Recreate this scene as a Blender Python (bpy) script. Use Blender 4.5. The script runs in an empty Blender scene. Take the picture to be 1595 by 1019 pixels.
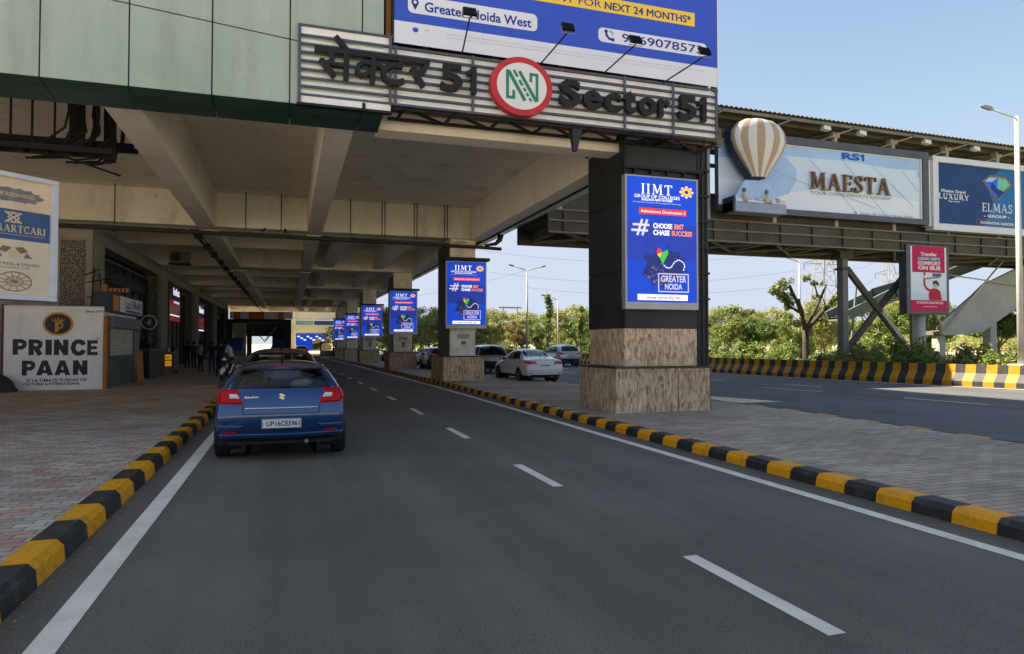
import bpy, bmesh, math, random
import numpy as np
from mathutils import Vector, Matrix
from mathutils.bvhtree import BVHTree

R = math.radians
scene = bpy.context.scene
COL = scene.collection

# ------------------------------------------------------------------ camera
cam_d = bpy.data.cameras.new("camera")
cam_d.sensor_width = 36.0
cam_d.lens = 23.925
cam_d.clip_start = 0.05
cam_d.clip_end = 3000.0
cam = bpy.data.objects.new("camera", cam_d)
COL.objects.link(cam)
cam.location = (0, 0, 1.70)
cam.rotation_euler = (R(90 + 1.378), 0, R(-18.15))
scene.camera = cam

# ------------------------------------------------------------------ sky, sun, exposure
SUN_EL, SUN_AZ = R(50), R(-60)          # azimuth from +Y, clockwise positive
world = bpy.data.worlds.new("World")
scene.world = world
world.use_nodes = True
wn, wl = world.node_tree.nodes, world.node_tree.links
bg = wn["Background"]
sky = wn.new("ShaderNodeTexSky")
sky.sky_type = 'NISHITA'
sky.sun_disc = False
sky.sun_elevation = SUN_EL
sky.sun_rotation = SUN_AZ
sky.altitude = 200
sky.air_density = 1.0
sky.dust_density = 1.0
sky.ozone_density = 2.0
sp = wn.new("ShaderNodeSeparateColor")      # hazy air: the bright horizon levels off to an even pale band
cb = wn.new("ShaderNodeCombineColor")
wl.new(sky.outputs[0], sp.inputs[0])
for i, top in enumerate((2.25, 2.75, 3.85)):
    mn = wn.new("ShaderNodeMath")
    mn.operation = 'SMOOTH_MIN'
    mn.inputs[1].default_value = top
    mn.inputs[2].default_value = 1.2
    wl.new(sp.outputs[i], mn.inputs[0])
    wl.new(mn.outputs[0], cb.inputs[i])
wl.new(cb.outputs[0], bg.inputs[0])
bg.inputs[1].default_value = 0.100
sun_d = bpy.data.lights.new("sun", 'SUN')
sun_d.energy = 5.0
sun_d.angle = R(0.5)
sun_d.color = (1.0, 0.95, 0.87)
sun = bpy.data.objects.new("sun", sun_d)
COL.objects.link(sun)
sdir = Vector((math.sin(SUN_AZ) * math.cos(SUN_EL), math.cos(SUN_AZ) * math.cos(SUN_EL), math.sin(SUN_EL)))
sun.rotation_euler = sdir.to_track_quat('Z', 'Y').to_euler()
sun.location = sdir * 100
vs = scene.view_settings
vs.view_transform = 'Standard'
vs.look = 'None'
vs.exposure = 1.44
vs.gamma = 1.0
vs.use_white_balance = True
vs.white_balance_temperature = 7700
vs.white_balance_tint = 10
scene.cycles.max_bounces = 8
scene.cycles.diffuse_bounces = 6
scene.cycles.glossy_bounces = 3
scene.cycles.transparent_max_bounces = 12
scene.cycles.sample_clamp_indirect = 4.0
scene.cycles.use_denoising = True

# ------------------------------------------------------------------ materials
def S(r, g, b):
    def c(v):
        v /= 255.0
        return v / 12.92 if v <= 0.04045 else ((v + 0.055) / 1.055) ** 2.4
    return (c(r), c(g), c(b))

class NT:
    def __init__(s, name):
        s.m = bpy.data.materials.new(name)
        s.m.use_nodes = True
        s.n, s.l = s.m.node_tree.nodes, s.m.node_tree.links
        s.b = s.n["Principled BSDF"]
        s.pos = s.n.new("ShaderNodeNewGeometry").outputs["Position"]
    def map(s, scale=(1, 1, 1), rot=(0, 0, 0), src=None):
        mp = s.n.new("ShaderNodeMapping")
        mp.inputs["Scale"].default_value = scale
        mp.inputs["Rotation"].default_value = rot
        s.l.new(src or s.pos, mp.inputs[0])
        return mp.outputs[0]
    def noise(s, scale, vec=None, detail=4, rough=.6, dist=0):
        t = s.n.new("ShaderNodeTexNoise")
        t.inputs["Scale"].default_value = scale
        t.inputs["Detail"].default_value = detail
        t.inputs["Roughness"].default_value = rough
        t.inputs["Distortion"].default_value = dist
        s.l.new(vec or s.pos, t.inputs["Vector"])
        return t.outputs[0]
    def ramp(s, fac, stops, interp='LINEAR'):
        r = s.n.new("ShaderNodeValToRGB")
        r.color_ramp.interpolation = interp
        e = r.color_ramp.elements
        while len(e) < len(stops):
            e.new(0.5)
        for el, (p, c) in zip(e, stops):
            el.position = p
            el.color = (*c, 1) if len(c) == 3 else c
        s.l.new(fac, r.inputs[0])
        return r.outputs[0]
    def mix(s, a, b, fac, mode='MIX'):
        m = s.n.new("ShaderNodeMix")
        m.data_type = 'RGBA'
        m.blend_type = mode
        for i, v in ((6, a), (7, b)):
            if isinstance(v, tuple):
                m.inputs[i].default_value = (*v, 1)
            else:
                s.l.new(v, m.inputs[i])
        if isinstance(fac, (int, float)):
            m.inputs[0].default_value = fac
        else:
            s.l.new(fac, m.inputs[0])
        return m.outputs[2]
    def math(s, op, a, b=0.0):
        m = s.n.new("ShaderNodeMath")
        m.operation = op
        for i, v in enumerate((a, b)):
            if isinstance(v, (int, float)):
                m.inputs[i].default_value = v
            else:
                s.l.new(v, m.inputs[i])
        return m.outputs[0]
    def bump(s, h, strength=.3, dist=.01):
        b = s.n.new("ShaderNodeBump")
        b.inputs["Strength"].default_value = strength
        b.inputs["Distance"].default_value = dist
        s.l.new(h, b.inputs["Height"])
        s.l.new(b.outputs[0], s.b.inputs["Normal"])
    def col(s, v):
        if isinstance(v, tuple):
            s.b.inputs["Base Color"].default_value = (*v, 1)
        else:
            s.l.new(v, s.b.inputs["Base Color"])
    def set(s, **k):
        for a, v in k.items():
            s.b.inputs[a.replace("_", " ")].default_value = v
        return s

GREY = lambda v: (v, v, v)
def mat(name, col, rough=.6, metal=0., var=.15, scale=2.5, bump=0., bscale=60., emit=0., coat=0., streak=0., ecol=None):
    t = NT(name)
    c = col
    if var > 0:
        f = t.noise(scale)
        c = t.mix(tuple(v * (1 - var) for v in col), tuple(min(1, v * (1 + var)) for v in col),
                  t.ramp(f, [(.3, GREY(0)), (.7, GREY(1))]))
    if streak > 0:
        f = t.noise(1.0, t.map((2.5, 2.5, .22)), 6, .7)
        c = t.mix(c, tuple(v * .45 for v in col), t.math('MULTIPLY', t.ramp(f, [(.5, GREY(0)), (.8, GREY(1))]), streak))
    t.col(c)
    t.set(Roughness=rough, Metallic=metal)
    if coat:
        t.set(Coat_Weight=coat, Coat_Roughness=.03)
    if emit > 0:
        t.b.inputs["Emission Strength"].default_value = emit
        if isinstance(c, tuple):
            t.b.inputs["Emission Color"].default_value = (*(ecol or col), 1)
        else:
            t.l.new(c, t.b.inputs["Emission Color"])
    if bump > 0:
        t.bump(t.noise(bscale), bump, .01)
    return t.m

# asphalt
def asphalt(name, base, tint=(1, 1, 1)):
    t = NT(name)
    big = t.ramp(t.noise(.35, None, 5), [(.3, GREY(.80)), (.7, GREY(1.2))])
    lanes = t.ramp(t.noise(1.0, t.map((1.1, .04, 1)), 3), [(.35, GREY(.80)), (.65, GREY(1.14))])
    drip = t.ramp(t.noise(1.7, t.map((1, .6, 1)), 6, .75), [(.60, GREY(1.0)), (.76, GREY(.62))])
    fine = t.ramp(t.noise(62, None, 5, .75), [(.32, GREY(.40)), (.52, GREY(1.0)), (.72, GREY(2.0))])
    c = t.mix(tuple(base * k for k in tint), big, 1.0, 'MULTIPLY')
    c = t.mix(c, lanes, 1.0, 'MULTIPLY')
    c = t.mix(c, drip, .8, 'MULTIPLY')
    c = t.mix(c, fine, .8, 'MULTIPLY')
    t.col(c)
    t.set(Roughness=.82)
    t.bump(t.noise(75, None, 4), .7, .008)
    return t.m

def pavers(name, stops, bw, rh, mortar, rot=0., wear=.4, lift=1.):
    t = NT(name)
    br = t.n.new("ShaderNodeTexBrick")
    br.inputs["Color1"].default_value = (0, 0, 0, 1)
    br.inputs["Color2"].default_value = (1, 1, 1, 1)
    br.inputs["Mortar"].default_value = (.5, .5, .5, 1)
    br.inputs["Scale"].default_value = 1
    br.inputs["Mortar Size"].default_value = mortar
    br.inputs["Mortar Smooth"].default_value = .1
    br.inputs["Brick Width"].default_value = bw
    br.inputs["Row Height"].default_value = rh
    t.l.new(t.map((1, 1, 1), (0, 0, rot)), br.inputs["Vector"])
    c = t.ramp(br.outputs[0], stops, 'CONSTANT')
    c = t.mix(c, t.ramp(t.noise(.5, None, 5), [(.32, GREY(.70 * lift)), (.7, GREY(1.15 * lift))]), 1.0, 'MULTIPLY')
    c = t.mix(c, t.ramp(t.noise(28, None, 4), [(.3, GREY(.75)), (.7, GREY(1.2))]), wear, 'MULTIPLY')
    c = t.mix(c, GREY(.045), br.outputs[1])
    t.col(c)
    t.set(Roughness=.85)
    h = t.math('MULTIPLY', br.outputs[1], -1.0)
    t.bump(h, .5, .006)
    return t.m

def stone_clad(name, k=1.0):
    """tan split stone with an upright, bark-like grain"""
    t = NT(name)
    f1 = t.noise(1.0, t.map((34, 34, 6)), 5, .65, .8)
    f2 = t.noise(1.0, t.map((16, 16, 2.6)), 4, .6, .5)
    c = t.ramp(f1, [(.30, S(112, 90, 68)), (.40, S(196, 172, 146)), (.55, S(226, 206, 182)), (.70, S(244, 234, 220))])
    c = t.mix(c, t.ramp(f2, [(.34, S(172, 142, 112)), (.46, S(240, 228, 210)), (.68, S(250, 246, 240))]), .8, 'MULTIPLY')
    c = t.mix(c, t.ramp(t.noise(.9, None, 5), [(.3, GREY(.8)), (.7, GREY(1.2))]), .8, 'MULTIPLY')
    vo = t.n.new("ShaderNodeTexVoronoi")
    vo.inputs["Scale"].default_value = 1
    t.l.new(t.map((19, 19, 7.5)), vo.inputs["Vector"])
    c = t.mix(c, t.ramp(vo.outputs["Color"], [(0, S(168, 140, 112)), (.16, S(236, 226, 214)), (.5, S(255, 252, 246)), (.72, S(214, 188, 156)), (.8, S(250, 244, 236))], 'CONSTANT'), .75, 'MULTIPLY')
    c = t.mix(c, GREY(k), 1.0, 'MULTIPLY')
    br = t.n.new("ShaderNodeTexBrick")
    br.inputs["Scale"].default_value = 1
    br.inputs["Mortar Size"].default_value = .004
    br.inputs["Brick Width"].default_value = .62
    br.inputs["Row Height"].default_value = 1.04
    br.offset = 0
    cx = t.n.new("ShaderNodeCombineXYZ")
    sx = t.n.new("ShaderNodeSeparateXYZ")
    t.l.new(t.pos, sx.inputs[0])
    t.l.new(t.math('ADD', sx.outputs[0], sx.outputs[1]), cx.inputs[0])
    t.l.new(sx.outputs[2], cx.inputs[1])
    t.l.new(cx.outputs[0], br.inputs["Vector"])
    c = t.mix(c, S(70, 58, 44), t.math('MULTIPLY', br.outputs[1], .7))
    t.col(c)
    t.set(Roughness=.75)
    t.bump(f1, .5, .02)
    return t.m

def jali_mat():
    t = NT("jali_lattice")
    v = t.n.new("ShaderNodeTexVoronoi")
    v.feature = 'DISTANCE_TO_EDGE'
    v.inputs["Scale"].default_value = 15
    t.l.new(t.map((1, 1, 1)), v.inputs["Vector"])
    t.col(t.ramp(v.outputs["Distance"], [(.10, S(150, 142, 130)), (.16, GREY(.008))]))
    t.set(Roughness=.8)
    return t.m

def leaf_mat(name, c1, c2, c3):
    t = NT(name)
    f = t.noise(1.3, None, 3)
    f2 = t.noise(14, None, 1)
    c = t.ramp(f2, [(.3, c1), (.52, c2), (.72, c3)])
    c = t.mix(c, t.ramp(f, [(.3, GREY(.65)), (.7, GREY(1.25))]), .8, 'MULTIPLY')
    t.col(c)
    t.set(Roughness=.5)
    tr = t.n.new("ShaderNodeBsdfTranslucent")
    t.l.new(c, tr.inputs[0])
    mx = t.n.new("ShaderNodeMixShader")
    mx.inputs[0].default_value = .45
    t.l.new(t.b.outputs[0], mx.inputs[1])
    t.l.new(tr.outputs[0], mx.inputs[2])
    t.l.new(mx.outputs[0], t.n["Material Output"].inputs[0])
    return t.m

def glass_tint(name, tint=.35):
    t = NT(name)
    tb = t.n.new("ShaderNodeBsdfTransparent")
    tb.inputs[0].default_value = (tint * .92, tint, tint, 1)
    gl = t.n.new("ShaderNodeBsdfGlossy")
    gl.inputs["Roughness"].default_value = .02
    fr = t.n.new("ShaderNodeFresnel")
    fr.inputs[0].default_value = 1.5
    mx = t.n.new("ShaderNodeMixShader")
    t.l.new(fr.outputs[0], mx.inputs[0])
    t.l.new(tb.outputs[0], mx.inputs[1])
    t.l.new(gl.outputs[0], mx.inputs[2])
    t.l.new(mx.outputs[0], t.n["Material Output"].inputs[0])
    return t.m

def painted_kerb(name, col, worn):
    t = NT(name)
    f = t.ramp(t.noise(6, None, 8, .8), [(.50, GREY(0)), (.62, GREY(1))])
    c = t.mix(col, worn, t.math('MULTIPLY', f, .6))
    c = t.mix(c, t.ramp(t.noise(40, None, 3), [(.3, GREY(.7)), (.6, GREY(1.05))]), .6, 'MULTIPLY')
    t.col(c)
    t.set(Roughness=.6)
    t.bump(t.noise(45, None, 4), .3, .006)
    return t.m

def road_paint(name, col):
    t = NT(name)
    f = t.ramp(t.noise(60, None, 5, .8), [(.28, GREY(.12)), (.42, GREY(1.0))])
    f2 = t.ramp(t.noise(2.2, None, 5, .7), [(.3, GREY(.7)), (.6, GREY(1.0))])
    c = t.mix(col, f, .75, 'MULTIPLY')
    c = t.mix(c, f2, .8, 'MULTIPLY')
    t.col(c)
    t.set(Roughness=.75)
    t.bump(t.noise(120), .4, .005)
    return t.m

def facade_mat():
    t = NT("facade_panel_green")
    c = t.mix(S(154, 172, 158), S(176, 188, 174), t.ramp(t.noise(.5, None, 3), [(.3, GREY(0)), (.7, GREY(1))]))
    f = t.noise(1.0, t.map((3, 3, .25)), 6, .7)
    c = t.mix(c, S(120, 124, 104), t.math('MULTIPLY', t.ramp(f, [(.45, GREY(0)), (.8, GREY(1))]), .4))
    f = t.noise(9, None, 5)
    c = t.mix(c, S(116, 120, 100), t.math('MULTIPLY', t.ramp(f, [(.62, GREY(0)), (.8, GREY(1))]), .5))
    t.col(c)
    t.set(Roughness=.38, Metallic=.15)
    return t.m

def ceiling_mat(name, a, b, stain):
    t = NT(name)
    c = t.mix(a, b, t.ramp(t.noise(.4, None, 4), [(.3, GREY(0)), (.7, GREY(1))]))
    f = t.noise(.9, t.map((1, 1, .4)), 7, .72)
    c = t.mix(c, stain, t.math('MULTIPLY', t.ramp(f, [(.52, GREY(0)), (.75, GREY(1))]), .55))
    f = t.noise(3.2, None, 3, .5)
    c = t.mix(c, stain, t.math('MULTIPLY', t.ramp(f, [(.70, GREY(0)), (.78, GREY(1))]), .6))
    t.col(c)
    t.set(Roughness=.8)
    t.bump(t.noise(9, None, 6), .12, .02)
    return t.m

MT = dict(
    road=asphalt("asphalt_service_road", .118, (1.20, 1.02, .80)),
    road2=asphalt("asphalt_carriageway", .115, (.96, 1.0, 1.06)),
    pave_l=pavers("pavers_red_grey", [(0, S(168, 130, 114)), (.16, S(158, 148, 134)), (.30, S(168, 146, 122)), (.44, S(170, 160, 144)),
                                      (.58, S(158, 124, 110)), (.72, S(150, 141, 129)), (.86, S(176, 164, 140))], .25, .125, .005, lift=1.5),
    pave_r=pavers("pavers_grey", [(0, S(160, 144, 124)), (.25, S(174, 158, 138)), (.5, S(150, 136, 120)), (.75, S(168, 148, 126))], .36, .13, .006, lift=1.2),
    soil=mat("bare_soil", S(206, 194, 170), .95, var=.35, scale=.6),
    white_paint=road_paint("road_paint_white", (.86, .78, .64)),
    kerb_y=painted_kerb("kerb_yellow", S(240, 160, 4), S(160, 118, 44)),
    kerb_k=painted_kerb("kerb_black", S(36, 36, 37), S(84, 82, 78)),
    bar_y=painted_kerb("barrier_yellow", S(200, 138, 6), S(140, 98, 34)),
    bar_k=painted_kerb("barrier_black", S(44, 44, 44), S(80, 78, 74)),
    stone=stone_clad("stone_cladding_plinth", 1.0), stone_up=stone_clad("stone_cladding_shaft", 1.2),
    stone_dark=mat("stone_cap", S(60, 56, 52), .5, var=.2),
    clad_dark=mat("pillar_sheet_dark", S(62, 64, 66), .45, .3, .25, 1.2, streak=.4),
    pil_conc=mat("pillar_concrete", S(240, 228, 208), .8, var=.18, streak=.5, bump=.1),
    ceil=ceiling_mat("soffit_paint", S(230, 225, 208), S(240, 236, 222), S(158, 142, 114)),
    beam=ceiling_mat("beam_paint", S(238, 233, 220), S(246, 242, 232), S(178, 164, 140)),
    facade=facade_mat(),
    facade_dark=mat("soffit_panel_green", S(46, 78, 72), .3, .2, .12, 1.0),
    joint=mat("joint_dark", S(24, 30, 30), .7, var=0),
    glass_wall=mat("wall_glass_pale", S(150, 186, 188), .18, .2, .08, .6),
    tower=mat("unseen_upper_wall", S(170, 182, 172), .6, var=.1, streak=.3),
    steel_dk=mat("steel_dark", S(48, 49, 51), .5, .5, .2, 3),
    steel_bk=mat("steel_black", S(22, 22, 23), .5, .3, .2, 3),
    frame_gr=mat("frame_grey", S(88, 92, 98), .45, .5, .15, 3, streak=.3),
    slat_w=mat("slat_white", S(240, 240, 236), .5, .1, .06, 1.5, streak=.35),
    letter_k=mat("letter_black", S(40, 40, 41), .42, 0, .1, 2),
    rust=mat("primer_brown", S(134, 92, 48), .75, 0, .3, 2, streak=.5),
    red=mat("roundel_red", S(196, 60, 66), .45, 0, .12, 3),
    white=mat("panel_white", S(228, 228, 226), .4, 0, .04, 2),
    white_dirty=mat("panel_white_dirty", S(240, 240, 240), .45, 0, .10, 1.2, streak=.3),
    emblem_g=mat("emblem_green", S(18, 130, 96), .4, 0, .05, 2),
    bb_blue=mat("billboard_blue", S(58, 92, 200), .35, 0, .05, .3),
    bb_white=mat("billboard_white", S(226, 230, 240), .35, 0, .03, .5),
    bb_yellow=mat("billboard_yellow", S(246, 206, 84), .35, 0, .03, 1),
    bb_navy=mat("billboard_navy", S(34, 58, 150), .35, 0, 0),
    bb_grey=mat("billboard_grey_print", S(172, 178, 196), .4, 0, 0),
    silver=mat("frame_silver", S(178, 178, 176), .4, .35, .08, 3),
    ceramic=mat("light_column_paint", S(200, 196, 188), .6, 0, .12, 2, streak=.4),
    galv=mat("galvanised", S(150, 152, 152), .5, .4, .12, 3),
    pvc=mat("pipe_dark", S(40, 40, 40), .5, 0, .2, 4),
    wood_o=mat("board_orange", S(176, 104, 44), .6, 0, .2, 3),
    wood_b=mat("board_tan", S(150, 110, 70), .7, 0, .2, 5),
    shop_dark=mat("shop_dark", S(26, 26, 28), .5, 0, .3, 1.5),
    shop_wall=mat("shop_wall", S(156, 152, 146), .8, 0, .15, 1.5, streak=.5, bump=.1),
    shutter=mat("shutter_grey_green", S(206, 214, 198), .45, .3, .12, 3, streak=.3),
    shutter_dk=mat("shutter_lower", S(96, 104, 102), .5, .3, .15, 3, streak=.3),
    conc=mat("concrete", S(176, 174, 168), .85, 0, .12, .8, streak=.4, bump=.12),
    conc_dk=mat("concrete_dark", S(120, 116, 110), .85, 0, .15, .8, streak=.4),
    steel_gn=mat("steel_green_grey", S(112, 132, 132), .5, .2, .12, 1.5, streak=.3),
    truss=mat("bridge_steel", S(122, 116, 106), .6, .2, .18, 1.5, streak=.4),
    truss_dk=mat("bridge_deck_steel", S(82, 76, 68), .7, .2, .2, 1.0, streak=.4),
    roof_sh=mat("roof_sheet", S(120, 106, 92), .6, .2, .2, 1.0),
    maroon=mat("maroon_rail", S(96, 58, 54), .6, 0, .15, 2),
    bark=mat("bark", S(72, 66, 60), .9, 0, .3, 6, bump=.5, bscale=25),
    bark_l=mat("bark_pale", S(140, 124, 106), .9, 0, .3, 6, bump=.5, bscale=25),
    leaf_a=leaf_mat("leaf_mid", (.15, .20, .045), (.22, .28, .07), (.30, .36, .11)),
    leaf_b=leaf_mat("leaf_yellow", (.25, .28, .08), (.35, .36, .12), (.43, .43, .18)),
    leaf_c=leaf_mat("leaf_dark", (.10, .17, .04), (.15, .25, .06), (.22, .32, .09)),
    leaf_d=leaf_mat("leaf_rust", (.22, .17, .07), (.30, .21, .09), (.32, .28, .11)),
    verge=mat("verge_soil_grass", S(112, 116, 66), .95, 0, .45, 1.5, bump=.3, bscale=12),
    cream_apron=mat("apron_concrete", S(226, 208, 178), .9, 0, .15, 2),
    cloth_d=mat("sacking", S(66, 60, 52), .95, 0, .3, 6, bump=.5, bscale=14),
)

def dull(*names):
    for n in names:
        MT[n].node_tree.nodes["Principled BSDF"].inputs["Specular IOR Level"].default_value = .2
dull("bb_blue", "bb_navy", "bb_yellow", "letter_k", "clad_dark", "red")

# ------------------------------------------------------------------ builders
ROOTLOC = {}
class MB:
    def __init__(s):
        s.v, s.f, s.mi, s.mats = [], [], [], []
    def m(s, mt):
        mt = MT[mt] if isinstance(mt, str) else mt
        if mt not in s.mats:
            s.mats.append(mt)
        return s.mats.index(mt)
    def add(s, verts, faces, mt):
        b, i = len(s.v), s.m(mt)
        s.v += [tuple(v) for v in verts]
        s.f += [tuple(b + k for k in f) for f in faces]
        s.mi += [i] * len(faces)
        return s
    def box(s, x0, x1, y0, y1, z0, z1, mt):
        return s.add([(x, y, z) for z in (z0, z1) for y in (y0, y1) for x in (x0, x1)],
                     [(0, 2, 3, 1), (4, 5, 7, 6), (0, 1, 5, 4), (2, 6, 7, 3), (0, 4, 6, 2), (1, 3, 7, 5)], mt)
    def hexa(s, b, t, mt):            # two quads, bottom and top, same winding
        return s.add(list(b) + list(t), [(3, 2, 1, 0), (4, 5, 6, 7), (0, 1, 5, 4), (1, 2, 6, 5), (2, 3, 7, 6), (3, 0, 4, 7)], mt)
    def quad(s, a, b, c, d, mt):
        return s.add([a, b, c, d], [(0, 1, 2, 3)], mt)
    def bar(s, p, q, w, h, mt, up=(0, 0, 1)):
        p, q = Vector(p), Vector(q)
        d = (q - p).normalized()
        u = Vector(up)
        if abs(d.dot(u)) > .98:
            u = Vector((0, 1, 0))
        r = d.cross(u).normalized()
        u = r.cross(d)
        c = [(-1, -1), (1, -1), (1, 1), (-1, 1)]
        return s.hexa([p + r * a * w / 2 + u * b * h / 2 for a, b in c], [q + r * a * w / 2 + u * b * h / 2 for a, b in c], mt)
    def tube(s, pts, r, mt, n=8, cap=True):
        pts = [Vector(p) for p in pts]
        rs = r if isinstance(r, (list, tuple)) else [r] * len(pts)
        vs_, fs = [], []
        prev = None
        for i, p in enumerate(pts):
            t = (pts[min(i + 1, len(pts) - 1)] - pts[max(i - 1, 0)]).normalized()
            if prev is None:
                a = Vector((0, 0, 1)) if abs(t.z) < .9 else Vector((1, 0, 0))
                u = t.cross(a).normalized()
            else:
                u = (prev - t * prev.dot(t)).normalized()
            prev = u
            w = t.cross(u)
            for k in range(n):
                an = 2 * math.pi * k / n
                vs_.append(p + (u * math.cos(an) + w * math.sin(an)) * rs[i])
        for i in range(len(pts) - 1):
            for k in range(n):
                a, b = i * n + k, i * n + (k + 1) % n
                fs.append((a, b, b + n, a + n))
        if cap:
            fs.append(tuple(range(n))[::-1])
            fs.append(tuple((len(pts) - 1) * n + k for k in range(n)))
        return s.add(vs_, fs, mt)
    def lathe(s, prof, c, mt, n=24, axis='z'):
        vs_, fs = [], []
        for r, h in prof:
            for k in range(n):
                a = 2 * math.pi * k / n
                x, y = r * math.cos(a), r * math.sin(a)
                p = (x, y, h) if axis == 'z' else ((h, x, y) if axis == 'x' else (y, h, x))
                vs_.append((c[0] + p[0], c[1] + p[1], c[2] + p[2]))
        for i in range(len(prof) - 1):
            for k in range(n):
                a, b = i * n + k, i * n + (k + 1) % n
                fs.append((a, b, b + n, a + n))
        fs.append(tuple(range(n))[::-1])
        fs.append(tuple((len(prof) - 1) * n + k for k in range(n)))
        return s.add(vs_, fs, mt)
    def build(s, name, parent=None, smooth=False, bev=0., subsurf=0):
        me = bpy.data.meshes.new(name)
        off = Vector((0, 0, 0))
        if parent is not None:
            r = parent
            while r.parent is not None:
                r = r.parent
            off = ROOTLOC.get(r.name, Vector((0, 0, 0)))
        me.from_pydata([(v[0] - off.x, v[1] - off.y, v[2] - off.z) for v in s.v], [], s.f)
        for mt in s.mats:
            me.materials.append(mt)
        me.polygons.foreach_set("material_index", s.mi)
        if smooth:
            me.polygons.foreach_set("use_smooth", [True] * len(s.f))
        me.validate()
        me.update()
        o = bpy.data.objects.new(name, me)
        COL.objects.link(o)
        if parent is not None:
            o.parent = parent
        if bev > 0:
            b = o.modifiers.new("edge", 'BEVEL')
            b.width = bev
            b.segments = 2
            b.limit_method = 'ANGLE'
            b.angle_limit = R(40)
        if subsurf:
            b = o.modifiers.new("sub", 'SUBSURF')
            b.levels = b.render_levels = subsurf
        return o

def tag(o, label, cat, group=None):
    o["label"] = label
    o["category"] = cat
    if group:
        o["group"] = group
    return o
def struct(o, label=None):
    o["kind"] = "structure"
    if label:
        o["label"] = label
    return o
def thing(name, label, cat, loc=(0, 0, 0), group=None):
    o = bpy.data.objects.new(name, None)
    COL.objects.link(o)
    o.empty_display_size = .2
    o.location = loc
    ROOTLOC[o.name] = Vector(loc)
    return tag(o, label, cat, group)
def dup(root, loc=None, rotz=None, label=None, scale=None):
    r = root.copy()
    COL.objects.link(r)
    if loc is not None:
        r.location = loc
    if rotz is not None:
        r.rotation_euler = (0, 0, rotz)
    if scale is not None:
        r.scale = (scale,) * 3 if isinstance(scale, (int, float)) else scale
    if label:
        r["label"] = label
    for ch in list(root.children):
        c = ch.copy()
        COL.objects.link(c)
        c.parent = r
        for g in list(ch.children):
            d = g.copy()
            COL.objects.link(d)
            d.parent = c
    return r

_tc = {}
def text_geo(s, bold=0., solid=False):
    k = (s, bold, solid)
    if k in _tc:
        return _tc[k]
    cu = bpy.data.curves.new("t", 'FONT')
    cu.body = s
    cu.offset = bold
    cu.resolution_u = 3
    cu.extrude = .5 if solid else 0
    ob = bpy.data.objects.new("t", cu)
    COL.objects.link(ob)
    dg = bpy.context.evaluated_depsgraph_get()
    dg.update()
    ev = ob.evaluated_get(dg)
    me = ev.to_mesh()
    V = [tuple(v.co) for v in me.vertices]
    F = [tuple(p.vertices) for p in me.polygons]
    ev.to_mesh_clear()
    bpy.data.objects.remove(ob)
    bpy.data.curves.remove(cu)
    _tc[k] = (V, F)
    return V, F

def lerp(a, b, t):
    return a + (b - a) * t

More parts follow.
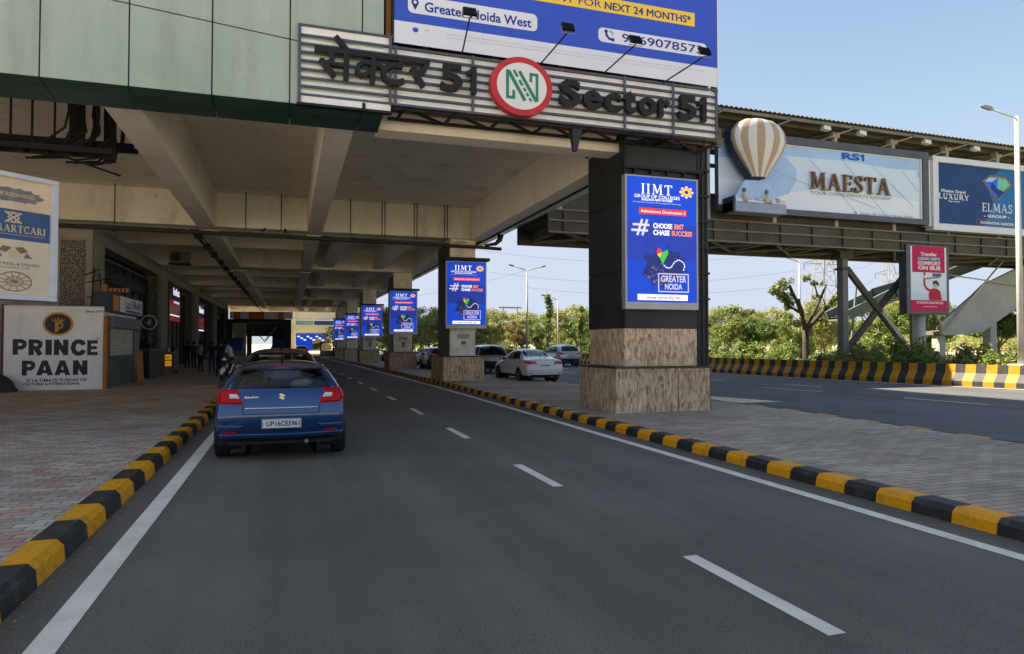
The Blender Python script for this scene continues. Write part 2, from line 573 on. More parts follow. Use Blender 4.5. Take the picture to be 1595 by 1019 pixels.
class Cv:
    """a flat drawing surface at a real place: origin o, right r, up u, facing r x u"""
    def __init__(s, mb, o, r=(1, 0, 0), u=(0, 0, 1), su=1., sv=1.):
        s.mb, s.o, s.r, s.u = mb, Vector(o), Vector(r).normalized(), Vector(u).normalized()
        s.n = s.r.cross(s.u)
        s.su, s.sv = su, sv
    def P(s, a, b, d=0.):
        return s.o + s.r * (a * s.su) + s.u * (b * s.sv) + s.n * d
    def poly(s, pts, m, d=0., back=None):
        n = len(pts)
        ar = sum(pts[i][0] * pts[(i + 1) % n][1] - pts[(i + 1) % n][0] * pts[i][1] for i in range(n))
        if ar < 0:
            pts = pts[::-1]
        F = [s.P(a, b, d) for a, b in pts]
        if back is None:
            s.mb.add(F, [tuple(range(n))], m)
        else:
            B = [s.P(a, b, back) for a, b in pts]
            s.mb.add(F + B, [tuple(range(n)), tuple(range(n, 2 * n))[::-1]] +
                     [(i, i + n, (i + 1) % n + n, (i + 1) % n) for i in range(n)], m)
        return s
    def rect(s, a0, a1, b0, b1, m, d=0., back=None):
        return s.poly([(a0, b0), (a1, b0), (a1, b1), (a0, b1)], m, d, back)
    def rrect(s, a0, a1, b0, b1, m, d=0., rad=.1, back=None):
        ra, rb = rad, rad * s.su / s.sv
        p = []
        for cx, cy, st in ((a1 - ra, b0 + rb, -90), (a1 - ra, b1 - rb, 0), (a0 + ra, b1 - rb, 90), (a0 + ra, b0 + rb, 180)):
            for k in range(6):
                t = R(st + 90 * k / 5)
                p.append((cx + ra * math.cos(t), cy + rb * math.sin(t)))
        return s.poly(p, m, d, back)
    def disc(s, cu, cv, ra, rb, m, d=0., back=None, n=36):
        return s.poly([(cu + ra * math.cos(2 * math.pi * k / n), cv + rb * math.sin(2 * math.pi * k / n)) for k in range(n)], m, d, back)
    def ribbon(s, pts, w, m, d=0., back=None, closed=False):
        P = [Vector((p[0] * s.su, p[1] * s.sv)) for p in pts]
        n = len(P)
        L, Rr = [], []
        for i in range(n):
            if closed:
                a, b = P[(i - 1) % n], P[(i + 1) % n]
            else:
                a, b = P[max(i - 1, 0)], P[min(i + 1, n - 1)]
            d1 = (P[i] - a).normalized() if (P[i] - a).length > 1e-6 else (b - P[i]).normalized()
            d2 = (b - P[i]).normalized() if (b - P[i]).length > 1e-6 else d1
            t = (d1 + d2)
            t = t.normalized() if t.length > 1e-4 else d1
            nn = Vector((-t.y, t.x))
            c = max(.45, nn.dot(Vector((-d1.y, d1.x))))
            L.append(P[i] + nn * (w / 2 / c))
            Rr.append(P[i] - nn * (w / 2 / c))
        K = n if closed else n - 1
        for i in range(K):
            j = (i + 1) % n
            q = [Rr[i], Rr[j], L[j], L[i]]
            F = [s.P(v.x / s.su, v.y / s.sv, d) for v in q]
            if back is None:
                s.mb.add(F, [(0, 1, 2, 3)], m)
            else:
                B = [s.P(v.x / s.su, v.y / s.sv, back) for v in q]
                fs = [(0, 1, 2, 3), (0, 4, 5, 1), (2, 6, 7, 3)]
                if not closed and i == 0:
                    fs.append((3, 7, 4, 0))
                if not closed and i == K - 1:
                    fs.append((1, 5, 6, 2))
                s.mb.add(F + B, fs, m)
        return s
    def text(s, t, a0, a1, b0, b1, m, d=0., back=None, bold=0., slant=0.):
        V, F = text_geo(t, bold, back is not None)
        if not V:
            return s
        xs, ys = [v[0] for v in V], [v[1] for v in V]
        x0, x1, y0, y1 = min(xs), max(xs), min(ys), max(ys)
        out = []
        for v in V:
            fu, fv = (v[0] - x0) / (x1 - x0), (v[1] - y0) / (y1 - y0)
            dd = d if back is None else lerp(back, d, v[2] + .5)
            out.append(s.P(lerp(a0, a1, fu) + slant * fv, lerp(b0, b1, fv), dd))
        s.mb.add(out, F, m)
        return s
    def block(s, ch, a0, a1, b0, b1, m, d=0.):
        """very heavy sans capital built from stems, fitted to the box"""
        w, h = a1 - a0, b1 - b0
        T = .37
        x = lambda u: a0 + u * w
        z = lambda v: b0 + v * h
        k = 0
        def st(pts, t=T):
            nonlocal k
            k += 1
            s.ribbon([(x(u), z(v)) for u, v in pts], t * w, m, d + .0006 * k)
        def bar(v0, v1, u0, u1):
            nonlocal k
            k += 1
            s.poly([(x(u0), z(v0)), (x(u1), z(v0)), (x(u1), z(v1)), (x(u0), z(v1))], m, d + .0006 * k)
        if ch in "PRINE":
            bar(0, 1, 0, T if ch != "I" else 1)
        if ch in "PR":
            st([(.28, .87), (.62, .87), (.80, .78), (.82, .66), (.78, .54), (.62, .45), (.28, .45)], .30)
        if ch == "R":
            st([(.52, .46), (.82, 0)], .36)
        if ch == "N":
            bar(0, 1, 1 - T, 1)
            st([(.16, .98), (.84, .02)], .32)
        if ch == "E":
            bar(0, .22, T, 1)
            bar(.40, .60, T, .92)
            bar(.78, 1, T, 1)
        if ch == "C":
            st([(.88, .66), (.80, .82), (.62, .89), (.42, .88), (.24, .76), (.155, .5), (.24, .24), (.42, .12), (.62, .11), (.80, .18), (.88, .34)], .33)
        if ch == "A":
            s.poly([(x(0), z(0)), (x(.33), z(0)), (x(.5), z(.70)), (x(.5), z(1)), (x(.34), z(1))], m, d + .001)
            s.poly([(x(1), z(0)), (x(.67), z(0)), (x(.5), z(.70)), (x(.5), z(1)), (x(.66), z(1))], m, d + .0016)
            bar(.15, .36, .25, .75)
        return s
    def serif(s, t, a0, a1, b0, b1, m, d=0., back=None, thick=.17, gap=.16):
        """capital letters with serifs drawn from strokes, fitted to the box"""
        H = 1.0
        T, t2, sf = thick, thick * .42, thick * .34
        G = dict(
            I=(.30, [[(.15, 0), (.15, 1), T]], [(.15, 0, .3), (.15, 1, .3)]),
            M=(1.0, [[(.14, 0), (.2, 1), t2], [(.2, 1), (.5, .12), T], [(.5, .12), (.82, 1), t2], [(.82, 1), (.86, 0), T]],
               [(.14, 0, .28), (.87, 0, .34), (.16, 1, .24), (.86, 1, .24)]),
            A=(.86, [[(.1, 0), (.42, 1), t2], [(.42, 1), (.74, 0), T], [(.2, .34), (.62, .34), t2]], [(.1, 0, .26), (.75, 0, .32)]),
            E=(.62, [[(.16, 0), (.16, 1), T], [(.16, .96), (.56, .96), t2], [(.16, .5), (.48, .5), t2], [(.16, .04), (.6, .04), t2],
                     [(.56, .98), (.56, .76), t2], [(.6, .02), (.6, .26), t2], [(.48, .4), (.48, .6), t2]], [(.12, 0, .24), (.12, 1, .24)]),
            T=(.74, [[(.37, 0), (.37, 1), T], [(.03, .96), (.71, .96), t2], [(.03, .98), (.03, .74), t2], [(.71, .98), (.71, .74), t2]], [(.37, 0, .34)]),
            L=(.6, [[(.16, 0), (.16, 1), T], [(.16, .04), (.57, .04), t2], [(.57, .02), (.57, .28), t2]], [(.14, 0, .26), (.16, 1, .32)]),
            S=(.6, [[(.5, .78), (.44, .93), (.3, .97), (.16, .9), (.1, .76), (.18, .62), (.34, .5), (.48, .38), (.52, .22), (.44, .08), (.28, .03), (.14, .08), (.07, .24), T * .72],
                    [(.5, 1.0), (.5, .7), t2], [(.07, 0), (.07, .3), t2]], []),
            U=(.8, [[(.18, 1), (.18, .3), (.26, .1), (.4, .03), (.54, .08), (.62, .25), T * .8], [(.62, .25), (.63, 1), t2]], [(.18, 1, .32), (.63, 1, .26)]),
            X=(.8, [[(.14, 1), (.66, 0), T], [(.64, 1), (.14, 0), t2]], [(.14, 1, .3), (.64, 1, .24), (.14, 0, .24), (.66, 0, .3)]),
            R=(.78, [[(.16, 0), (.16, 1), T], [(.16, .96), (.42, .96), (.55, .85), (.57, .74), (.5, .58), (.36, .5), (.16, .5), t2 * 1.3], [(.36, .5), (.7, .02), T]], [(.16, 0, .3), (.12, 1, .24), (.7, 0, .2)]),
            Y=(.76, [[(.38, 0), (.38, .46), T], [(.1, 1), (.38, .44), T], [(.66, 1), (.38, .44), t2]], [(.38, 0, .32), (.1, 1, .28), (.66, 1, .24)]),
            K=(.78, [[(.16, 0), (.16, 1), T], [(.62, 1), (.2, .44), t2], [(.3, .56), (.66, 0), T]], [(.16, 0, .3), (.16, 1, .3), (.62, 1, .22), (.66, 0, .24)]),
            C=(.74, [[(.64, .78), (.54, .94), (.38, .98), (.22, .9), (.12, .7), (.1, .48), (.14, .25), (.26, .07), (.42, .02), (.56, .08), (.66, .24), T * .7], [(.65, 1.0), (.65, .7), t2]], []),
        )
        x, items = 0., []
        for ch in t:
            if ch == ' ':
                x += .4
                continue
            w, st, se = G[ch]
            items.append((x, st, se))
            x += w + gap
        tot = x - gap
        fx, fz = (a1 - a0) * s.su / tot, (b1 - b0) * s.sv
        k = 0
        for ox, st, se in items:
            for q in st:
                w = q[-1]
                pts = [(a0 + (ox + p[0]) * fx / s.su, b0 + p[1] * fz / s.sv) for p in q[:-1]]
                k += 1
                s.ribbon(pts, w * (fx * .6 + fz * .4) , m, d + .0004 * (k % 5), back)
            for cx, z, w in se:
                k += 1
                hw = w / 2
                zz = (0, sf) if z == 0 else (1 - sf, 1)
                s.poly([(a0 + (ox + cx - hw) * fx / s.su, b0 + zz[0] * fz / s.sv), (a0 + (ox + cx + hw) * fx / s.su, b0 + zz[0] * fz / s.sv),
                        (a0 + (ox + cx + hw) * fx / s.su, b0 + zz[1] * fz / s.sv), (a0 + (ox + cx - hw) * fx / s.su, b0 + zz[1] * fz / s.sv)],
                       m, d + .0004 * (k % 5) + .0002, back)
        return s

def interp(tab, y):
    if y <= tab[0][0]:
        return tab[0][1]
    for (a, va), (b, vb) in zip(tab, tab[1:]):
        if y <= b:
            return lerp(va, vb, (y - a) / (b - a))
    return tab[-1][1]

# ------------------------------------------------------------------ ground, roads
KR = [(-8, 5.98), (20, 5.98), (28, 5.9), (36, 5.72), (45, 5.47), (58, 5.2), (72, 4.65), (90, 3.75), (130, 1.7)]   # right kerb foot
KL = [(-8, -1.64), (20, -1.66), (40, -1.9), (60, -2.4), (90, -3.7), (130, -6.2)]                                    # left kerb foot
MR = [(-8, 11.0), (8, 11.3), (13, 11.6), (18, 11.5), (23, 11.0), (27, 10.5), (31, 9.75), (40, 9.0), (60, 8.1), (90, 7.4), (130, 6.0)]  # far side of the median
BR = [(-8, 28.5), (10, 27.3), (18.2, 26.1), (22, 25.1), (26, 24.5), (32, 23.7), (40, 23.4), (60, 23.0), (90, 21.5), (130, 18)]        # foot of the barrier
YS = [-8, -4, 0, 3, 5, 7, 9, 11, 13, 15, 18, 20, 23, 25, 28, 31, 34, 36, 40, 45, 50, 58, 65, 72, 80, 90, 110, 130]

def sheet(name, left, right, z, m, ys=YS):
    mb = MB()
    for a, b in zip(ys, ys[1:]):
        mb.quad((left(a), a, z), (right(a), a, z), (right(b), b, z), (left(b), b, z), m)
    return struct(mb.build(name))
kl, kr, mr, br = (lambda y: interp(KL, y)), (lambda y: interp(KR, y)), (lambda y: interp(MR, y)), (lambda y: interp(BR, y))

g = MB().quad((-900, -500, -.03), (900, -500, -.03), (900, 1500, -.03), (-900, 1500, -.03), "soil").build("ground")
struct(g)
sheet("service_road", lambda y: kl(y) - .3, lambda y: kr(y) + .3, 0, "road")
sheet("carriageway", lambda y: mr(y) - .3, lambda y: br(y) + .8, 0.0, "road2")
sheet("left_pavement", lambda y: -30, lambda y: kl(y) - .20, .125, "pave_l")
sheet("median_pavement", lambda y: kr(y) + .22, lambda y: mr(y) - .12, .10, "pave_r")

def stripe(name, cx, w, y0, y1, step=3., z=.004):
    mb = MB()
    y = y0
    while y < y1 - 1e-6:
        e = min(y + step, y1)
        mb.quad((cx(y) - w / 2, y, z), (cx(y) + w / 2, y, z), (cx(e) + w / 2, e, z), (cx(e) - w / 2, e, z), "white_paint")
        y = e
    return mb
struct(stripe("e", lambda y: kl(y) + .36, .17, -6, 110).build("edge_line"))
struct(stripe("e", lambda y: kr(y) - .44, .16, -6, 110).build("edge_line"))
lane = MB()
y = 3.22
while y < 100:
    c = lambda q: lerp(kl(q), kr(q), .6165)
    e = y + 1.55
    lane.quad((c(y) - .065, y, .004), (c(y) + .065, y, .004), (c(e) + .065, e, .004), (c(e) - .065, e, .004), "white_paint")
    y += 4.32
struct(lane.build("lane_dashes"))
lane = MB()
for off, y0, ln, per in ((.45, 8.2, 2.6, 5.6), (.62, 6.0, 1.9, 5.2)):
    y = y0 - per * 2
    while y < 110:
        c = lambda q: lerp(mr(q), br(q), off)
        e = y + ln
        lane.quad((c(y) - .06, y, .004), (c(y) + .06, y, .004), (c(e) + .06, e, .004), (c(e) - .06, e, .004), "white_paint")
        y += per
struct(lane.build("lane_dashes"))
struct(stripe("e", lambda y: br(y) - .55, .16, -6, 110).build("edge_line"))

def kerb(name, foot, side, blk, start, h, w, y0, y1, first, chamf=.05, gap=.006):
    """row of precast blocks painted in turn yellow and black; side=-1: pavement on the left"""
    mb = MB()
    k = math.floor((y0 - start) / blk)
    y = start + k * blk
    while y < y1:
        m = ("kerb_y", "kerb_k")[(k + first) % 2]
        a, b = y + gap / 2, y + blk - gap / 2
        rings = []
        for q in (a, b):
            f = foot(q)
            rings.append([(f, q, -.02), (f + side * .015, q, h - chamf), (f + side * (.015 + chamf), q, h), (f + side * w, q, h), (f + side * w, q, -.02)])
        V = rings[0] + rings[1]
        F = [(i, i + 1, i + 6, i + 5) for i in range(4)] + [(0, 1, 2, 3, 4), (9, 8, 7, 6, 5)]
        mb.add(V, F, m)
        y += blk
        k += 1
    return struct(mb.build(name))
kerb("left_kerb", kl, -1, .63, 4.95, .17, .25, -6, 110, 1)
kerb("right_kerb", kr, 1, .438, 4.44, .15, .28, -6, 110, 0)
kerb("median_kerb", mr, -1, .6, 0, .106, .14, -6, 110, 0, .02)

# crash barrier with a sloped foot, painted in stripes
mb = MB()
y, k = -6.0, 0
while y < 105:
    e = y + .36
    m = ("bar_y", "bar_k")[k % 2]
    rr = []
    for q in (y, e):
        f = br(q)
        rr.append([(f, q, -.02), (f + .01, q, .20), (f + .20, q, .52), (f + .24, q, .86), (f + .44, q, .86), (f + .48, q, .5), (f + .7, q, -.02)])
    mb.add(rr[0] + rr[1], [(i, i + 1, i + 8, i + 7) for i in range(6)], m)
    y, k = e, k + 1
tag(mb.build("crash_barrier"), "long concrete crash barrier with yellow and black stripes beside the carriageway", "barrier")

# litter of dry leaves in the gutters
rng = random.Random(5)
mb = MB()
for i in range(900):
    q = 3 + rng.random() ** 1.6 * 22
    side = rng.random()
    x = kl(q) + .01 + abs(rng.gauss(0, .07)) if side < .7 else kr(q) - .01 - abs(rng.gauss(0, .05))
    s_, a = rng.uniform(.006, .018), rng.uniform(0, 6.28)
    dx, dy = s_ * math.cos(a), s_ * math.sin(a)
    z = .004 + rng.random() * .006
    mb.quad((x - dx, q - dy, z), (x + dy * .5, q - dx * .5, z + .004), (x + dx, q + dy, z), (x - dy * .5, q + dx * .5, z + .005), "wood_b" if rng.random() < .7 else "kerb_y")
o = mb.build("leaf_litter")
o["kind"] = "stuff"
o["label"] = "dry leaf litter along the kerbs"

ap = MB().add([(11.2, 16.4, .008), (13.7, 16.4, .006), (12.9, 18.7, .006), (10.9, 18.7, .008)], [(0, 1, 2, 3)], "cream_apron")
struct(ap.build("concrete_apron"))

sheet("verge", lambda y: br(y) + .7, lambda y: br(y) + 75, -.012, "verge")
struct(MB().quad((-30, 131, -.015), (140, 131, -.015), (140, 112, -.015), (-30, 112, -.015), "verge").build("verge"))

# ------------------------------------------------------------------ elevated station over the road
FY = 13.2
st = thing("elevated_station", "elevated station deck and green panelled facade spanning the service road", "station", (2, 14, 0))
# facade sheets with open joints (the long joint falls slightly to the right)
jz = lambda x: 7.83 - (x + 5) * .094
xs = [-14.65 + 1.33 * i for i in range(12)] + [1.30, 1.72]
mb = MB()
for a, b in zip(xs, xs[1:]):
    a2, b2 = a + .012, b - .012
    for lo, hi in ((lambda x: 6.17, lambda x: jz(x) - .01), (lambda x: jz(x) + .012, lambda x: 9.3), (lambda x: 9.33, lambda x: 11.4)):
        mb.hexa([(a2, FY, lo(a2)), (b2, FY, lo(b2)), (b2, FY + .05, lo(b2)), (a2, FY + .05, lo(a2))],
                [(a2, FY, hi(a2)), (b2, FY, hi(b2)), (b2, FY + .05, hi(b2)), (a2, FY + .05, hi(a2))], "facade")
mb.build("facade_panel", st, bev=.004)
mb = MB()
for a, b in zip(xs, xs[1:]):
    a2, b2 = a + .008, b - .008
    mb.hexa([(a2, FY + .01, 6.165), (b2, FY + .01, 6.165), (b2, FY + .28, 6.12), (a2, FY + .28, 6.12)][::1],
            [(a2, FY + .02, 6.19), (b2, FY + .02, 6.19), (b2, FY + .28, 6.15), (a2, FY + .28, 6.15)], "facade_dark")
    mb.hexa([(a2, FY + .295, 6.118), (b2, FY + .295, 6.118), (b2, FY + 1.0, 6.07), (a2, FY + 1.0, 6.07)],
            [(a2, FY + .295, 6.15), (b2, FY + .295, 6.15), (b2, FY + 1.0, 6.10), (a2, FY + 1.0, 6.10)], "facade_dark")
mb.build("soffit_panel", st)
mb = MB().box(-14.6, 1.70, FY + .06, FY + 1.02, 6.2, 11.4, "joint")
mb.build("facade_backing", st)
# slab and beams
mb = MB().box(-24, 8.0, 14.2, 104, 7.56, 8.0, "ceil")
mb.build("deck_slab", st)
LB = [(-3.36, -2.70), (.66, 1.26)]
TBY = [(28.5, 29.5), (43.2, 45.0), (57.8, 59.2), (72.3, 73.7), (87, 88.2), (101.6, 102.8)]
for a, b in LB:
    y0 = 14.9
    for (p, q) in TBY:
        MB().box(a, b, (y0 if y0 > 15 else 14.22) + .002, p - .002, 6.16, 7.558, "beam").build("longitudinal_beam", st, bev=.02)
        y0 = q
y0 = 14.9
for (p, q) in TBY:
    MB().box(7.45, 7.98, y0 + .002, p - .002, 6.16, 7.558, "beam").build("longitudinal_beam", st, bev=.02)
    y0 = q
MB().box(1.74, 8.0, 14.3, 14.9, 6.18, 7.558, "beam").build("cross_beam", st, bev=.02)
for (p, q) in TBY:
    MB().box(-24, 8.0, p, q, 6.22, 7.558, "ceil").build("cross_beam", st, bev=.02)
for i, (p, q) in enumerate(zip(TBY, TBY[1:])):
    for a, b in ((2.0, 2.58), (4.98, 5.56), (-8.3, -7.7)):
        MB().box(a, b, p[1] + .002, q[0] - .002, 6.36, 7.558, "beam").build("secondary_beam", st, bev=.02)
    mid = (p[1] + q[0]) / 2
    for a, b in ((-2.69, .65), (-24, -3.37)):
        MB().box(a, b, mid - .25, mid + .25, 6.45, 7.558, "ceil").build("secondary_beam", st, bev=.02)
# right-hand cove of green sheets, wall of pale glass above it
mb = MB()
y = 14.95
while y < 102:
    e = y + 1.55
    mb.hexa([(8.0, y + .01, 6.20), (8.0, e - .01, 6.20), (10.3, e - .01, 7.18), (10.3, y + .01, 7.18)],
            [(8.0, y + .01, 6.26), (8.0, e - .01, 6.26), (10.3, e - .01, 7.24), (10.3, y + .01, 7.24)], "facade")
    y = e
mb.build("cove_panel", st)
MB().box(7.985, 8.05, 14.95, 103, 6.12, 6.26, "steel_bk").build("edge_angle", st)
mb = MB()
y = 15.0
while y < 102:
    for z0, z1 in ((7.25, 8.6), (8.63, 10.1), (10.13, 11.6)):
        mb.box(10.24, 10.3, y + .012, y + 1.53, z0, z1, "glass_wall")
    y += 1.55
mb.build("side_glazing", st)
MB().box(-14, 10.2, 15.0, 103, 8.02, 11.6, "joint").box(-24, -2.0, 15.0, 103, 11.62, 31.5, "tower").box(-1.99, 10.28, 15.0, 29, 11.62, 13, "tower").box(-1.99, 10.28, 29.01, 103, 11.62, 21, "tower").box(-24, -14.02, 14.3, 103, 8.02, 11.6, "tower").build("unseen_shade_storeys", st)  # unseen upper blocks, heights shaped so their shadow covers the roads and median
# brown primed steel behind the hoarding
mb = MB()
mb.box(1.76, 1.86, FY + .1, FY + .3, 6.3, 11, "rust").box(1.76, 9.9, 14.05, 14.27, 6.55, 7.0, "rust").box(1.8, 9.2, 14.1, 14.28, 7.02, 11, "joint")
for x in (2.6, 4.1, 5.6, 7.1, 8.6, 9.5):
    mb.bar((x, 13.45, 6.62), (x, 14.1, 6.72), .06, .06, "rust")
    mb.box(x - .05, x + .05, 13.6, 13.72, 7.0, 10.5, "rust")
mb.box(8.3, 9.9, 13.95, 14.04, 6.45, 6.9, "rust")
mb.build("sign_bracing", st)

# ------------------------------------------------------------------ station name sign
sg = thing("station_sign", "long slatted station name sign with black raised letters above the road", "sign", (4.7, FY, 6.25))
mb = MB()
nsl = 7
z0, z1 = 6.34, 7.46
H_ = (z1 - z0) / nsl
for i in range(nsl):
    mb.hexa([(.16, FY - .02, z0 + i * H_ + .035), (9.20, FY - .02, z0 + i * H_ + .035), (9.20, FY + .02, z0 + i * H_ + .035), (.16, FY + .02, z0 + i * H_ + .035)],
            [(.16, FY + .01, z0 + (i + 1) * H_ - .02), (9.20, FY + .01, z0 + (i + 1) * H_ - .02), (9.20, FY + .04, z0 + (i + 1) * H_ - .02), (.16, FY + .04, z0 + (i + 1) * H_ - .02)], "slat_w")
mb.box(.16, 1.84, FY - .015, FY + .02, z1 + .035, z1 + .17, "slat_w")
mb.build("slat_panel", sg)
mb = MB()
for i in range(nsl + 1):
    z = z0 + i * H_
    mb.box(.12, 9.22, FY - .055, FY - .022, z - .02, z + .022, "frame_gr")
mb.box(.12, 1.9, FY - .055, FY - .02, z1 + .175, z1 + .21, "frame_gr")
for x in (.12, 1.80, 1.90, 3.45, 6.85, 8.05, 9.17):
    top = z1 + (.2 if x < 1.85 else .03)
    bot = z0 - (.16 if x < 1 else .03)
    mb.box(x, x + .055, FY - .075, FY - .056, bot, top, "frame_gr")
mb.box(9.19, 9.25, FY - .08, FY + .85, 6.22, 6.28, "frame_gr").box(9.19, 9.25, FY - .05, FY + .85, 7.42, 7.5, "frame_gr").box(9.195, 9.245, FY + .4, FY + .46, 6.28, 7.42, "frame_gr")
mb.build("frame", sg)
mb = MB().box(.1, 1.86, FY - .1, FY + .02, 6.13, 6.17, "steel_bk").box(1.3, 1.36, FY - .06, FY, 6.17, 6.3, "steel_bk")
for x in np.arange(2.1, 9.1, 1.0):
    mb.bar((x, FY, 6.3), (x + .9, FY + .8, 6.34), .05, .05, "steel_bk")
    mb.bar((x, FY, 6.3), (x, FY + .8, 6.34), .05, .05, "steel_bk")
mb.box(1.9, 9.2, FY + .78, FY + .84, 6.30, 6.36, "steel_bk").box(1.9, 9.2, FY + .02, FY + .08, 6.26, 6.31, "steel_bk")
mb.box(.16, 1.84, FY - .035, FY - .02, 6.2, 6.34, "slat_w")
mb.build("lower_lattice", sg)
# raised letters
LY = 13.0
def hx(cx, cy):         # sign-face coordinates read off the photograph, in metres
    return (.42 + (cx - 355) * .00307 + (cy - 285 - (cx - 355) * .137) * -.00005, 7.19 - (cy - 285 - (cx - 355) * .137) * .00335)
mb = MB()
cv = Cv(mb, (0, LY, 0))
W = .098
strokes = [
    ([(352, 285), (700, 333), (1058, 382)], .1),
    ([(440, 300), (462, 335), (452, 365), (420, 372), (382, 352)], .085),
    ([(392, 350), (432, 400), (474, 448)], .1),
    ([(450, 378), (500, 384), (545, 390)], .075),
    ([(543, 315), (542, 466)], W),
    ([(474, 222), (512, 262), (548, 306)], .09),
    ([(705, 340), (701, 490)], W),
    ([(703, 385), (655, 368), (614, 388), (607, 420), (632, 446), (668, 440), (703, 405)], .08),
    ([(705, 395), (738, 388), (768, 405)], .075),
    ([(878, 362), (874, 398)], .09),
    ([(888, 402), (835, 390), (788, 402), (766, 432), (778, 468), (815, 494), (860, 496), (897, 482)], .095),
    ([(1040, 388), (1024, 428), (985, 436), (938, 415)], .085),
    ([(942, 412), (980, 462), (1022, 522)], .1),
]
for i, (p, w) in enumerate(strokes):
    cv.ribbon([hx(*q) for q in p], w, "letter_k", .002 * (i % 7), -.12)
cv.text("5", 2.80, 3.24, 6.68, 7.22, "letter_k", .003, -.12, .035)
cv.ribbon([(3.47, 6.68), (3.47, 7.22)], .105, "letter_k", .004, -.12).ribbon([(3.50, 7.17), (3.33, 7.06)], .09, "letter_k", .006, -.12)
mb.build("hindi_lettering", sg, bev=.006)
mb = MB()
cv = Cv(mb, (0, LY, 0))
xx = 5.32
for ch, w, h, lift in (("S", .47, .55, 0), ("e", .43, .38, 0), ("c", .40, .38, 0), ("t", .30, .49, 0), ("o", .45, .38, 0), ("r", .28, .38, 0), (" ", .17, 0, 0), ("5", .44, .54, 0), ("1", .25, .54, 0)):
    if ch == "1":
        cv.ribbon([(xx + .15, 6.66), (xx + .15, 7.20)], .105, "letter_k", .004, -.12).ribbon([(xx + .18, 7.15), (xx + .01, 7.04)], .09, "letter_k", .006, -.12)
    elif ch != " ":
        cv.text(ch, xx, xx + w, 6.66, 6.66 + h, "letter_k", .003, -.12, .035)
    xx += w + (.055 if ch != " " else 0)
mb.build("latin_lettering", sg, bev=.006)
# roundel
mb = MB()
cv = Cv(mb, (4.47, 12.98, 6.93), su=1, sv=1)
cv.disc(0, 0, .665, .60, "red", 0, -.16, 48)
rd = mb.build("roundel", sg)
mb = MB()
cv = Cv(mb, (4.47, 12.98, 6.93))
cv.disc(0, 0, .535, .478, "white", .006, .0005, 48)
mb.build("roundel_face", rd)
mb = MB()
cv.mb = mb
e_ = lambda x, y: ((x - 565) * .00175, -(y - 515 - (x - 565) * .125) * .00172)
for i, (p, w) in enumerate((([(386, 312), (386, 640), (462, 648), (462, 560)], .062), ([(400, 330), (600, 690)], .075), ([(530, 335), (742, 705)], .07),
                            ([(748, 705), (748, 385), (672, 375), (672, 470)], .058))):
    cv.ribbon([e_(*q) for q in p], w, "emblem_g", .010 + .001 * i)
for t0, t1 in ((0, .22), (.32, .50), (.57, .68), (.74, .84), (.90, 1)):
    a = (462 + 214 * t0, 322 + 375 * t0)
    b = (462 + 214 * t1, 322 + 375 * t1)
    cv.ribbon([e_(*a), e_(*b)], .055, "emblem_g", .012)
mb.build("emblem", rd)

# small dark hanging horn below the sign
hb = thing("hanging_speaker", "dark tapered horn speaker hanging below the station sign", "speaker", (5.8, 13.3, 6.36))
MB().hexa([(5.73, 13.27, 5.80), (5.82, 13.27, 5.80), (5.82, 13.36, 5.80), (5.73, 13.36, 5.80)],
          [(5.68, 13.22, 6.36), (5.94, 13.22, 6.36), (5.94, 13.46, 6.36), (5.68, 13.46, 6.36)], "steel_dk").build("horn", hb, bev=.01)
MB().box(5.78, 5.84, 13.3, 13.36, 6.36, 6.5, "steel_bk").build("bracket", hb)

# ------------------------------------------------------------------ hoarding above the sign
bb = thing("billboard", "large blue property hoarding with white address box above the station sign", "billboard", (5.5, FY, 7.55))
BY = 13.17
MB().box(1.90, 9.25, BY, BY + .08, 7.62, 10.6, "bb_blue").build("panel", bb)
mb = MB()
cv = Cv(mb, (0, BY, 0))
cv.poly([(1.90, 7.56), (9.25, 7.54), (9.25, 7.98), (1.90, 8.0)], "bb_white", .004, .0005)
cv.rrect(2.17, 4.87, 8.19, 8.55, "bb_white", .004, .1)
cv.rrect(6.27, 8.97, 8.19, 8.50, "bb_white", .004, .1)
cv.rect(4.6, 8.66, 8.85, 9.16, "bb_yellow", .004)
mb.build("print_boxes", bb)
mb = MB()
cv = Cv(mb, (0, BY, 0))
cv.text("Greater Noida West", 2.50, 4.74, 8.25, 8.45, "bb_navy", .008, None, .02)
cv.disc(2.31, 8.41, .072, .072, "bb_navy", .008)
cv.poly([(2.245, 8.385), (2.375, 8.385), (2.31, 8.25)], "bb_navy", .0085)
cv.disc(2.31, 8.41, .033, .033, "bb_white", .010)
cv.text("9869078573", 6.83, 8.86, 8.25, 8.44, "bb_navy", .008, None, .01)
cv.ribbon([(6.45, 8.43), (6.46, 8.35), (6.52, 8.28), (6.60, 8.26)], .05, "bb_navy", .008)
cv.disc(6.45, 8.43, .04, .04, "bb_navy", .009).disc(6.61, 8.265, .04, .04, "bb_navy", .009)
cv.ribbon([(6.53, 8.44), (6.58, 8.42), (6.61, 8.37)], .015, "bb_navy", .008)
cv.ribbon([(6.53, 8.47), (6.61, 8.44), (6.65, 8.37)], .012, "bb_grey", .008)
cv.text("RENT FOR", 5.0, 6.34, 8.92, 9.07, "bb_navy", .008, None, 0)
cv.text("NEXT 24 MONTHS*", 6.42, 8.55, 8.91, 9.08, "bb_navy", .008).text("NEXT 24 MONTHS*", 6.43, 8.56, 8.91, 9.08, "bb_navy", .009).text("NEXT 24 MONTHS*", 6.425, 8.555, 8.915, 9.085, "bb_navy", .010)
cv.text("Rental terms apply. Illustrations are indicative of the project, approvals and areas as sanctioned. Please read all papers before booking. Prices are subject to change.", 2.95, 8.9, 7.85, 7.885, "bb_grey", .008)
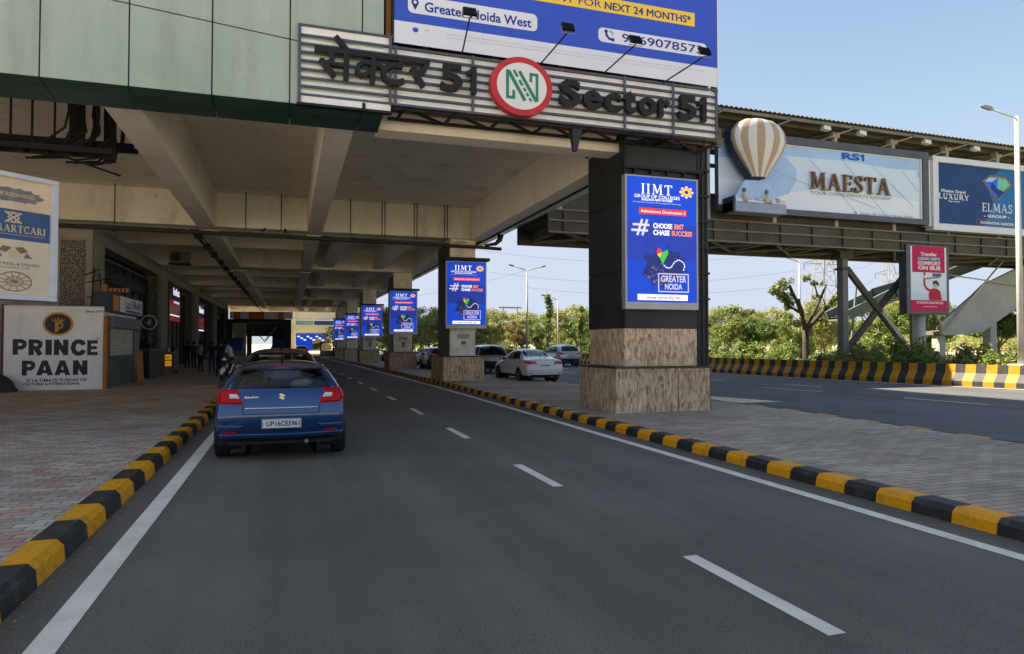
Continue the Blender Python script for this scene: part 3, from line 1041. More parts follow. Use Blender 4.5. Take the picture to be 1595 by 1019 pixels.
cv.text("Promoters and landowners of the project. Registration at the state authority office. Distances are approximate and travel times may vary by traffic.", 2.95, 8.3, 7.78, 7.815, "bb_grey", .008)
cv.disc(2.32, 7.86, .06, .05, "bb_blue", .008, None, 12)
cv.ribbon([(2.52, 7.83), (2.52, 7.89), (2.6, 7.89)], .012, "bb_grey", .008)
mb.build("lettering", bb)
mb = MB()
mb.box(1.86, 1.895, BY - .02, BY + .1, 7.5, 10.6, "steel_bk")
mb.build("side_frame", bb)
MB().box(9.255, 9.275, BY - .01, BY + .1, 7.54, 10.6, "slat_w").build("side_frame", bb)

# flood lamps on arms
FL = [((3.25, 13.12, 7.50), (3.12, 12.0, 7.80)), ((4.92, 13.12, 7.50), (5.07, 12.0, 7.80)), ((6.38, 13.12, 7.50), (6.53, 12.0, 7.76)), ((7.82, 13.12, 7.46), (8.13, 12.0, 7.74))]
FLAB = ["black flood lamp in front of the address box of the blue hoarding", "black flood lamp on the arm rising beside the red roundel",
        "black flood lamp covering part of the telephone number", "black flood lamp at the end of the telephone number"]
for (b, h), lab in zip(FL, FLAB):
    t = thing("flood_lamp", lab, "flood lamp", b, "flood lamps on arms above the station sign")
    hh = (h[0], h[1], h[2] - .10)
    MB().tube([b, lerp(Vector(b), Vector(hh), .5), hh], .016, "steel_bk", 6).build("arm", t)
    mb = MB()
    x, y, z = h
    a = R(32)
    U, N = Vector((0, math.sin(a), math.cos(a))), Vector((0, -math.cos(a), math.sin(a)))
    c = Vector(h)
    def pp(u, v, w):
        return c + Vector((u, 0, 0)) + U * v + N * w
    mb.hexa([pp(-.125, -.09, -.03), pp(.125, -.09, -.03), pp(.125, -.09, .02), pp(-.125, -.09, .02)], [pp(-.125, .10, -.03), pp(.125, .10, -.03), pp(.125, .10, .02), pp(-.125, .10, .02)], "steel_bk")
    for k in range(7):
        u = -.1 + k * .033
        mb.hexa([pp(u, -.08, .02), pp(u + .008, -.08, .02), pp(u + .008, -.08, .04), pp(u, -.08, .04)], [pp(u, .09, .02), pp(u + .008, .09, .02), pp(u + .008, .09, .04), pp(u, .09, .04)], "steel_bk")
    hd = mb.build("lamp_head", t)
    MB().hexa([pp(-.105, -.075, -.036), pp(.105, -.075, -.036), pp(.105, -.075, -.031), pp(-.105, -.075, -.031)], [pp(-.105, .085, -.036), pp(.105, .085, -.036), pp(.105, .085, -.031), pp(-.105, .085, -.031)], "white").build("lens", hd)
    mb = MB()
    mb.tube([(x - .14, y, z), (x - .14, y, z - .12), (x + .14, y, z - .12), (x + .14, y, z)], .009, "galv", 6)
    mb.build("yoke", t)

# ------------------------------------------------------------------ stone-clad pillars with advert light boxes
PIL = [  # x0, x1, yfront, depth of base ; shaft x0, x1 ; advert x0,x1,z0,z1
    (7.10, 9.62, 14.05, 2.05, 7.34, 9.27, 7.25, 9.17, 2.48, 5.57),
    (6.22, 8.02, 28.3, 2.6, 6.55, 7.68, 6.28, 8.06, 2.33, 5.20),
    (6.00, 7.72, 43.0, 2.4, 6.28, 7.46, 5.97, 7.72, 2.26, 5.00),
    (5.58, 7.20, 57.5, 2.4, 5.84, 6.95, 5.68, 7.40, 2.18, 4.83),
    (5.48, 7.05, 72.0, 2.4, 5.7, 6.8, 5.48, 6.95, 2.10, 4.67),
    (5.40, 6.90, 86.2, 2.4, 5.6, 6.7, 5.18, 6.58, 2.0, 4.62)]
ORD = ["nearest, dark sheeted", "second", "third", "fourth", "fifth", "farthest"]
MT["ad_blue"] = mat("lightbox_blue", S(0, 58, 176), .4, 0, .12, 1.1, emit=.42)
MT["ad_blue"].node_tree.nodes["Principled BSDF"].inputs["Specular IOR Level"].default_value = .3
MT["ad_dark"] = mat("lightbox_navy", S(6, 40, 122), .35, 0, .15, 3, emit=.18)
MT["ad_mid"] = mat("lightbox_royal", S(6, 52, 168), .35, 0, .1, 3, emit=.26)
MT["ad_white"] = mat("lightbox_white", S(232, 236, 248), .35, 0, 0, emit=.42)
MT["ad_orange"] = mat("lightbox_orange", S(240, 132, 70), .35, 0, 0, emit=.38)
MT["ad_red"] = mat("lightbox_red", S(222, 48, 52), .35, 0, 0, emit=.36)
MT["ad_green"] = mat("lightbox_green", S(40, 172, 72), .35, 0, 0, emit=.36)
MT["ad_yel"] = mat("lightbox_yellow", S(240, 200, 60), .35, 0, 0, emit=.36)
MT["ad_sand"] = mat("lightbox_sand", S(130, 116, 132), .35, 0, .35, 9, emit=.12)
MT["ad_lav"] = mat("lightbox_lavender", S(196, 196, 236), .35, 0, 0, emit=.34)

def advert(t, x0, x1, z0, z1, yf, near):
    w, h = x1 - x0, z1 - z0
    MB().box(x0, x1, yf, yf + .18, z0, z1, "silver").build("housing", t, bev=.01)
    zb = z0 + h * .055
    mb = MB()
    cv = Cv(mb, (x0 + w * .025, yf - .004, zb), su=w * .95, sv=(z1 - zb) - h * .012)
    cv.rect(0, 1, 0, 1, "ad_blue", 0, -.01)
    mb.build("lit_face", t)
    mb = MB()
    cv.mb = mb
    V = lambda a: 1 - a
    cv.rect(.0, .99, V(.66), V(.37), "ad_mid", .003)
    bl = random.Random(7)
    pts = []
    for k in range(30):
        a = 2 * math.pi * k / 30
        r = bl.uniform(.72, 1.1)
        pts.append((.54 + .34 * r * math.cos(a), V(.71) + .17 * r * math.sin(a)))
    cv.poly(pts, "ad_dark", .005)
    for k in range(26):
        a, r = bl.uniform(0, 6.28), bl.uniform(.5, 1.25)
        u, v = .54 + .36 * r * math.cos(a), V(.71) + .19 * r * math.sin(a)
        s_ = bl.uniform(.008, .03)
        cv.poly([(u - s_, v), (u, v + s_ * .4), (u + s_, v - s_ * .2), (u + s_ * .2, v - s_ * .6)], "ad_mid" if k % 3 else "ad_dark", .007 + .0003 * k)
    for k in range(70):
        a, r = bl.uniform(0, 6.28), bl.random() ** .5
        u, v = .44 + .16 * r * math.cos(a), V(.775) + .085 * r * math.sin(a)
        s_ = bl.uniform(.012, .034)
        cv.poly([(u - s_, v), (u - s_ * .3, v + s_ * .5), (u + s_ * .8, v + s_ * .2), (u + s_ * .4, v - s_ * .4)], ("ad_sand", "ad_dark", "ad_mid")[k % 3], .016 + .0002 * k)
    mb.build("map_print", t)
    mb = MB()
    cv.mb = mb
    cv.serif("IIMT", .20, .64, V(.135), V(.055), "ad_white", .006, None, .15, .2)
    cv.text("GROUP OF COLLEGES", .10, .75, V(.168), V(.142), "ad_white", .006, None, .005)
    cv.text("BUILDING NEW FUTURES", .20, .64, V(.190), V(.172), "ad_white", .006, None, .02, .01)
    cv.text("An institute of industry and management technology", .08, .77, V(.212), V(.198), "ad_lav", .006)
    cv.rect(.165, .85, V(.298), V(.248), "ad_red", .005)
    cv.text("Admissions Destination 3", .19, .83, V(.286), V(.262), "ad_white", .008, None, .0)
    for a, b in (((.14, V(.47)), (.21, V(.34))), ((.21, V(.47)), (.28, V(.34)))):
        cv.ribbon([a, b], .03 * w, "ad_lav", .006)
    cv.ribbon([(.075, V(.385)), (.31, V(.385))], .028 * w, "ad_lav", .007)
    cv.ribbon([(.055, V(.43)), (.29, V(.43))], .028 * w, "ad_lav", .007)
    cv.text("CHOOSE", .365, .64, V(.408), V(.366), "ad_white", .006, None, .03)
    cv.text("IIMT", .67, .81, V(.408), V(.366), "ad_orange", .006, None, .03)
    cv.text("CHASE", .365, .60, V(.462), V(.42), "ad_white", .006, None, .03)
    cv.text("SUCCESS", .63, .93, V(.462), V(.42), "ad_orange", .006, None, .03)
    cv.text("GREATER", .465, .83, V(.838), V(.785), "ad_lav", .034, None, .02)
    cv.text("NOIDA", .52, .77, V(.898), V(.85), "ad_lav", .034, None, .02)
    cv.ribbon([(.43, V(.915)), (.86, V(.915)), (.86, V(.772)), (.43, V(.772))], .012 * w, "ad_lav", .034, None, True)
    cv.rect(.14, .86, V(.985), V(.938), "ad_white", .006)
    cv.text("www.iimtindia.net", .26, .76, V(.977), V(.946), "ad_dark", .01, None, .01)
    mb.build("lettering", t)
    mb = MB()
    cv.mb = mb
    # pin of four colours
    cu, cvv, ru, rv = .49, V(.60), .085, .047
    def sector(a0, a1, m):
        pts = [(cu, cvv)] + [(cu + ru * math.cos(R(a0 + (a1 - a0) * k / 8)), cvv + rv * math.sin(R(a0 + (a1 - a0) * k / 8))) for k in range(9)]
        cv.poly(pts, m, .034)
    sector(30, 130, "ad_blue")
    sector(130, 200, "ad_red")
    cv.poly([(cu - ru * .94, cvv - rv * .34), (cu - ru * .5, V(.645)), (cu - ru * .1, cvv)], "ad_yel", .034)
    cv.poly([(cu + ru * .87, cvv + rv * .5), (cu, cvv), (cu - ru * .5, V(.645)), (cu, V(.70)), (cu + ru * .5, V(.65)), (cu + ru * .95, cvv - rv * .2)], "ad_green", .035)
    rt_ = [(.50, V(.70)), (.55, V(.725)), (.61, V(.72)), (.66, V(.675)), (.72, V(.655)), (.78, V(.67)), (.81, V(.70)), (.79, V(.745))]
    for a, b in zip(rt_, rt_[1:]):
        for t0, t1 in ((.05, .4), (.55, .9)):
            cv.ribbon([(lerp(a[0], b[0], t0), lerp(a[1], b[1], t0)), (lerp(a[0], b[0], t1), lerp(a[1], b[1], t1))], .012 * w, "ad_white", .034)
    mb.build("map_pin", t)
    mb = MB()
    cv.mb = mb
    cv.disc(.85, V(.10), .085, .04, "ad_orange", .006).disc(.85, V(.10), .055, .027, "ad_yel", .008).disc(.85, V(.10), .03, .015, "ad_mid", .010)
    for k in range(8):
        a = 2 * math.pi * k / 8
        cv.disc(.85 + .088 * math.cos(a), V(.10) + .042 * math.sin(a), .02, .01, "ad_lav", .007, None, 8)
    mb.build("emblem", t)

for i, (x0, x1, yf, dp, sx0, sx1, ax0, ax1, az0, az1) in enumerate(PIL):
    cx = (x0 + x1) / 2
    t = thing("stone_pillar", f"{ORD[i]} stone-clad deck pillar on the median", "pillar", (cx, yf + 1, .1), "stone-clad pillars along the median")
    yb = yf + dp
    MB().box(x0, x1, yf, yb, .08, 1.12, "stone").build("plinth", t, bev=.012)
    MB().box(x0 - .03, x1 + .03, yf - .03, yb + .03, 1.122, 1.165, "stone_dark").build("plinth_cap", t)
    ins = .03 if i == 0 else .22
    if i == 0:
        MB().box(sx0, sx1, yf + ins, yb - .1, 1.167, 2.05, "stone_up").build("lower_shaft", t, bev=.01)
        mb = MB()
        for z0, z1 in ((2.052, 3.4), (3.41, 5.0), (5.01, 6.45)):
            mb.box(sx0 - .01, sx1 + .005, yf + ins - .02, yb - .08, z0, z1, "clad_dark")
        mb.build("sheet_cladding", t, bev=.005)
        mb = MB().box(9.28, 9.66, yf + .15, yb - .15, 1.167, 6.6, "clad_dark")
        mb.build("service_duct", t)
        mb = MB()
        for x in (9.34, 9.46, 9.58):
            mb.tube([(x, yf + .06, 1.17), (x, yf + .06, 6.55)], .03, "pvc", 8)
        for z in np.arange(1.5, 6.4, .62):
            mb.box(9.29, 9.64, yf + .02, yf + .14, z, z + .05, "steel_bk")
        mb.build("conduit", t)
        mb = MB().box(9.605, 9.62, yf - .005, yf + .005, .1, 1.12, "stone_dark").box(8.72, 8.735, yf - .004, yf + .01, .1, 1.12, "stone_dark")
        mb.build("joint_strip", t)
        mb = MB().box(sx0 - .06, sx1 + .1, yf - .12, yf, 5.74, 5.80, "steel_bk").bar((sx0 - .03, yf - .06, 2.1), (sx0 - .03, yf - .06, 6.4), .05, .05, "steel_bk")
        mb.bar((sx0 - .04, yf - .06, 6.5), (sx0 - .05, yf + 2.0, 6.52), .07, .07, "steel_bk").box(sx0 - .1, sx0 - .04, yf - .08, yf, 2.75, 3.0, "wood_b")
        for x in np.linspace(sx0 + .2, sx1, 5):
            mb.box(x, x + .04, yf - .11, yf - .02, 5.65, 5.74, "steel_bk")
        mb.build("light_bracket", t)
    else:
        MB().box(sx0, sx1, yf + ins, yb - .2, 1.167, 6.2, "pil_conc").build("shaft", t, bev=.012)
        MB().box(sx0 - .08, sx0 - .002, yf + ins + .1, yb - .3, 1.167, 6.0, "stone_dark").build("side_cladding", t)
        mb = MB().box(ax0 - .12, ax1 + .12, yf - .32, yf + .1, az1 + .03, az1 + .15, "steel_bk")
        mb.build("light_bracket", t)
        if i in (1, 2, 3):
            mx = (sx0 + sx1) / 2
            mb = MB().box(mx - .06, mx + .14, yf + ins - .02, yf + ins + .01, 1.45 + .2 * (i == 1), 1.8, "wood_b").box(mx - .25, mx + .3, yf + ins - .012, yf + ins + .01, 1.9, 2.1, "conc")
            mb.build("notice_plate", t)
    lab = ["largest blue college advert light box, on the nearest pillar", "blue college advert light box on the second pillar, beside the parked white sedan",
           "blue college advert light box on the third pillar from the camera", "blue college advert light box on the fourth pillar from the camera",
           "blue college advert light box on the fifth pillar, second smallest of its row", "smallest and farthest blue college advert light box in the row"][i]
    t = thing("advert_lightbox", lab, "advert", ((ax0 + ax1) / 2, yf - .12, az0), "blue advert light boxes on the pillars")
    advert(t, ax0, ax1, az0, az1, yf - .2, i < 3)

# ------------------------------------------------------------------ pipes and trays under the deck
pt = thing("drain_pipe", "dark drain pipe slung on rods across the bay in front of the second beam", "pipe", (-.4, 28.2, 5.9))
MB().tube([(-14, 28.2, 5.97), (-7.8, 28.2, 5.95), (2.4, 28.2, 5.88), (7.6, 28.2, 5.84), (8.75, 28.2, 5.80)], .075, "pvc", 10).tube([(-14, 28.05, 6.09), (7.2, 28.05, 5.98)], .02, "galv", 6).build("pipe", pt, True)
MB().tube([(8.0, 28.2, 5.92), (8.5, 28.2, 6.02), (8.68, 28.2, 6.2), (8.72, 28.2, 6.42)], [.05, .08, .12, .15], "pvc", 8).build("elbow", pt, True)
for x in (-10.5, -6.1, -1.62, -.32, 2.34, 3.6, 3.72, 4.93, 5.05, 6.22, 6.34):
    MB().tube([(x, 28.13, 5.78), (x, 28.13, 7.56)], .022, "pvc", 6).build("hanger_rod", pt)
lp = thing("cable_conduit", "long dark conduit running along the left deck beam into the distance", "conduit", (-3.5, 50, 6))
MB().tube([(-3.55, 28.4, 6.02), (-3.55, 102, 6.02)], .06, "pvc", 8).tube([(-3.44, 28.4, 6.10), (-3.44, 102, 6.10)], .035, "pvc", 6).build("pipe", lp, True)
for y in np.arange(30, 86, 3.2):
    MB().box(-3.66, -3.37, y, y + .06, 5.93, 6.2, "steel_bk").build("clip", lp)
ct = thing("cable_tray", "black cable trays with dangling cables hung under the deck at upper left", "cable tray", (-6, 18, 6))
for y, z in ((17.2, 5.98), (18.7, 6.52)):
    mb = MB()
    mb.box(-13, -3.72 + (y - 18) * .1, y - .03, y, z - .05, z + .08, "steel_bk").box(-13, -3.72 + (y - 18) * .1, y + .45, y + .48, z - .05, z + .08, "steel_bk")
    for x in np.arange(-12.8, -3.8, .45):
        mb.box(x, x + .04, y, y + .45, z - .04, z, "steel_bk")
    for k in range(5):
        mb.tube([(-13, y + .06 + k * .08, z + .05), (-8, y + .06 + k * .08, z + .06), (-4.2, y + .06 + k * .08, z + .05)], .028, "steel_bk", 6)
    mb.build("tray", ct)
mb = MB()
rng = random.Random(3)
for k in range(16):
    x = -4.9 + rng.random() * 1.1
    y = 17.3 + rng.random() * 1.6
    mb.tube([(x, y, 7.56), (x + rng.uniform(-.05, .05), y, 6.9), (x + rng.uniform(-.1, .1), y, 6.5), (x - rng.uniform(.2, .5), y, 6.1), (x - rng.uniform(.6, 1.1), y, 6.03)], rng.uniform(.018, .04), "steel_bk", 6)
mb.box(-4.75, -4.45, 17.6, 17.7, 6.0, 7.56, "steel_bk").box(-4.2, -3.95, 18.2, 18.3, 6.0, 7.56, "steel_bk")
mb.build("cable_drop", ct)
for x in (-9.5, -6.3, -5.4):
    MB().tube([(x, 17.4, 5.9), (x, 17.4, 7.56)], .025, "steel_bk", 6).build("hanger_rod", ct)
    MB().tube([(x, 18.9, 6.4), (x, 18.9, 7.56)], .025, "steel_bk", 6).build("hanger_rod", ct)
mb = MB()
mb.bar((-5.4, 17.4, 6.05), (-3.9, 18.5, 5.75), .04, .04, "steel_bk").bar((-7.8, 17.3, 6.0), (-6.1, 17.3, 5.8), .04, .04, "steel_bk")
mb.build("sway_brace", ct)

def pigeon(x, y, z, rz, lab):
    t = thing("pigeon", lab, "bird", (0, 0, 0), "pigeons on the drain pipe")
    mb = MB()
    mb.tube([(0, -.17, -.01), (0, -.12, .02), (0, -.04, .06), (0, .04, .09), (0, .09, .13), (0, .115, .17), (0, .13, .19), (0, .165, .185)],
            [.012, .03, .058, .062, .045, .03, .03, .006], "steel_dk", 10)
    mb.build("body", t, True)
    for s_ in (-1, 1):
        MB().tube([(s_ * .05, .05, .1), (s_ * .062, -.04, .07), (s_ * .03, -.16, .01)], [.015, .035, .008], "frame_gr", 6).build("wing", t, True)
        MB().tube([(s_ * .02, 0, .03), (s_ * .02, .005, -.03)], .007, "red", 5).build("leg", t)
    t.location = (x, y, z)
    t.rotation_euler = (0, 0, rz)
pigeon(-1.03, 28.2, 6.02, R(-70), "pigeon with raised breast perched on the drain pipe, left of the pair")
pigeon(-.15, 28.2, 6.01, R(170), "pigeon facing the camera on the drain pipe, right of the pair")

# ------------------------------------------------------------------ frontage of shops on the left
fr = thing("shop_frontage", "shadowed shop frontage with carved stone columns left of the road", "building", (-7, 50, 0))
MT["jali"] = jali_mat()
CY = [(28.8, 30.3), (43.4, 45.1), (58.0, 59.8), (72.4, 74.2), (86, 88)]
for i, (a, b) in enumerate(CY):
    mb = MB()
    mb.box(-8.2, -6.92, a, b, .125, 6.2, "shop_wall")
    for x in (-8.19, -7.16):
        mb.box(x, x + .22, a - .06, a - .002, .125, 6.0, "shop_wall")
    mb.box(-8.19, -6.94, a - .075, a - .062, 5.55, 5.9, "shop_wall")
    for k in range(4):
        mb.box(-6.915, -6.87 + .012 * k, a + .15 + k * .32, a + .32 + k * .32, .125, 5.6, "shop_wall")
    c = mb.build("stone_column", fr, bev=.01)
    MB().box(-7.96, -7.17, a - .03, a - .004, 1.4, 5.5, "jali").build("jali_panel", c)
for (a, b), (c, d) in zip(CY, CY[1:]):
    MB().box(-7.6, -7.0, b + .003, c - .003, 5.55, 6.2, "shop_wall").build("lintel", fr, bev=.01)
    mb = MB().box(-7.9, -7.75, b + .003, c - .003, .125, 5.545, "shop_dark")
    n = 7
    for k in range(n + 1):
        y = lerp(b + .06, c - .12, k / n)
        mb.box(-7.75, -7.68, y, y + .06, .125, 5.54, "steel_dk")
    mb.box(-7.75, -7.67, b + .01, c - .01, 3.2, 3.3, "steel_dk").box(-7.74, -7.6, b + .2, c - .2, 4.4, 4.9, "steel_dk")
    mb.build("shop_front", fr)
    MB().box(-7.45, -7.3, b + 2, c - 2, 5.2, 5.24, "galv").box(-7.0, -6.95, b + .1, c - .1, 6.0, 6.05, "shop_wall").build("ledge", fr)
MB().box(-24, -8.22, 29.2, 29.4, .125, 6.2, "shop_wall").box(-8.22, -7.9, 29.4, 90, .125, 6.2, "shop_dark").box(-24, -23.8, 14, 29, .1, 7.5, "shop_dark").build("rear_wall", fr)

MT["lit_white"] = mat("lit_letters", S(210, 214, 255), .4, 0, 0, emit=.45)
MT["lit_red"] = mat("lit_red", S(150, 24, 40), .4, 0, .2, emit=.10)
MT["lit_dark"] = mat("lit_panel_dark", S(30, 24, 30), .4, 0, .2)
MT["lit_tan"] = mat("lit_tan", S(150, 110, 90), .4, 0, .3, emit=.05)
t = thing("shop_sign", "tall black and red lit shop sign between the second and third stone columns", "shop sign", (-7.2, 47.7, 3.14))
MB().box(-7.3, -7.2, 47.6, 52.0, 3.14, 5.5, "lit_dark").build("panel", t, bev=.02)
mb = MB()
cv = Cv(mb, (-7.2, 47.6, 3.14), (0, 1, 0), (0, 0, 1))
cv.rect(.02, 4.38, .02, 1.4, "lit_red", .004)
cv.poly([(.02, .62), (2.2, .5), (4.38, .7), (4.38, 1.2), (2.0, 1.02), (.02, 1.05)], "lit_tan", .008)
cv.rect(.3, 4.2, .36, .44, "lit_white", .01)
cv.text("Infut", 1.5, 4.1, 1.72, 2.22, "lit_white", .012, None, .03)
cv.text("CAFE BAKERY", 1.7, 4.1, 1.2, 1.36, "lit_white", .012, None, .02)
mb.build("lettering", t)
t = thing("shop_sign", "dark lit shop sign with white heading beyond the third stone column", "shop sign", (-7.1, 61.6, 2.7))
MB().box(-7.2, -7.1, 61.5, 65.3, 2.7, 5.05, "lit_dark").build("panel", t, bev=.02)
mb = MB()
cv = Cv(mb, (-7.1, 61.5, 2.7), (0, 1, 0), (0, 0, 1))
cv.rect(.1, 3.7, .3, 1.2, "lit_red", .004).rect(.1, 3.7, .05, .16, "lit_white", .004)
cv.text("Bakers", .3, 3.5, 1.55, 2.1, "lit_white", .006, None, .03)
mb.build("lettering", t)

# air conditioner outdoor unit
t = thing("air_conditioner", "outdoor air conditioning unit high up above the second stone column", "air conditioner", (-6.0, 42.9, 6.25))
MB().box(-6.5, -5.45, 42.75, 43.15, 6.3, 6.95, "shop_wall").build("case", t, bev=.02)
mb = MB()
cv = Cv(mb, (-6.15, 42.74, 6.63))
cv.disc(0, 0, .27, .27, "steel_bk", .004)
mb.build("fan_opening", t)
mb = MB()
for r in (.08, .15, .22, .27):
    cv.mb = mb
    cv.ribbon([(r * math.cos(2 * math.pi * k / 24), r * math.sin(2 * math.pi * k / 24)) for k in range(24)], .014, "galv", .02, None, True)
mb.build("grille", t)
MB().box(-6.55, -5.4, 42.8, 43.2, 6.2, 6.28, "steel_bk").build("bracket", t)

# ------------------------------------------------------------------ betel-leaf booth
KX, KY = -5.95, 26.65
bo = thing("paan_booth", "white paan booth with bold black lettering on its front", "booth", (-7.5, 29, .12))
MB().box(-8.98, KX - .12, KY, 31.9, .125, 2.97, "white_dirty").build("wall", bo, bev=.01)
mb = MB()
mb.box(-9.03, -8.99, KY - .05, 31.9, .125, 3.0, "maroon").box(-9.0, KX - .1, KY - .03, KY - .002, 2.93, 2.97, "silver")
mb.build("side_trim", bo)
MB().box(KX - .115, KX - .01, KY - .03, KY + .2, .13, 2.62, "wood_o").build("corner_trim", bo, bev=.008)
mb = MB()
cv = Cv(mb, (-8.98, KY - .003, .13))
cv.rect(0.01, 2.90, .02, 2.8, "white_dirty", .003)
mb.build("front_panel", bo)
mb = MB()
cv = Cv(mb, (-8.98, KY - .006, 0))
def bx(x, y):           # print positions on the front, metres
    return (.02 + (x - 12) / 796 * 2.87, 2.95 - (y - 225) / 640 * 2.80)
MT["ink"] = mat("ink_black", S(20, 20, 22), .5, 0, .1)
MT["gold"] = mat("ink_gold", S(214, 150, 40), .5, 0, .1)
MT["notice_lit"] = mat("notice_lit", S(240, 176, 50), .5, 0, .1, emit=.16)
for s_, x0, x1, y0, y1, b in (("P", 80, 195, 597, 478, .08), ("R", 205, 320, 600, 480, .08), ("I", 340, 392, 600, 482, .09), ("N", 408, 525, 601, 482, .08), ("C", 545, 665, 604, 482, .08), ("E", 680, 768, 603, 486, .08),
                              ("P", 155, 265, 756, 642, .08), ("A", 268, 405, 756, 642, .09), ("A", 415, 545, 756, 642, .09), ("N", 565, 685, 755, 643, .08)):
    a, b_ = bx(x0, y0), bx(x1, y1)
    cv.block(s_, a[0], b_[0], a[1], b_[1], "ink", .002)
a, b_ = bx(195, 806), bx(680, 782)
cv.text("D ULTIMATE FUSION OF", a[0], b_[0], a[1], b_[1], "ink", .002, None, .03)
a, b_ = bx(165, 832), bx(630, 812)
cv.text("CULTURED & INTERNATIONAL", a[0], b_[0], a[1], b_[1], "ink", .002, None, .03)
a, b_ = bx(664, 270), bx(808, 252)
cv.text("Since 1971", a[0], b_[0], a[1], b_[1], "ink", .002, None, .03)
a, b_ = bx(745, 478), bx(776, 468)
cv.text("TM", a[0], b_[0], a[1], b_[1], "ink", .002, None, .02)
mb.build("lettering", bo)
mb = MB()
cv.mb = mb
c = bx(440, 360)
cv.disc(c[0], c[1], .455, .40, "gold", .002).disc(c[0], c[1], .385, .335, "ink", .004)
for k, dx in enumerate((-.2, -.105, 0, .105, .2)):
    cv.ribbon([(c[0] + dx * .35, c[1] + .07), (c[0] + dx, c[1] + .24 - abs(dx) * .45)], .03, "gold", .006 + .0004 * k)
cv.ribbon([(c[0] - .06, c[1] - .28), (c[0] - .06, c[1] + .05)], .06, "gold", .006)
cv.ribbon([(c[0] - .03, c[1] + .03), (c[0] + .1, c[1] + .03), (c[0] + .13, c[1] - .06), (c[0] + .08, c[1] - .14), (c[0], c[1] - .14)], .045, "gold", .0075)
cv.ribbon([(c[0] + .0, c[1] - .27), (c[0] + .0, c[1] + .05)], .03, "gold", .007)
mb.build("emblem", bo)
mb = MB()
y = KY + .35
zz = .16
while zz < 2.24:
    m = "shutter" if zz > 1.22 else "shutter_dk"
    mb.add([(KX - .03, KY + .32, zz), (KX - .03, 30.75, zz), (KX, 30.75, zz + .055), (KX, KY + .32, zz + .055), (KX - .03, KY + .32, zz + .11), (KX - .03, 30.75, zz + .11)],
           [(0, 1, 2, 3), (3, 2, 5, 4)], m)
    zz += .11
mb.build("roller_shutter", bo)
MB().box(KX - .1, KX + .03, KY + .2, KY + .31, .13, 2.24, "frame_gr").build("shutter_rail", bo)
MB().box(KX - .1, KX + .03, 30.76, 31.0, .13, 2.24, "frame_gr").box(KX - .1, KX + .02, 31.0, 31.9, .13, 2.3, "shutter_dk").build("shutter_rail", bo)
MB().box(KX - .1, KX + .16, KY + .2, 31.4, 2.25, 2.66, "frame_gr").build("shutter_box", bo, bev=.01)
t = thing("booth_sign", "dark fascia sign with white print above the roller shutter of the paan booth", "shop sign", (KX, 29, 2.8))
MB().box(KX - .5, KX + .05, KY + .15, 32.1, 2.80, 3.50, "steel_dk").build("case", t, bev=.01)
mb = MB()
cv = Cv(mb, (KX + .055, KY + .2, 2.82), (0, 1, 0), (0, 0, 1))
cv.rect(1.3, 5.3, .04, .62, "white_dirty", .003).rect(.3, 1.2, .05, .6, "gold", .003).rect(2.2, 5.2, .06, .16, "bb_navy", .006)
cv.text("PAAN", 3.4, 5.1, .2, .56, "ink", .006, None, .03)
cv.text("Lassi", 2.1, 3.2, .2, .56, "bb_navy", .006, None, .02)
mb.build("print", t)
mb = MB().box(-6.32, -6.12, 27.3, 27.36, 3.48, 3.80, "wood_b").box(-6.1, -5.4, 27.34, 27.36, 3.5, 3.66, "steel_dk")
for k in range(5):
    mb.box(-6.05 + k * .13, -5.97 + k * .13, 27.3, 27.33, 3.52, 3.66, "wood_o")
o = tag(mb.build("roof_placard"), "small orange lettered placard standing on the paan booth fascia", "placard")
t = thing("tan_board", "tan wooden board leaning at the far corner of the paan booth", "board", (-5.7, 31.9, .125))
MB().hexa([(KX + .05, 31.2, .125), (KX + .10, 31.2, .125), (KX + .10, 32.5, .125), (KX + .05, 32.5, .125)], [(KX - .02, 31.2, 1.3), (KX + .03, 31.2, 1.3), (KX + .03, 32.5, 1.42), (KX - .02, 32.5, 1.42)], "wood_o").build("board_face", t, bev=.01)
MB().box(KX - .0, KX + .05, 31.9, 31.98, .13, 1.2, "wood_b").build("rear_batten", t)
# lattice bracket on the first column
t = thing("wire_rack", "bent metal rack leaning on the first stone column above the booth", "rack", (-6.9, 29, 3))
mb = MB()
for p, q in (((-6.95, 28.7, 3.0), (-6.85, 28.7, 4.5)), ((-6.6, 28.75, 3.0), (-6.7, 28.75, 4.3)), ((-7.1, 28.7, 3.4), (-6.3, 28.75, 3.5)), ((-7.1, 28.7, 3.95), (-6.2, 28.75, 4.15)), ((-6.3, 28.75, 3.1), (-6.1, 28.75, 3.9)), ((-7.2, 28.7, 4.2), (-6.7, 28.7, 4.45))):
    mb.tube([p, q], .022, "steel_bk", 6)
mb.build("bars", t)
# fan on the far corner of the booth
t = thing("wall_fan", "round pedestal fan with pale guard beside the booth", "fan", (-6.1, 35, 2.65))
mb = MB()
for r in np.linspace(.06, .33, 7):
    mb.lathe([(r - .006, -.05), (r + .006, -.05), (r + .006, -.06), (r - .006, -.06)], (-6.12, 35, 2.67), "white", 24, 'y')
for k in range(16):
    a = 2 * math.pi * k / 16
    mb.tube([(-6.12, 34.93, 2.67), (-6.12 + .33 * math.cos(a), 34.95, 2.67 + .33 * math.sin(a))], .008, "white", 4)
mb.build("guard", t)
mb = MB()
for k in range(3):
    a = 2 * math.pi * k / 3
    pts = [(-6.12 + r * math.cos(a + d), 35.0 + z, 2.67 + r * math.sin(a + d)) for r, d, z in ((.05, -.3, 0), (.27, -.35, .03), (.30, .25, -.03), (.05, .5, 0))]
    mb.add(pts, [(0, 1, 2, 3)], "frame_gr")
mb.build("blades", t)
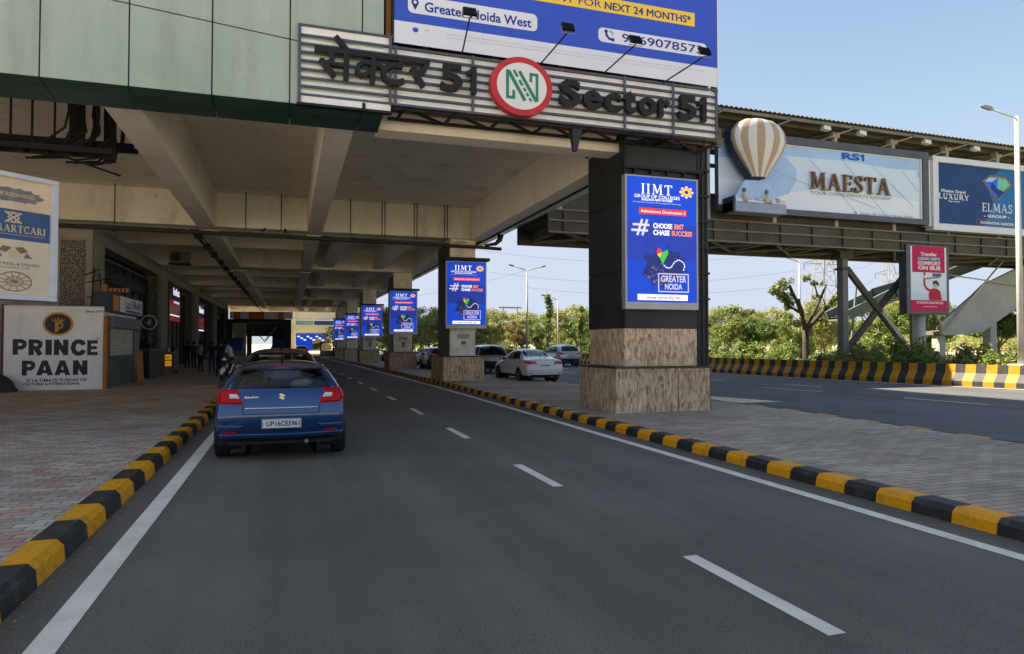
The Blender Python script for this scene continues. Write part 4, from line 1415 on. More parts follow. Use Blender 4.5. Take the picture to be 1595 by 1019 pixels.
MB().lathe([(.07, 0), (.09, .08), (.06, .22)], (-6.12, 35.0, 2.67), "silver", 14, 'y').build("motor", t)
MB().tube([(-6.12, 35.2, 2.67), (-6.12, 35.25, 2.3), (-6.12, 35.25, .15)], .025, "frame_gr", 8).lathe([(.25, 0), (.22, .04), (.04, .06)], (-6.12, 35.25, .125), "frame_gr", 16).build("stand", t)
# dark counter
t = thing("shop_counter", "dark shop counter with pale top between booth and yellow-sign cart", "counter", (-6.3, 36, .125))
MB().box(-6.9, -5.95, 34.2, 38.2, .125, 1.35, "shop_dark").build("cabinet", t, bev=.02)
MB().box(-6.95, -5.9, 34.15, 38.25, 1.352, 1.45, "frame_gr").build("counter_top", t, bev=.01)
rng = random.Random(8)
t = thing("cable_heap", "tangled black cables heaped on the dark shop counter", "cables", (-6.4, 36, 1.45))
mb = MB()
for k in range(14):
    p = [(-6.6 + rng.gauss(0, .25), 35 + rng.random() * 2, 1.47 + rng.random() * .4) for _ in range(5)]
    mb.tube(p, .018, "steel_bk", 5)
mb.build("loops", t)
# cart with two yellow notices
t = thing("vending_cart", "metal vending cart with two yellow price notices by the columns", "cart", (-6.0, 39.5, .125))
mb = MB()
for x in (-6.45, -5.72):
    for y in (39.4, 40.3):
        mb.box(x, x + .06, y, y + .06, .2, 1.35, "galv")
mb.box(-6.45, -5.66, 39.4, 40.36, .45, .5, "galv").box(-6.45, -5.66, 39.42, 40.36, 1.2, 1.25, "galv").box(-6.40, -5.70, 39.5, 40.3, .5, 1.2, "steel_dk")
mb.build("frame", t)
for x in (-6.42, -5.69):
    for y in (39.43, 40.33):
        MB().lathe([(.02, -.03), (.07, -.03), (.07, .03), (.02, .03)], (x, y, .195), "steel_bk", 14, 'x').build("castor", t)
for z in (.85, .52):
    mb = MB().box(-6.28, -5.82, 39.38, 39.395, z, z + .27, "notice_lit")
    cv = Cv(mb, (-6.28, 39.378, z))
    cv.text("TEA" if z > .6 else "5 /-", .1, .36, .07, .19, "ink", .002, None, .02)
    mb.build("price_notice", t)
mb = MB().lathe([(.22, 0), (.22, .16), (.20, .18)], (-6.2, 39.85, 1.25), "galv", 18).box(-5.98, -5.72, 39.6, 40.1, 1.25, 1.5, "steel_dk").lathe([(.1, 0), (.1, .2), (.03, .25)], (-6.0, 39.6, 1.25), "silver", 12)
mb.build("stove", t, bev=.008)

# sacking heap at the foot of the booth
rng = random.Random(2)
bm = bmesh.new()
for cx, cy, r, h in ((-9.15, 26.3, .62, .62), (-8.75, 26.0, .42, .30), (-9.6, 26.0, .5, .45), (-9.1, 25.75, .45, .18)):
    m_ = Matrix.Translation((cx, cy, .125)) @ Matrix.Diagonal((r, r * .8, h, 1))
    bmesh.ops.create_icosphere(bm, subdivisions=4, radius=1, matrix=m_)
for v in bm.verts:
    n = Vector((math.sin(v.co.x * 11 + v.co.z * 9), math.sin(v.co.y * 13 + v.co.x * 5), math.sin(v.co.z * 12 + v.co.y * 7)))
    v.co += n * .035
    v.co.z = max(v.co.z, .127)
me = bpy.data.meshes.new("sack_heap")
bm.to_mesh(me)
bm.free()
me.materials.append(MT["cloth_d"])
o = bpy.data.objects.new("sack_heap", me)
COL.objects.link(o)
tag(o, "dark heap of sacking at the left foot of the paan booth", "sacks")

# ------------------------------------------------------------------ roadside advertising board on a post, upper left
d0 = Vector((.72, .694, 0)).normalized()
A0 = Vector((-4.15, 14.8, 0)) - d0 * 2.5
t = thing("advert_board", "cream and blue advertising board in a white frame hanging over the left pavement", "advert", (A0.x, A0.y, 0))
nrm = d0.cross(Vector((0, 0, 1)))
mb = MB()
cv = Cv(mb, A0 + Vector((0, 0, 2.48)), d0)
MT["cream"] = mat("print_cream", S(232, 216, 186), .4, 0, .06, 1.5, streak=.15)
MT["cream2"] = mat("print_peach", S(236, 212, 176), .4, 0, .1, 2.5, streak=.25)
MT["p_blue"] = mat("print_blue", S(44, 88, 136), .4, 0, .06, 2)
MT["p_brown"] = mat("print_brown", S(148, 106, 66), .4, 0, .15, 6)
MT["p_grey"] = mat("print_grey", S(128, 124, 124), .4, 0, .25, 6)
MT["p_tan"] = mat("print_tan", S(226, 200, 160), .4, 0, .05, 3)
MT["fr_white"] = mat("frame_white", S(214, 217, 224), .35, .1, .06, 2, streak=.1)
BH = 2.27
cv.rect(0, 2.5, 0, BH, "conc_dk", -.05, -.25)
mb.build("panel", t)
mb = MB()
cv.mb = mb
for a0, a1, b0, b1 in ((0, 2.5, -.0, .09), (0, 2.5, BH - .09, BH), (0, .1, .09, BH - .09), (2.38, 2.5, .09, BH - .09)):
    cv.rect(a0, a1, b0, b1, "fr_white", .02, -.28)
mb.build("frame", t, bev=.008)
mb = MB()
cv.mb = mb
cv.rect(.1, 2.38, .09, 1.08, "cream", -.045).rect(.1, 2.38, 1.08, 1.62, "p_blue", -.044).rect(.1, 2.38, 1.62, 2.18, "cream2", -.045)
mb.build("poster", t)
mb = MB()
cv.mb = mb
rng = random.Random(9)
pts = []
for k in range(40):
    a = 2 * math.pi * k / 40
    r = 1 + rng.uniform(-.12, .12) - .25 * abs(math.sin(a * 1))
    pts.append((1.78 + .5 * r * math.cos(a), 1.88 + .17 * r * math.sin(a)))
cv.poly(pts, "p_grey", -.04)
cv.text("THE FUSION FOOD", 1.47, 2.1, 1.85, 1.92, "p_tan", -.036, None, .02)
cv.serif("KRARTCARI", 1.40, 2.30, 1.21, 1.34, "p_tan", -.036, None, .2, .1)
for a, b in (((1.63, 1.57), (1.9, 1.38)), ((1.63, 1.38), (1.9, 1.57))):
    cv.ribbon([a, b], .03, "p_tan", -.036 + .001 * (a[1] > 1.5))
cv.ribbon([(1.77, 1.57), (1.86, 1.475), (1.77, 1.385), (1.68, 1.475)], .022, "p_tan", -.034, None, True)
cv.ribbon([(1.68, 1.56), (1.86, 1.56)], .018, "p_tan", -.033).ribbon([(1.68, 1.39), (1.86, 1.39)], .018, "p_tan", -.033)
cv.ribbon([(1.2, 1.17), (2.28, 1.17)], .008, "p_tan", -.036)
for sx in (-1, 1):
    c = 1.77
    cv.poly([(c + sx * .32, .76), (c + sx * .17, .76), (c + sx * .22, .86)], "p_grey", -.036)
    cv.poly([(c + sx * .24, .88), (c + sx * .16, .96), (c + sx * .02, .94), (c + sx * .12, .84)], "p_brown", -.035)
cv.poly([(1.77, .9), (1.86, .82), (1.77, .74), (1.68, .82)], "p_tan", -.034)
cv.text("ESTATE REAL & DESIGN", 1.3, 2.2, .62, .67, "p_grey", -.036)
cv.text("a modern lifestyle in the city", 1.5, 2.05, .56, .595, "p_grey", -.036)
cc = (1.8, .33)
cv.ribbon([(cc[0] + .28 * math.cos(2 * math.pi * k / 28), cc[1] + .17 * math.sin(2 * math.pi * k / 28)) for k in range(28)], .016, "p_brown", -.036, None, True)
for k in range(6):
    a = math.pi * k / 6 + .2
    cv.ribbon([(cc[0] + .27 * math.cos(a), cc[1] + .16 * math.sin(a)), (cc[0] - .27 * math.cos(a), cc[1] - .16 * math.sin(a))], .010, "p_brown", -.035 + .0005 * k)
cv.ribbon([(cc[0] + .14 * math.cos(2 * math.pi * k / 20), cc[1] + .085 * math.sin(2 * math.pi * k / 20)) for k in range(20)], .010, "p_brown", -.031, None, True)
mb.build("lettering", t)
q = A0 + d0 * .75 - nrm * .45
MB().tube([(q.x, q.y, .1), (q.x, q.y, 4.5)], .09, "frame_gr", 12).build("post", t, True)
mb = MB()
for z in (2.9, 4.2):
    mb.bar((q.x, q.y, z), tuple(q + nrm * .2 + Vector((0, 0, z))), .08, .08, "frame_gr")
mb.build("bracket", t)

# ------------------------------------------------------------------ far end under and beyond the deck
ga = thing("steel_portal", "dark steel entrance portal across the far end of the road", "portal", (-3, 82, 0))
mb = MB().box(-6.6, .25, 82, 83.2, 4.0, 4.45, "steel_dk").box(-.45, .25, 82.0, 83.2, 0, 4.0, "steel_dk").box(-6.6, -6.0, 82, 83.2, 0, 4.0, "steel_dk")
mb.build("frame", ga, bev=.03)
mb = MB()
for x0, x1 in ((-4.4, -2.6), (-.9, -2.6)):
    mb.bar((x0, 82.6, 4.0), (x1, 82.6, 1.9), .1, .1, "steel_dk")
mb.box(-2.75, -2.5, 82.5, 82.8, 3.0, 4.0, "steel_dk").bar((-2.6, 82.4, 2.1), (-1.3, 82.4, 3.6), .07, .07, "galv")
mb.build("bracing", ga)
mb = MB().box(-6.5, -.5, 92, 92.3, 2.6, 5.2, "shop_dark").box(-6.5, -5.0, 90, 90.3, 0, 5, "shop_wall").box(-5.0, -4.4, 91, 91.2, 0, 5, "shop_dark").box(-2.0, -.5, 91, 91.2, 1.7, 3.2, "steel_dk")
tag(mb.build("far_canopy"), "dark canopy with concrete wall seen through the steel portal", "canopy")
xs2 = [-6.3, -5.9, -5.2, -4.3, -3.4, -2.7, -1.8, -1.2, -.6, .4]
MT["cloth_or"] = mat("cloth_orange", S(234, 128, 30), .8, 0, .1, emit=0)
MT["tarp"] = mat("tarp_blue", S(34, 82, 150), .6, 0, .2, 2)
mb = MB()
for i, (a, b) in enumerate(zip(xs2, xs2[1:])):
    mb.box(a, b, 81.9 + .01 * (i % 2), 81.94 + .01 * (i % 2), 4.47, 5.3, "cloth_or" if i in (1, 3, 4, 7) else "white_dirty")
tag(mb.build("cloth_banner"), "orange and white cloth band along the top of the steel portal", "cloth")
mb = MB().hexa([(-7.5, 78, .9), (-4.6, 78, .9), (-4.6, 79, .9), (-7.5, 79, .9)], [(-7.5, 78, 1.85), (-4.6, 78, 1.7), (-4.6, 79, 2.3), (-7.5, 79, 2.2)], "tarp")
tag(mb.build("blue_tarpaulin"), "blue tarpaulin over a stall left of the steel portal", "tarpaulin")
mb = MB().hexa([(-2.1, 84, .9), (.0, 84, .9), (.0, 85, .9), (-2.1, 85, .9)], [(-1.6, 84.3, 2.3), (-.6, 84.3, 2.2), (-.6, 84.8, 2.2), (-1.6, 84.8, 2.3)], "tarp")
tag(mb.build("blue_tarpaulin"), "peaked blue tarpaulin seen inside the steel portal", "tarpaulin")

fb = thing("far_building", "cream building with glazed gallery beyond the far end of the deck", "building", (4, 106, 0))
MT["cream_wall"] = mat("cream_wall", S(232, 218, 184), .8, 0, .08, .5, streak=.2)
MT["white_wall"] = mat("white_wall", S(236, 234, 226), .8, 0, .05, .5)
mb = MB().box(.1, 12, 106, 112, 3.5, 4.25, "cream_wall").box(.1, .95, 106, 107, 0, 3.5, "cream_wall").box(5.3, 6.0, 106, 107, 0, 3.5, "cream_wall").box(6.6, 7.2, 106, 107, 0, 3.5, "cream_wall")
mb.box(.1, 12, 106.2, 112, 4.25, 4.45, "white_wall").box(.1, .9, 106.1, 112, 4.45, 7, "white_wall").box(.1, 14, 106.4, 112, 5.4, 7.6, "white_wall")
mb.build("wall", fb, bev=.03)
mb = MB().box(.95, 3.5, 106.35, 106.5, 4.46, 5.1, "glass_wall").box(3.6, 6.5, 106.35, 106.5, 4.46, 5.1, "p_blue").box(3.5, 3.6, 106.3, 106.5, 4.46, 5.4, "white_wall").box(.95, 12, 106.3, 106.5, 5.1, 5.18, "white_wall").box(6.5, 12, 106.35, 106.5, 4.46, 5.1, "glass_wall")
mb.build("gallery_glazing", fb)
t = thing("far_hoarding", "bright blue hoarding with white clouds under the cream building", "billboard", (3, 103, .8))
MB().box(.95, 5.25, 103, 103.15, .6, 3.3, "white_wall").build("board", t)
mb = MB()
cv = Cv(mb, (.95, 102.99, .6))
cv.rect(0, 2.3, 0, 2.45, "ad_blue", .004).rect(2.3, 4.25, 1.75, 2.45, "ad_blue", .004).rect(2.3, 4.2, .3, 1.7, "cream_wall", .004).poly([(2.3, .2), (3.1, .3), (4.0, 1.3), (2.3, 1.0)], "leaf_c", .008)
for k in range(9):
    cv.disc(.4 + .42 * k, 2.1 - .25 * (k % 3), .22, .10, "ad_white", .008 + .001 * k, None, 10)
cv.disc(.5, .4, .3, .25, "ad_white", .02, None, 12)
mb.build("print", t)
for x in (1.1, 5.0):
    MB().box(x, x + .1, 103.15, 103.3, 0, 3.3, "steel_dk").build("post", t)
t = thing("guard_booth", "small dark guard booth on the median at the far end of the road", "booth", (4.6, 88, .1))
mb = MB()
for x in (3.75, 5.3):
    for y in (88, 89.4):
        mb.box(x, x + .09, y, y + .09, .1, 1.75, "steel_bk")
mb.build("frame", t)
MB().box(3.65, 5.5, 87.9, 89.6, 1.75, 1.88, "steel_bk").build("roof", t)
MB().box(3.84, 5.3, 88.02, 88.06, .1, .8, "galv").build("counter", t)

# ------------------------------------------------------------------ footbridge across the carriageway
fbr = thing("footbridge", "steel footbridge with corrugated roof crossing the right carriageway", "footbridge", (27, 28.5, 0))
mb = MB()
mb.box(10.32, 50, 26.62, 26.9, 6.38, 7.32, "truss_dk").box(10.32, 50, 30.4, 30.7, 6.38, 7.32, "truss_dk")
for z in (6.36, 6.86, 7.32):
    mb.box(10.32, 50, 26.52, 26.61, z, z + .07, "truss")
for x in np.arange(11, 50, 1.85):
    mb.box(x, x + .12, 26.53, 26.615, 6.44, 7.31, "truss_dk")
mb.build("edge_girder", fbr)
mb = MB().box(10.32, 50, 26.91, 30.39, 7.0, 7.2, "truss_dk")
for x in np.arange(11, 50, 1.85):
    mb.box(x, x + .2, 26.91, 30.39, 6.55, 6.99, "truss")
for x in np.arange(11, 49, 3.7):
    mb.bar((x, 26.95, 6.5), (x + 3.7, 30.35, 6.5), .1, .1, "truss").bar((x + 3.7, 26.95, 6.48), (x, 30.35, 6.48), .1, .1, "truss")
mb.build("deck", fbr)
mb = MB()
for y in (27.0, 30.3):
    mb.box(10.32, 50, y, y + .06, 7.33, 8.6 if y < 28 else 8.4, "truss_dk").box(10.32, 50, y - .03, y + .09, 8.42 if y > 28 else 8.61, 8.66, "truss")
mb.box(10.32, 50, 29.6, 29.7, 11.35, 11.62, "maroon").box(10.32, 50, 30.35, 30.45, 10.9, 11.1, "maroon")
mb.build("railing", fbr)
for x in np.arange(10.9, 50, 3.7):
    MB().box(x, x + .2, 26.95, 27.15, 7.33, 12.05, "ceramic").box(x - .12, x + .32, 26.9, 27.2, 11.95, 12.2, "ceramic").build("post", fbr, bev=.01)
    MB().box(x, x + .2, 30.5, 30.7, 7.33, 12.05, "ceramic").build("post", fbr, bev=.01)
mb = MB()
n = 0
x = 10.4
V, F = [], []
nx = int((50 - 10.4) / .065)
ys = [(25.7, 12.42), (28.6, 12.95), (31.6, 12.42)]
for k in range(nx + 1):
    xx = 10.4 + k * .065
    dz = .035 * math.sin(2 * math.pi * xx / .26)
    for y, z in ys:
        V.append((xx, y, z - (xx - 10) * .010 + dz))
for k in range(nx):
    for j in range(2):
        a = k * 3 + j
        F.append((a, a + 3, a + 4, a + 1))
mb.add(V, F, "roof_sh")
mb.build("corrugated_roof", fbr, True)
mb = MB()
for y, z in ((25.85, 12.33), (27.2, 12.55), (28.6, 12.8), (30.0, 12.55), (31.4, 12.33)):
    mb.bar((10.4, y, z - .06), (50, y, z - .06 - .40), .08, .14, "truss")
for x in np.arange(10.9, 50, 3.7):
    dz = (x - 10) * .01
    mb.bar((x + .1, 25.75, 12.22 - dz), (x + .1, 28.6, 12.66 - dz), .08, .12, "truss").bar((x + .1, 31.5, 12.22 - dz), (x + .1, 28.6, 12.66 - dz), .08, .12, "truss")
    mb.bar((x + .1, 25.8, 12.2 - dz), (x - 2.4, 28.5, 11.3 - dz), .045, .045, "ceramic")
mb.build("roof_frame", fbr)
for x, lab in ((26.55, "first"), (31.3, "second")):
    mb = MB().box(x - .17, x + .17, 27.2, 27.6, .0, 6.36, "conc_dk")
    if x < 30:
        mb.box(x - .4, x + .4, 27.1, 27.7, 5.95, 6.36, "truss_dk").box(x - .28, x + .28, 27.15, 27.65, 5.4, 5.5, "truss_dk")
    mb.build("column", fbr, bev=.015)
MB().tube([(31.1, 27.0, 0), (31.1, 27.0, 3.3)], .30, "conc", 18).build("pier", fbr, True)
mb = MB().bar((26.75, 27.35, 5.5), (31.0, 27.35, 1.1), .22, .26, "truss_dk").bar((30.9, 27.45, 5.5), (26.75, 27.45, 1.3), .22, .26, "truss_dk")
mb.bar((28.9, 27.3, 3.3), (30.9, 27.3, 1.2), .26, .18, "conc")
mb.build("cross_brace", fbr)
# steel stair to the far side, concrete stair, white tie rods
t = thing("steel_stair", "grey-green steel stair descending behind the footbridge columns", "stair", (34, 30, 0))
mb = MB()
for y in (30.8, 32.4):
    mb.bar((30.2, y, 3.3), (33.7, y, 4.72), .12, .55, "steel_gn").bar((33.6, y, 4.72), (37.2, y, 5.65), .12, .6, "steel_gn").bar((37.1, y, 5.62), (40.6, y, 6.7), .12, .62, "steel_gn")
mb.build("stringer", t)
mb = MB()
for k in range(32):
    s_ = k / 31
    x = 30.3 + s_ * 10
    z = 3.2 + s_ * 3.45
    mb.box(x, x + .3, 30.87, 32.33, z, z + .05, "truss_dk")
mb.hexa([(30.25, 30.86, 3.0), (40.5, 30.86, 6.4), (40.5, 32.34, 6.4), (30.25, 32.34, 3.0)], [(30.25, 30.86, 3.07), (40.5, 30.86, 6.47), (40.5, 32.34, 6.47), (30.25, 32.34, 3.07)], "steel_gn")
mb.build("treads", t)
mb = MB()
for x in (30.4, 36.2, 36.9):
    mb.bar((x, 31, .0 if x < 31 else 2.5), (x + (.0 if x > 36.5 else .65), 31, 5.2), .09, .09, "steel_gn")
mb.build("support", t)
t = thing("concrete_stair", "grey concrete stair with solid parapet rising to the right of the footbridge", "stair", (39, 29, 0))
mb = MB()
cv = Cv(mb, (0, 28.4, 0))
prof = [(34.35, 2.40), (34.35, 2.85), (36.8, 4.45), (37.6, 5.05), (41.0, 6.35), (46, 8.2), (46, 6.2), (39.8, 3.55), (37.4, 2.3), (35.3, 2.15), (34.5, 2.15)]
cv.poly(prof, "conc", 0, -.18)
mb.build("parapet", t, bev=.02)
mb = MB()
cv = Cv(mb, (0, 28.6, 0))
cv.poly([(34.4, 2.17), (34.4, 2.35), (37.2, 2.6), (46, 6.6), (46, 6.25), (39.8, 3.6), (37.4, 2.35)], "conc_dk", 0, -1.8)
mb.build("flight", t)
MB().box(34.55, 35.0, 28.7, 29.2, 0, 2.15, "conc").box(38.6, 39.1, 28.8, 29.3, 0, 2.9, "conc").build("pier", t, bev=.02)
mb = MB().tube([(34.35, 28.25, 2.4), (38.9, 28.25, 6.4)], .045, "ceramic", 6).tube([(34.6, 28.2, 5.5), (40.2, 28.2, 5.05)], .04, "ceramic", 6).tube([(34.3, 28.25, 2.5), (33.3, 28.25, 4.2)], .05, "ceramic", 6)
mb.build("tie_rod", t, True)

# lamps under the footbridge roof
for i, (x, lab) in enumerate(((24.25, "small white lamp under the footbridge roof, nearest the balloon"), (26.4, "small white lamp under the footbridge roof, above the blue initials"),
                              (30.55, "small white lamp under the footbridge roof, above the end of the balloon hoarding"), (33.9, "small white lamp under the footbridge roof, above the jewel hoarding"))):
    t = thing("roof_lamp", lab, "lamp", (x, 25.95, 12.0), "white lamps under the footbridge roof")
    zz = 12.02 - (x - 24) * .012
    MB().hexa([(x - .22, 25.8, zz - .14), (x + .2, 25.8, zz - .2), (x + .2, 26.1, zz - .2), (x - .22, 26.1, zz - .14)], [(x - .2, 25.85, zz + .05), (x + .22, 25.85, zz + .03), (x + .22, 26.05, zz + .03), (x - .2, 26.05, zz + .05)], "white").build("housing", t, bev=.02)
    MB().box(x - .02, x + .02, 25.92, 25.98, zz + .04, zz + .2, "galv").build("bracket", t)

# balloon hoarding
MT["sky_lt"] = mat("print_sky", S(212, 228, 246), .35, 0, .04, .3)
MT["sky_md"] = mat("print_sky_mid", S(168, 204, 242), .35, 0, .08, .5)
MT["sky_wh"] = mat("print_haze", S(232, 239, 249), .35, 0, .03, .5)
MT["sky_ln"] = mat("print_line", S(150, 172, 206), .35, 0, 0)
MT["rs_blue"] = mat("print_logo_blue", S(24, 92, 200), .35, 0, 0)
MT["gold_l"] = mat("letter_gold", S(138, 106, 76), .4, .2, .1, 3)
MT["gore_g"] = mat("balloon_gold", S(178, 152, 126), .5, .0, .08, 1.5)
MT["gore_w"] = mat("balloon_white", S(216, 212, 208), .4, 0, .05, 1.5)
MT["navy_side"] = mat("cutout_side", S(44, 52, 64), .5, 0, .15)
MT["seat_gr"] = mat("basket_print", S(150, 164, 186), .5, 0, .12, 2)
MT["skin_p"] = mat("print_figure", S(206, 184, 164), .5, 0, .15, 4)
MT["skin_p"] = mat("print_figure", S(206, 184, 164), .5, 0, .15, 4)
hb = thing("billboard", "wide pale blue hoarding with raised striped balloon and gold lettering", "billboard", (24.6, 26.3, 7.7))
MB().box(18.5, 30.95, 26.32, 26.6, 7.72, 11.40, "frame_gr").build("panel", hb)
mb = MB()
mb.box(18.46, 30.97, 26.18, 26.315, 11.1, 11.45, "frame_gr").box(18.46, 30.97, 26.18, 26.315, 7.72, 8.0, "frame_gr").box(30.58, 30.97, 26.18, 26.315, 8.0, 11.1, "frame_gr")
mb.box(30.5, 30.575, 26.24, 26.315, 8.0, 11.1, "white").box(18.5, 30.5, 26.28, 26.315, 11.04, 11.095, "white")
mb.build("frame", hb, bev=.01)
mb = MB()
cv = Cv(mb, (0, 26.315, 0))
cv.rect(18.5, 30.5, 8.0, 11.04, "sky_lt", .003, -.002)
cv.poly([(18.5, 10.2), (30.5, 10.15), (30.5, 11.03), (18.5, 11.03)], "sky_md", .006)
cv.poly([(22.2, 10.55), (26.0, 10.6), (28.5, 10.45), (30.3, 10.5), (30.3, 9.6), (22.2, 9.4)], "sky_lt", .009)
cv.poly([(18.5, 8.0), (30.4, 8.0), (30.4, 8.9), (25, 9.3), (22.4, 8.8), (18.5, 9.3)], "sky_wh", .012)
cv.poly([(20.6, 10.6), (22.3, 10.45), (22.85, 9.9), (22.8, 9.4), (22.36, 8.75), (20.5, 8.2)], "sky_md", .015)
for a, b in (((23.6, 10.5), (26.4, 8.1)), ((25.6, 10.6), (28.2, 8.1)), ((27.4, 10.5), (30.1, 8.6)), ((29.3, 10.4), (30.4, 9.4)), ((21.5, 9.8), (24.5, 9.0)), ((25.5, 8.9), (27.6, 8.4))):
    cv.ribbon([a, b], .03, "sky_ln", .018)
mb.build("print", hb)
mb = MB()
cv = Cv(mb, (0, 26.315, 0))
cv.text("RS", 25.52, 26.62, 10.67, 11.0, "rs_blue", .03, None, .04).ribbon([(26.84, 10.67), (26.84, 11.0)], .13, "rs_blue", .03).ribbon([(26.86, 10.96), (26.66, 10.90)], .10, "rs_blue", .031)
cv.text("YOUR OWN PRIVATE HAVEN*", 23.6, 28.6, 8.84, 9.0, "sky_ln", .03, None, .01)
cv.text("Sector 28, Greater Noida South", 26.6, 30.0, 7.99 + .02, 8.15, "sky_ln", .03, None, .01)
cv.disc(26.32, 8.09, .09, .09, "sky_ln", .03, None, 12)
mb.build("lettering", hb)
mb = MB()
cv = Cv(mb, (0, 26.12, 0))
cv.serif("MAESTA", 23.52, 28.40, 9.06, 9.88, "gold_l", 0, -.14, .11, .12)
mb.build("raised_lettering", hb)
# balloon, raised off the board
bx0, by0 = 20.03, 25.45
prof = [(.40, 9.16), (.44, 9.25), (.62, 9.5), (.95, 9.9), (1.28, 10.35), (1.46, 10.8), (1.40, 11.2), (1.15, 11.52), (.75, 11.72), (.3, 11.80), (.02, 11.81)]
mb = MB()
n = 80
for i in range(len(prof) - 1):
    for k in range(n):
        q = []
        for (r, z), kk in ((prof[i], k), (prof[i], k + 1), (prof[i + 1], k + 1), (prof[i + 1], k)):
            a = 2 * math.pi * kk / n
            q.append((bx0 + r * math.cos(a), by0 + .33 * r * math.sin(a), z))
        mb.add(q, [(0, 1, 2, 3)], "gore_g" if (k // 4 + 1) % 2 else "gore_w")
env = mb.build("balloon_envelope", hb, True)
bm = bmesh.new()
bm.from_mesh(env.data)
bmesh.ops.remove_doubles(bm, verts=bm.verts, dist=.0005)
bm.to_mesh(env.data)
bm.free()
mb = MB()
cv = Cv(mb, (bx0, by0 + .05, 0))
cv.poly([(r * 1.0, z) for r, z in prof] + [(-r * 1.0, z) for r, z in prof[::-1]], "navy_side", 0, -.45)
mb.build("cutout_side", hb)
mb = MB()
cv = Cv(mb, (0, 25.5, 0))
cv.poly([(19.32, 9.0), (20.55, 9.05), (21.2, 8.1), (18.7, 8.1)], "sky_md", 0, -.03)
for k in range(4):
    cv.ribbon([(19.75 + k * .18, 9.02), (19.75 + k * .18, 9.17)], .03, "navy_side", .004)
mb.build("flame_print", hb)
mb = MB().box(18.62, 21.5, 25.42, 26.2, 7.56, 8.0, "seat_gr").box(18.62, 18.75, 25.40, 26.2, 7.56, 8.25, "navy_side")
mb.hexa([(18.75, 25.4, 8.0), (20.4, 25.4, 8.0), (20.4, 25.8, 8.0), (18.75, 25.8, 8.0)], [(18.8, 25.45, 8.2), (20.3, 25.45, 8.1), (20.3, 25.8, 8.1), (18.8, 25.8, 8.2)], "sky_lt")
mb.box(20.7, 21.48, 25.44, 25.9, 8.0, 8.22, "gore_w").box(20.95, 21.15, 25.42, 25.8, 8.05, 8.28, "seat_gr")
mb.build("basket", hb, bev=.03)
for cx, cz, fl in ((19.25, 8.22, 1), (20.45, 8.2, -1)):
    mb = MB()
    mb.tube([(cx, 25.5, cz - .2), (cx + .05 * fl, 25.5, cz), (cx - .02 * fl, 25.5, cz + .15), (cx, 25.5, cz + .24)], [.16, .19, .1, .05], "skin_p", 10)
    mb.lathe([(.02, -.1), (.1, -.05), (.11, .03), (.05, .1)], (cx + .01, 25.5, cz + .33), "p_brown", 12)
    mb.tube([(cx + .1 * fl, 25.48, cz + .1), (cx + .35 * fl, 25.45, cz - .05), (cx + .55 * fl, 25.45, cz + .02)], [.07, .05, .03], "gore_w", 8)
    mb.build("relief_figure", hb, True)

# jewel hoarding
MT["navy_p"] = mat("print_navy", S(24, 66, 122), .35, 0, .1, .6)
MT["navy_p2"] = mat("print_teal", S(14, 112, 172), .35, 0, .15, .8)
MT["gem_b"] = mat("gem_blue", S(20, 110, 230), .3, 0, .2, 3)
MT["gem_d"] = mat("gem_deep", S(12, 56, 150), .3, 0, .2, 3)
MT["gem_g"] = mat("gem_green", S(110, 200, 170), .3, 0, .15, 3)
hb = thing("billboard", "navy jewellery hoarding in a thick white frame with a blue diamond", "billboard", (34.8, 26.3, 7.5))
MB().box(31.25, 38.5, 26.3, 26.62, 7.55, 11.28, "navy_p").build("panel", hb)
mb = MB()
for a0, a1, z0, z1 in ((31.22, 38.55, 11.02, 11.32), (31.22, 38.55, 7.5, 7.86), (31.22, 31.6, 7.86, 11.02), (38.2, 38.55, 7.86, 11.02)):
    mb.box(a0, a1, 26.16, 26.66, z0, z1, "fr_white")
mb.box(31.05, 31.21, 26.3, 26.7, 7.7, 11.1, "white_dirty")
mb.build("frame", hb, bev=.012)
mb = MB()
cv = Cv(mb, (0, 26.298, 0))
cv.poly([(34.9, 7.86), (38.2, 7.86), (38.2, 11.02), (36.2, 11.02), (35.0, 10.2), (35.6, 9.2)], "navy_p2", .003)
mb.build("print", hb)
mb = MB()
cv = Cv(mb, (0, 26.29, 0))
cv.serif("LUXURY", 31.74, 33.84, 9.17, 9.46, "white", .0, None, .2, .08)
cv.text("Mission Grand", 31.92, 33.6, 9.52, 9.68, "white", 0, None, .03).text("Spaces", 32.4, 33.2, 9.02, 9.12, "white", 0, None, .02)
cv.serif("ELMAS", 34.77, 37.0, 8.68, 9.14, "white", 0, None, .14, .1)
cv.text("- GROUP -", 34.9, 36.8, 8.38, 8.54, "white", 0, None, .04)
cv.ribbon([(34.42, 8.25), (37.3, 8.25), (37.38, 8.05), (37.3, 7.92), (34.42, 7.92), (34.34, 8.05)], .035, "gold_l", 0, None, True)
cv.text("KOHINOOR GARDEN", 34.65, 37.1, 8.02, 8.16, "white", 0, None, .03)
mb.build("lettering", hb)
mb = MB()
cv = Cv(mb, (0, 26.285, 0))
cv.poly([(34.8, 10.28), (35.3, 10.66), (36.55, 10.62), (37.0, 10.2), (35.87, 9.28)], "gold_l", 0, -.03)
cv.poly([(34.95, 10.27), (35.35, 10.56), (35.95, 10.55), (35.9, 9.95), (35.87, 9.42)], "gem_b", .004)
cv.poly([(35.95, 10.55), (36.5, 10.52), (36.85, 10.2), (36.3, 9.85), (35.9, 9.95)], "gem_g", .004)
cv.poly([(35.9, 9.95), (36.3, 9.85), (36.4, 9.75), (35.87, 9.42)], "gem_d", .005)
